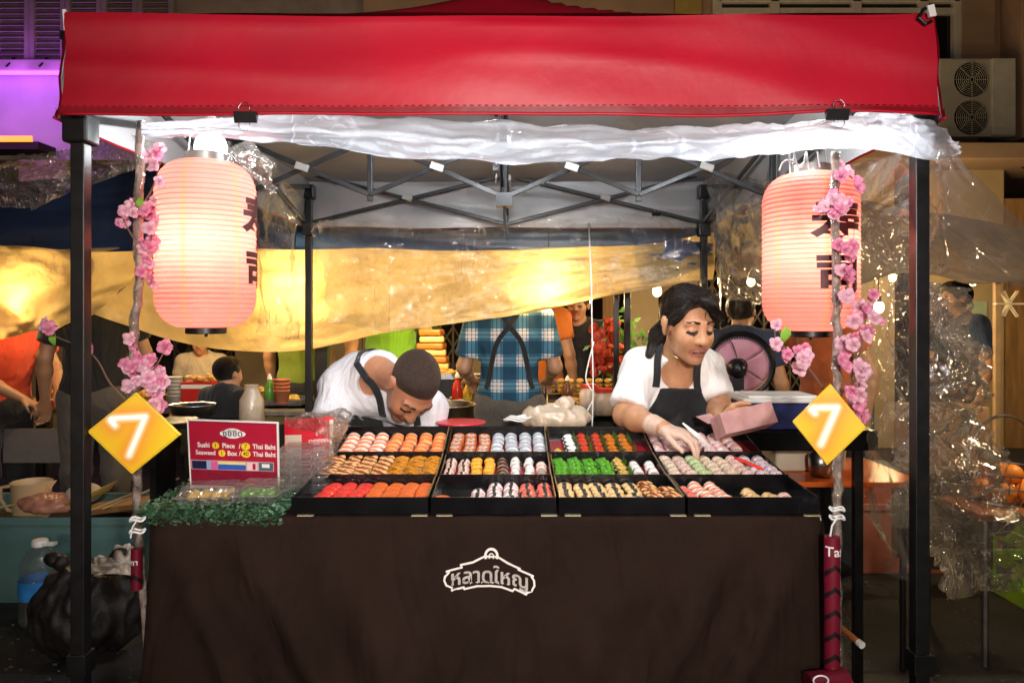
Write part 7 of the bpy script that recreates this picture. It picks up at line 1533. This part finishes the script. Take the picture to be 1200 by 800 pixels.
# ------------------------------------------------------------------ tarpaulins of the stalls behind
m_tarp = thin_mat('yellow_tarpaulin', (.85, .60, .24), trans=.58, rough=.3, gloss=.06, var=.2, vs=5, bump=.8, bs=9); m_navyt = thin_mat('navy_tarpaulin', (.026, .048, .135), trans=.05, rough=.3, gloss=.09, var=.2, vs=5, bump=.4, bs=6); m_bluet = thin_mat('blue_tarpaulin', (.012, .05, .15), trans=.05, rough=.35, gloss=.06, var=.15, vs=5, bump=.3, bs=6)
m_greyt = thin_mat('grey_brown_tarpaulin', (.20, .16, .13), trans=.3, rough=.3, gloss=.08, var=.2, vs=5, bump=.4, bs=6)
def tarp(label, rows, nu, nv, amp, sc, m, seed, **k): return tag(sheet([[P(*q) for q in r] for r in rows], nu, nv, amp, sc, seed, **k).build('tarpaulin', m, smooth=True), label, 'tarpaulin')
tarp('yellow tarpaulin glowing with lamps across the stall behind, lower edge dipping in the middle',
     [[(170, 290, 3.98), (250, 290, 3.9), (350, 292, 3.9), (440, 290, 3.9), (520, 294, 3.9), (600, 292, 3.9), (680, 288, 3.9), (760, 286, 3.9), (838, 270, 3.98)],
      [(160, 322, 3.86), (250, 335, 3.88), (350, 345, 3.88), (440, 340, 3.88), (520, 335, 3.88), (600, 328, 3.88), (680, 320, 3.88), (760, 312, 3.88), (838, 300, 3.9)],
      [(110, 368, 3.88), (190, 396, 3.9), (270, 410, 3.86), (356, 410, 3.86), (450, 390, 3.86), (540, 378, 3.86), (630, 365, 3.86), (720, 346, 3.86), (836, 326, 3.86)]], 120, 40, .03, 1.7, m_tarp, 41, an=(2, 1))
tarp('yellow brown tarpaulin at the far left with one bright lamp glow',
     [[(-90, 286, 4.2), (0, 290, 4.15), (70, 291, 4.1), (180, 288, 4.1)], [(-90, 340, 4.1), (0, 345, 4.05), (70, 345, 4.02), (150, 330, 4.03)], [(-90, 404, 4.05), (10, 396, 4.0), (60, 384, 3.98), (128, 362, 4.0)]], 60, 40, .05, 1.6, m_tarp, 43)
tarp('navy tarpaulin band above the yellow one on the left',
     [[(-120, 215, 4.4), (0, 212, 4.3), (120, 204, 4.2), (200, 200, 4.15), (300, 220, 4.12), (340, 250, 4.12)], [(-120, 250, 4.3), (0, 250, 4.22), (120, 246, 4.16), (200, 244, 4.12), (300, 256, 4.12), (340, 270, 4.12)], [(-120, 290, 4.2), (0, 293, 4.14), (120, 294, 4.09), (200, 293, 4.08), (300, 294, 4.09), (340, 294, 4.09)]], 70, 30, .03, 1.6, m_navyt, 45)
tarp('blue tarpaulin band seen between the canopy lining and the yellow tarpaulin',
     [[(338, 240, 4.16), (440, 250, 4.16), (560, 252, 4.16), (680, 250, 4.16), (780, 245, 4.16), (840, 240, 4.2)], [(338, 272, 4.13), (440, 274, 4.13), (560, 276, 4.13), (680, 272, 4.13), (780, 270, 4.13), (840, 265, 4.15)], [(338, 297, 4.11), (440, 297, 4.11), (560, 299, 4.11), (680, 296, 4.11), (780, 293, 4.11), (840, 285, 4.12)]], 70, 20, .02, 1.6, m_bluet, 47)
tarp('dark folded tarpaulin flap in front of the yellow one near the head of the woman',
     [[(742, 285, 3.92), (790, 280, 3.9), (836, 285, 3.92)], [(745, 310, 3.9), (790, 308, 3.88), (836, 300, 3.9)], [(752, 337, 3.9), (792, 324, 3.88), (836, 310, 3.9)]], 30, 20, .02, 2, m_navyt, 49)
tarp('grey brown tarpaulin awning stretched behind the right front leg',
     [[(880, 230, 4.6), (1000, 236, 4.5), (1100, 250, 4.4), (1260, 280, 4.4)], [(870, 290, 4.4), (1000, 280, 4.3), (1100, 290, 4.2), (1260, 322, 4.2)], [(842, 318, 4.3), (960, 340, 4.2), (1060, 318, 4.1), (1140, 332, 4.05), (1260, 352, 4.05)][:4]], 60, 40, .03, 1.6, m_greyt, 51)
# posts that carry the tarpaulins, wooden posts and frame
def post(px, Y, ztop, w, m_, label, name='post', cat='post'):
    x = (px-600)*Y/FP; m = MB(); m.box((x, Y, ztop/2), (w, w, ztop)); return tag(m.build(name, m_, bevel=.003), label, cat, 'posts of the stalls behind')
m_wood = mat('pale_timber', (.42, .27, .13), .6, var=.25, vs=8)
post(722, 4.3, 1.75, .03, m_blackmetal, 'thin dark post left of the woman, nearer the plaid shirt man'); post(735, 4.35, 1.75, .035, m_blackmetal, 'thin dark post left of the woman, nearer her shoulder'); post(378, 4.3, 1.75, .07, m_blackmetal, 'broad dark post beside the left rear gazebo leg'); post(48, 4.5, 1.9, .04, m_blackmetal, 'dark post behind the orange red tee trader'); post(1168, 4.3, 1.6, .03, m_wood, 'pale timber post at the far right'); post(848, 4.25, 1.75, .04, m_blackmetal, 'dark post right of the woman behind the fan')
# lamps behind the tarpaulins
def bulb(px, py, Y, power, label, r=.05):
    c = P(px, py, Y); t = thing('light_bulb', label, 'bulb', c, 'warm bulbs of the stalls behind'); m = MB(); m.ell(c, (.03, .03, .038), n=16, m=10); m.build('glass', m_bulby, t, smooth=True); m = MB(); m.tube([c+Vector((0, 0, .03)), c+Vector((0, 0, .075))], .015, 10); m.tube([c+Vector((0, 0, .07)), c+Vector((0, .02, .35))], .003, 6); m.build('holder', m_black, t)
    lamp('bulb_light', c, power, (1, .70, .34), r, t)
bulb(35, 350, 4.13, 13, 'warm bulb glowing through the tarpaulin at the far left'); bulb(345, 338, 4.0, 20, 'warm bulb glowing through the tarpaulin by the left rear leg'); bulb(643, 340, 4.0, 24, 'warm bulb glowing through the tarpaulin right of the plaid shirt man')
bulb(500, 330, 4.5, 42, 'warm bulb hidden behind the middle of the yellow tarpaulin'); bulb(770, 341, 4.9, 28, 'bare warm bulb shining beside the head of the woman'); bulb(230, 345, 4.9, 58, 'warm bulb hidden behind the tarpaulin over the boy'); bulb(1030, 360, 4.7, 38, 'warm bulb behind the plastic wall right of the orange tee trader'); bulb(424, 443, 4.95, 12, 'small warm bulb low beside the lime green tee'); bulb(690, 350, 5.9, 65, 'warm bulb lighting the shophouse front behind the black jacket'); bulb(1140, 330, 6.4, 36, 'warm bulb lighting the passage at the right'); bulb(880, 330, 5.8, 36, 'warm bulb lighting the lattice gate behind the fan')

bulb(1046, 325, 6.6, 30, 'added warm bulb high in the passage behind the plastic wall'); bulb(1128, 300, 6.9, 22, 'added warm bulb over the cream wall with the notice')  # both bulbs added to brighten the wall and plastic at the right

# ------------------------------------------------------------------ shophouses behind
BY = 8.0
def bx(px): return (px-600)*BY/FP
def bz(py): return CAMZ-(py-HY)*BY/FP
m_plw = mat('pale_plaster', (.55, .50, .52), .8, var=.12, vs=2, bump=.15, bs=20); m_beige = mat('beige_plaster', (.36, .24, .16), .8, var=.16, vs=1.6, bump=.2, bs=18); m_shut = mat('grey_painted_shutter', (.30, .25, .22), .6, var=.2, vs=4); m_win = mat('white_window_frame', (.55, .50, .46), .5, var=.1); m_glass = mat('dark_glass', (.008, .008, .01), .08, spec=.7, var=0)
m_dkop = mat('dark_interior', (.02, .015, .012), .8, var=.3); m_gate = mat('lattice_gate_metal', (.16, .13, .10), .45, metal=.5, var=.2)
A_ = thing('shophouse', 'pale shophouse at upper left with louvred shutters over a purple lit wall', 'building', (-6.5, BY, 0)); SX = -1.6
m = MB(); m.box(((-12+SX)/2, BY+2, (bz(84)+3.05)/2), (SX+12, 4, bz(84)-3.05)); m.build('wall', m_plw, A_)
m = MB(); m.box(((-12+SX)/2, BY+2.05, bz(82)+2.2), (SX+12, 3.9, 4.4)); m.build('upper_wall', m_shut, A_)
m = MB(); m.box(((-12+SX)/2, BY+2.0, bz(78)-.02), (SX+12, 4.25, .11)); m.build('ledge', m_shut, A_, bevel=.01)
for k in range(6):
    x0 = bx(-6)+.455*k*1.0
    t = MB(); px0 = [-40, -2, 40, 82, 124, 166][k]; a, b = bx(px0), bx(px0+36)
    for x in (a, b): t.box((x, BY-.02, bz(35)+.2), (.05, .05, 1.25))
    for z in (bz(76), bz(-34)): t.box(((a+b)/2, BY-.02, z), (b-a-.05, .05, .06))
    for j in range(15): t.box(((a+b)/2, BY-.012, bz(70)+.062*j), (b-a-.06, .008, .05), Matrix.Rotation(R(-38), 3, 'X'))
    t.build('shutter', m_shut, A_)
for px in (22, 60): m = MB(); m.tube([Vector((bx(px), BY-.08, bz(73))), Vector((bx(px-3), BY-.16, bz(84)))], .01, 6); m.ell((bx(px), BY-.08, bz(73)), (.025, .02, .025), n=8, m=6); m.build('hook', m_black, A_)
m = MB(); m.box(((-12+SX)/2, BY+2, 1.5), (SX+12, 3.8, 3.0)); m.build('ground_floor', m_dkop, A_)
# purple light tube under the ledge and a warm strip over the shop
t = thing('purple_light_tube', 'purple glowing light tube under the ledge at upper left', 'lamp', (bx(36), BY-.1, bz(88))); m = MB(); m.tube([(bx(-40), BY-.10, bz(89)), (bx(84), BY-.10, bz(89))], .022, 10); m.build('tube', mat('purple_glow', (.6, .2, .9), .3, var=0, emit=(.42, .05, .95), es=5), t, smooth=True)
for px in (-20, 30, 76): lamp('tube_light', (bx(px), BY-.30, bz(89)), 5, (.50, .10, 1), .12, t)
for px in (0, 60): lamp('tube_light', (bx(px), BY-.55, bz(150)), 8, (.55, .14, .85), .12, t)
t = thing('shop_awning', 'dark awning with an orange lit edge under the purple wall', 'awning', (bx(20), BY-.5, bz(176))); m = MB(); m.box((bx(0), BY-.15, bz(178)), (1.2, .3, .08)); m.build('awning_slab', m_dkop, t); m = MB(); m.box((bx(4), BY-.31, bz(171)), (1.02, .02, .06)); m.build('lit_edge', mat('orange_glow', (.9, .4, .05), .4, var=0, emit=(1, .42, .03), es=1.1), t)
B_ = thing('shophouse', 'brown beige shophouse with white framed windows and lattice gates', 'building', (4, BY, 0))
m = MB(); m.box(((SX+14)/2+.0, BY+2, bz(190)+3), (14-SX-.01, 4, 6)); m.build('wall', m_beige, B_)
m = MB(); m.box((bx(1140), BY+1.9, bz(188)+2.9), (.36, 4, 5.8)); m.build('column', m_beige, B_, bevel=.01); m = MB(); m.box((bx(1195), BY+1.8, bz(188)+2.9), (.42, 4.3, 5.8)); m.build('column', m_beige, B_, bevel=.01)
m = MB(); m.box(((SX+14)/2, BY+1.6, bz(196)), (14-SX-.02, 4.8, .16)); m.build('ledge', m_beige, B_, bevel=.01)
m = MB(); m.box((bx(980), BY-.04, bz(2)), (bx(1120)-bx(840), .10, .08)); m.box((bx(980), BY-.04, bz(84)), (bx(1120)-bx(840), .10, .07)); 
for px in (838, 905, 1000, 1078, 1118): m.box((bx(px), BY-.045, bz(20)+.3), (.10, .09, 1.9))
m.box((bx(980), BY-.035, bz(16)), (bx(1120)-bx(840), .07, .07)); m.build('window_frame', m_win, B_, bevel=.006)
m = MB(); m.box((bx(980), BY-.005, bz(20)+.3), (bx(1118)-bx(842), .03, 1.8)); m.build('window', m_glass, B_)
m = MB(); m.box((bx(805), BY-.03, bz(10)+.2), (.28, .06, 2)); m.build('pilaster', mat('yellow_plaster', (.38, .28, .08), .8), B_)
# ground floor: columns, shutters, lattice gates
GYF = 7.9
def gx(px): return (px-600)*GYF/FP
m = MB(); m.box(((SX+14)/2-2, BY+3, 1.5), (16, 2, 3.1)); m.build('shop_interior', m_dkop, B_)
m_col = mat('tiled_cream_wall', (.50, .38, .22), .5, var=.12, vs=3); m_woodp = mat('wood_panel', (.36, .20, .08), .55, var=.3, vs=5, aniso=(4, 4, .5))
for px, w in ((412, .55), (300, .34), (752, .30), (1006, .62), (1122, .80), (60, .5), (560, .2)): m = MB(); m.box((gx(px), GYF, 1.5), (w, .3, 3.0)); m.build('pier', m_col, B_, bevel=.01)
for px in (712, 738, 780): m = MB(); m.box((gx(px), GYF-.1, 1.3), (.13, .06, 2.6)); m.build('wood_panel', m_woodp, B_)
m = MB(); m.box((gx(1180), GYF-.1, 1.3), (.5, .06, 2.6)); m.build('wood_panel', m_woodp, B_)
m = MB(); m.box((gx(798), GYF-.02, 1.45), (.34, .04, 2.9)); m.build('rolling_shutter', mat('tan_shutter', (.36, .24, .12), .6, var=.1, vs=6), B_)
def lattice(px0, px1, label):
    x0, x1 = gx(px0), gx(px1); t = thing('folding_gate', label, 'gate', ((x0+x1)/2, GYF+.1, 0), 'lattice folding gates'); m = MB(); n = max(4, int((x1-x0)/.13))
    for i in range(n+1): x = x0+(x1-x0)*i/n; m.box((x, GYF+.1, 1.3), (.022, .03, 2.5))
    m.build('upright', m_gate, t); m = MB(); st = (x1-x0)/n
    for i in range(n):
        xa = x0+st*i
        for j in range(11): z = .12+.23*j; m.bar((xa, GYF+.08, z), (xa+st, GYF+.08, z+.22), .006, .018); m.bar((xa, GYF+.12, z+.22), (xa+st, GYF+.12, z), .006, .018)
    m.build('cross_bars', m_gate, t)
lattice(200, 284, 'lattice folding gate behind the boy in tan'); lattice(822, 960, 'lattice folding gate behind the fan and the right lantern'); lattice(440, 545, 'lattice folding gate behind the lime green tee')
m = MB(); m.box((gx(1136), GYF-.17, bz(370)+.02), (.15, .012, .26)); tag(m.build('paper_notice', mat('pale_green_paper', (.42, .52, .38), .7)), 'pale green notice with red print on the cream wall at right', 'notice')
# air conditioner
ac = thing('air_conditioner', 'white two fan air conditioner unit on the wall right of the canopy', 'air conditioner', (bx(1124), BY-.2, bz(168))); m_acw = mat('grimy_white_enamel', (.40, .37, .33), .5, var=.12, vs=4)
m = MB(); m.box((bx(1118), BY-.22, bz(127)), (.78, .36, .80)); m.build('case', m_acw, ac, bevel=.015); m = MB(); m.box((bx(1146), BY-.41, bz(127)), (.24, .03, .78)); m.build('side_panel', mat('white_enamel', (.5, .48, .44), .45, var=.08), ac, bevel=.006)
for pz in (108, 150):
    c = Vector((bx(1111), BY-.405, bz(pz))); m = MB(); m.lathe([(0, 0), (.175, 0)], c, 36, Matrix.Rotation(R(90), 3, 'X')); m.build('fan_opening', m_black, ac); m = MB()
    for k in range(8): m.tube([c+Vector(((.02+.02*k)*math.cos(a), -.012, (.02+.02*k)*math.sin(a))) for a in [2*PI*i/28 for i in range(29)]], .003, 4)
    for k in range(8): a = 2*PI*k/8; m.tube([c+Vector((.02*math.cos(a), -.014, .02*math.sin(a))), c+Vector((.178*math.cos(a), -.014, .178*math.sin(a)))], .003, 4)
    m.build('fan_grille', m_acw, ac)
m = MB(); rn = random.Random(3)
for k in range(7): m.tube([crom([Vector((bx(1125)+.1*k, BY-.35, bz(172)-.02*k)), Vector((bx(1160), BY-.4, bz(178+3*k))), Vector((bx(1190), BY-.4, bz(165+8*k))), Vector((bx(1230), BY-.5, bz(170+10*k)))], i/14) for i in range(15)], .022, 6)
m.tube([crom([Vector((bx(1180), BY-.4, bz(190))), Vector((bx(1200), BY-.42, bz(215))), Vector((bx(1196), BY-.42, bz(250))), Vector((bx(1215), BY-.4, bz(280)))], i/12) for i in range(13)], .018, 6); tag(m.build('cable_bundle', m_black, smooth=True), 'bundle of black cables along the wall below the air conditioner', 'cables')
t = thing('hanging_ornament', 'white star shaped ornament hanging from a line at the far right', 'ornament', P(1180, 360, 4.4)); m = MB(); c = P(1182, 356, 4.3)
for k in range(6): a = PI*k/3; m.bar(c, c+Vector((.085*math.cos(a), -.01, .085*math.sin(a))), .03, .01)
m.build('star', mat('cream_shell', (.7, .6, .42), .5), t); m = MB(); m.tube([c+Vector((0, 0, .08)), c+Vector((0, 0, .3))], .003, 5); m.build('string', m_black, t)
# dim street lamps light the upper house fronts
for x, p in ((-4.5, 6), (5.5, 10)): pass
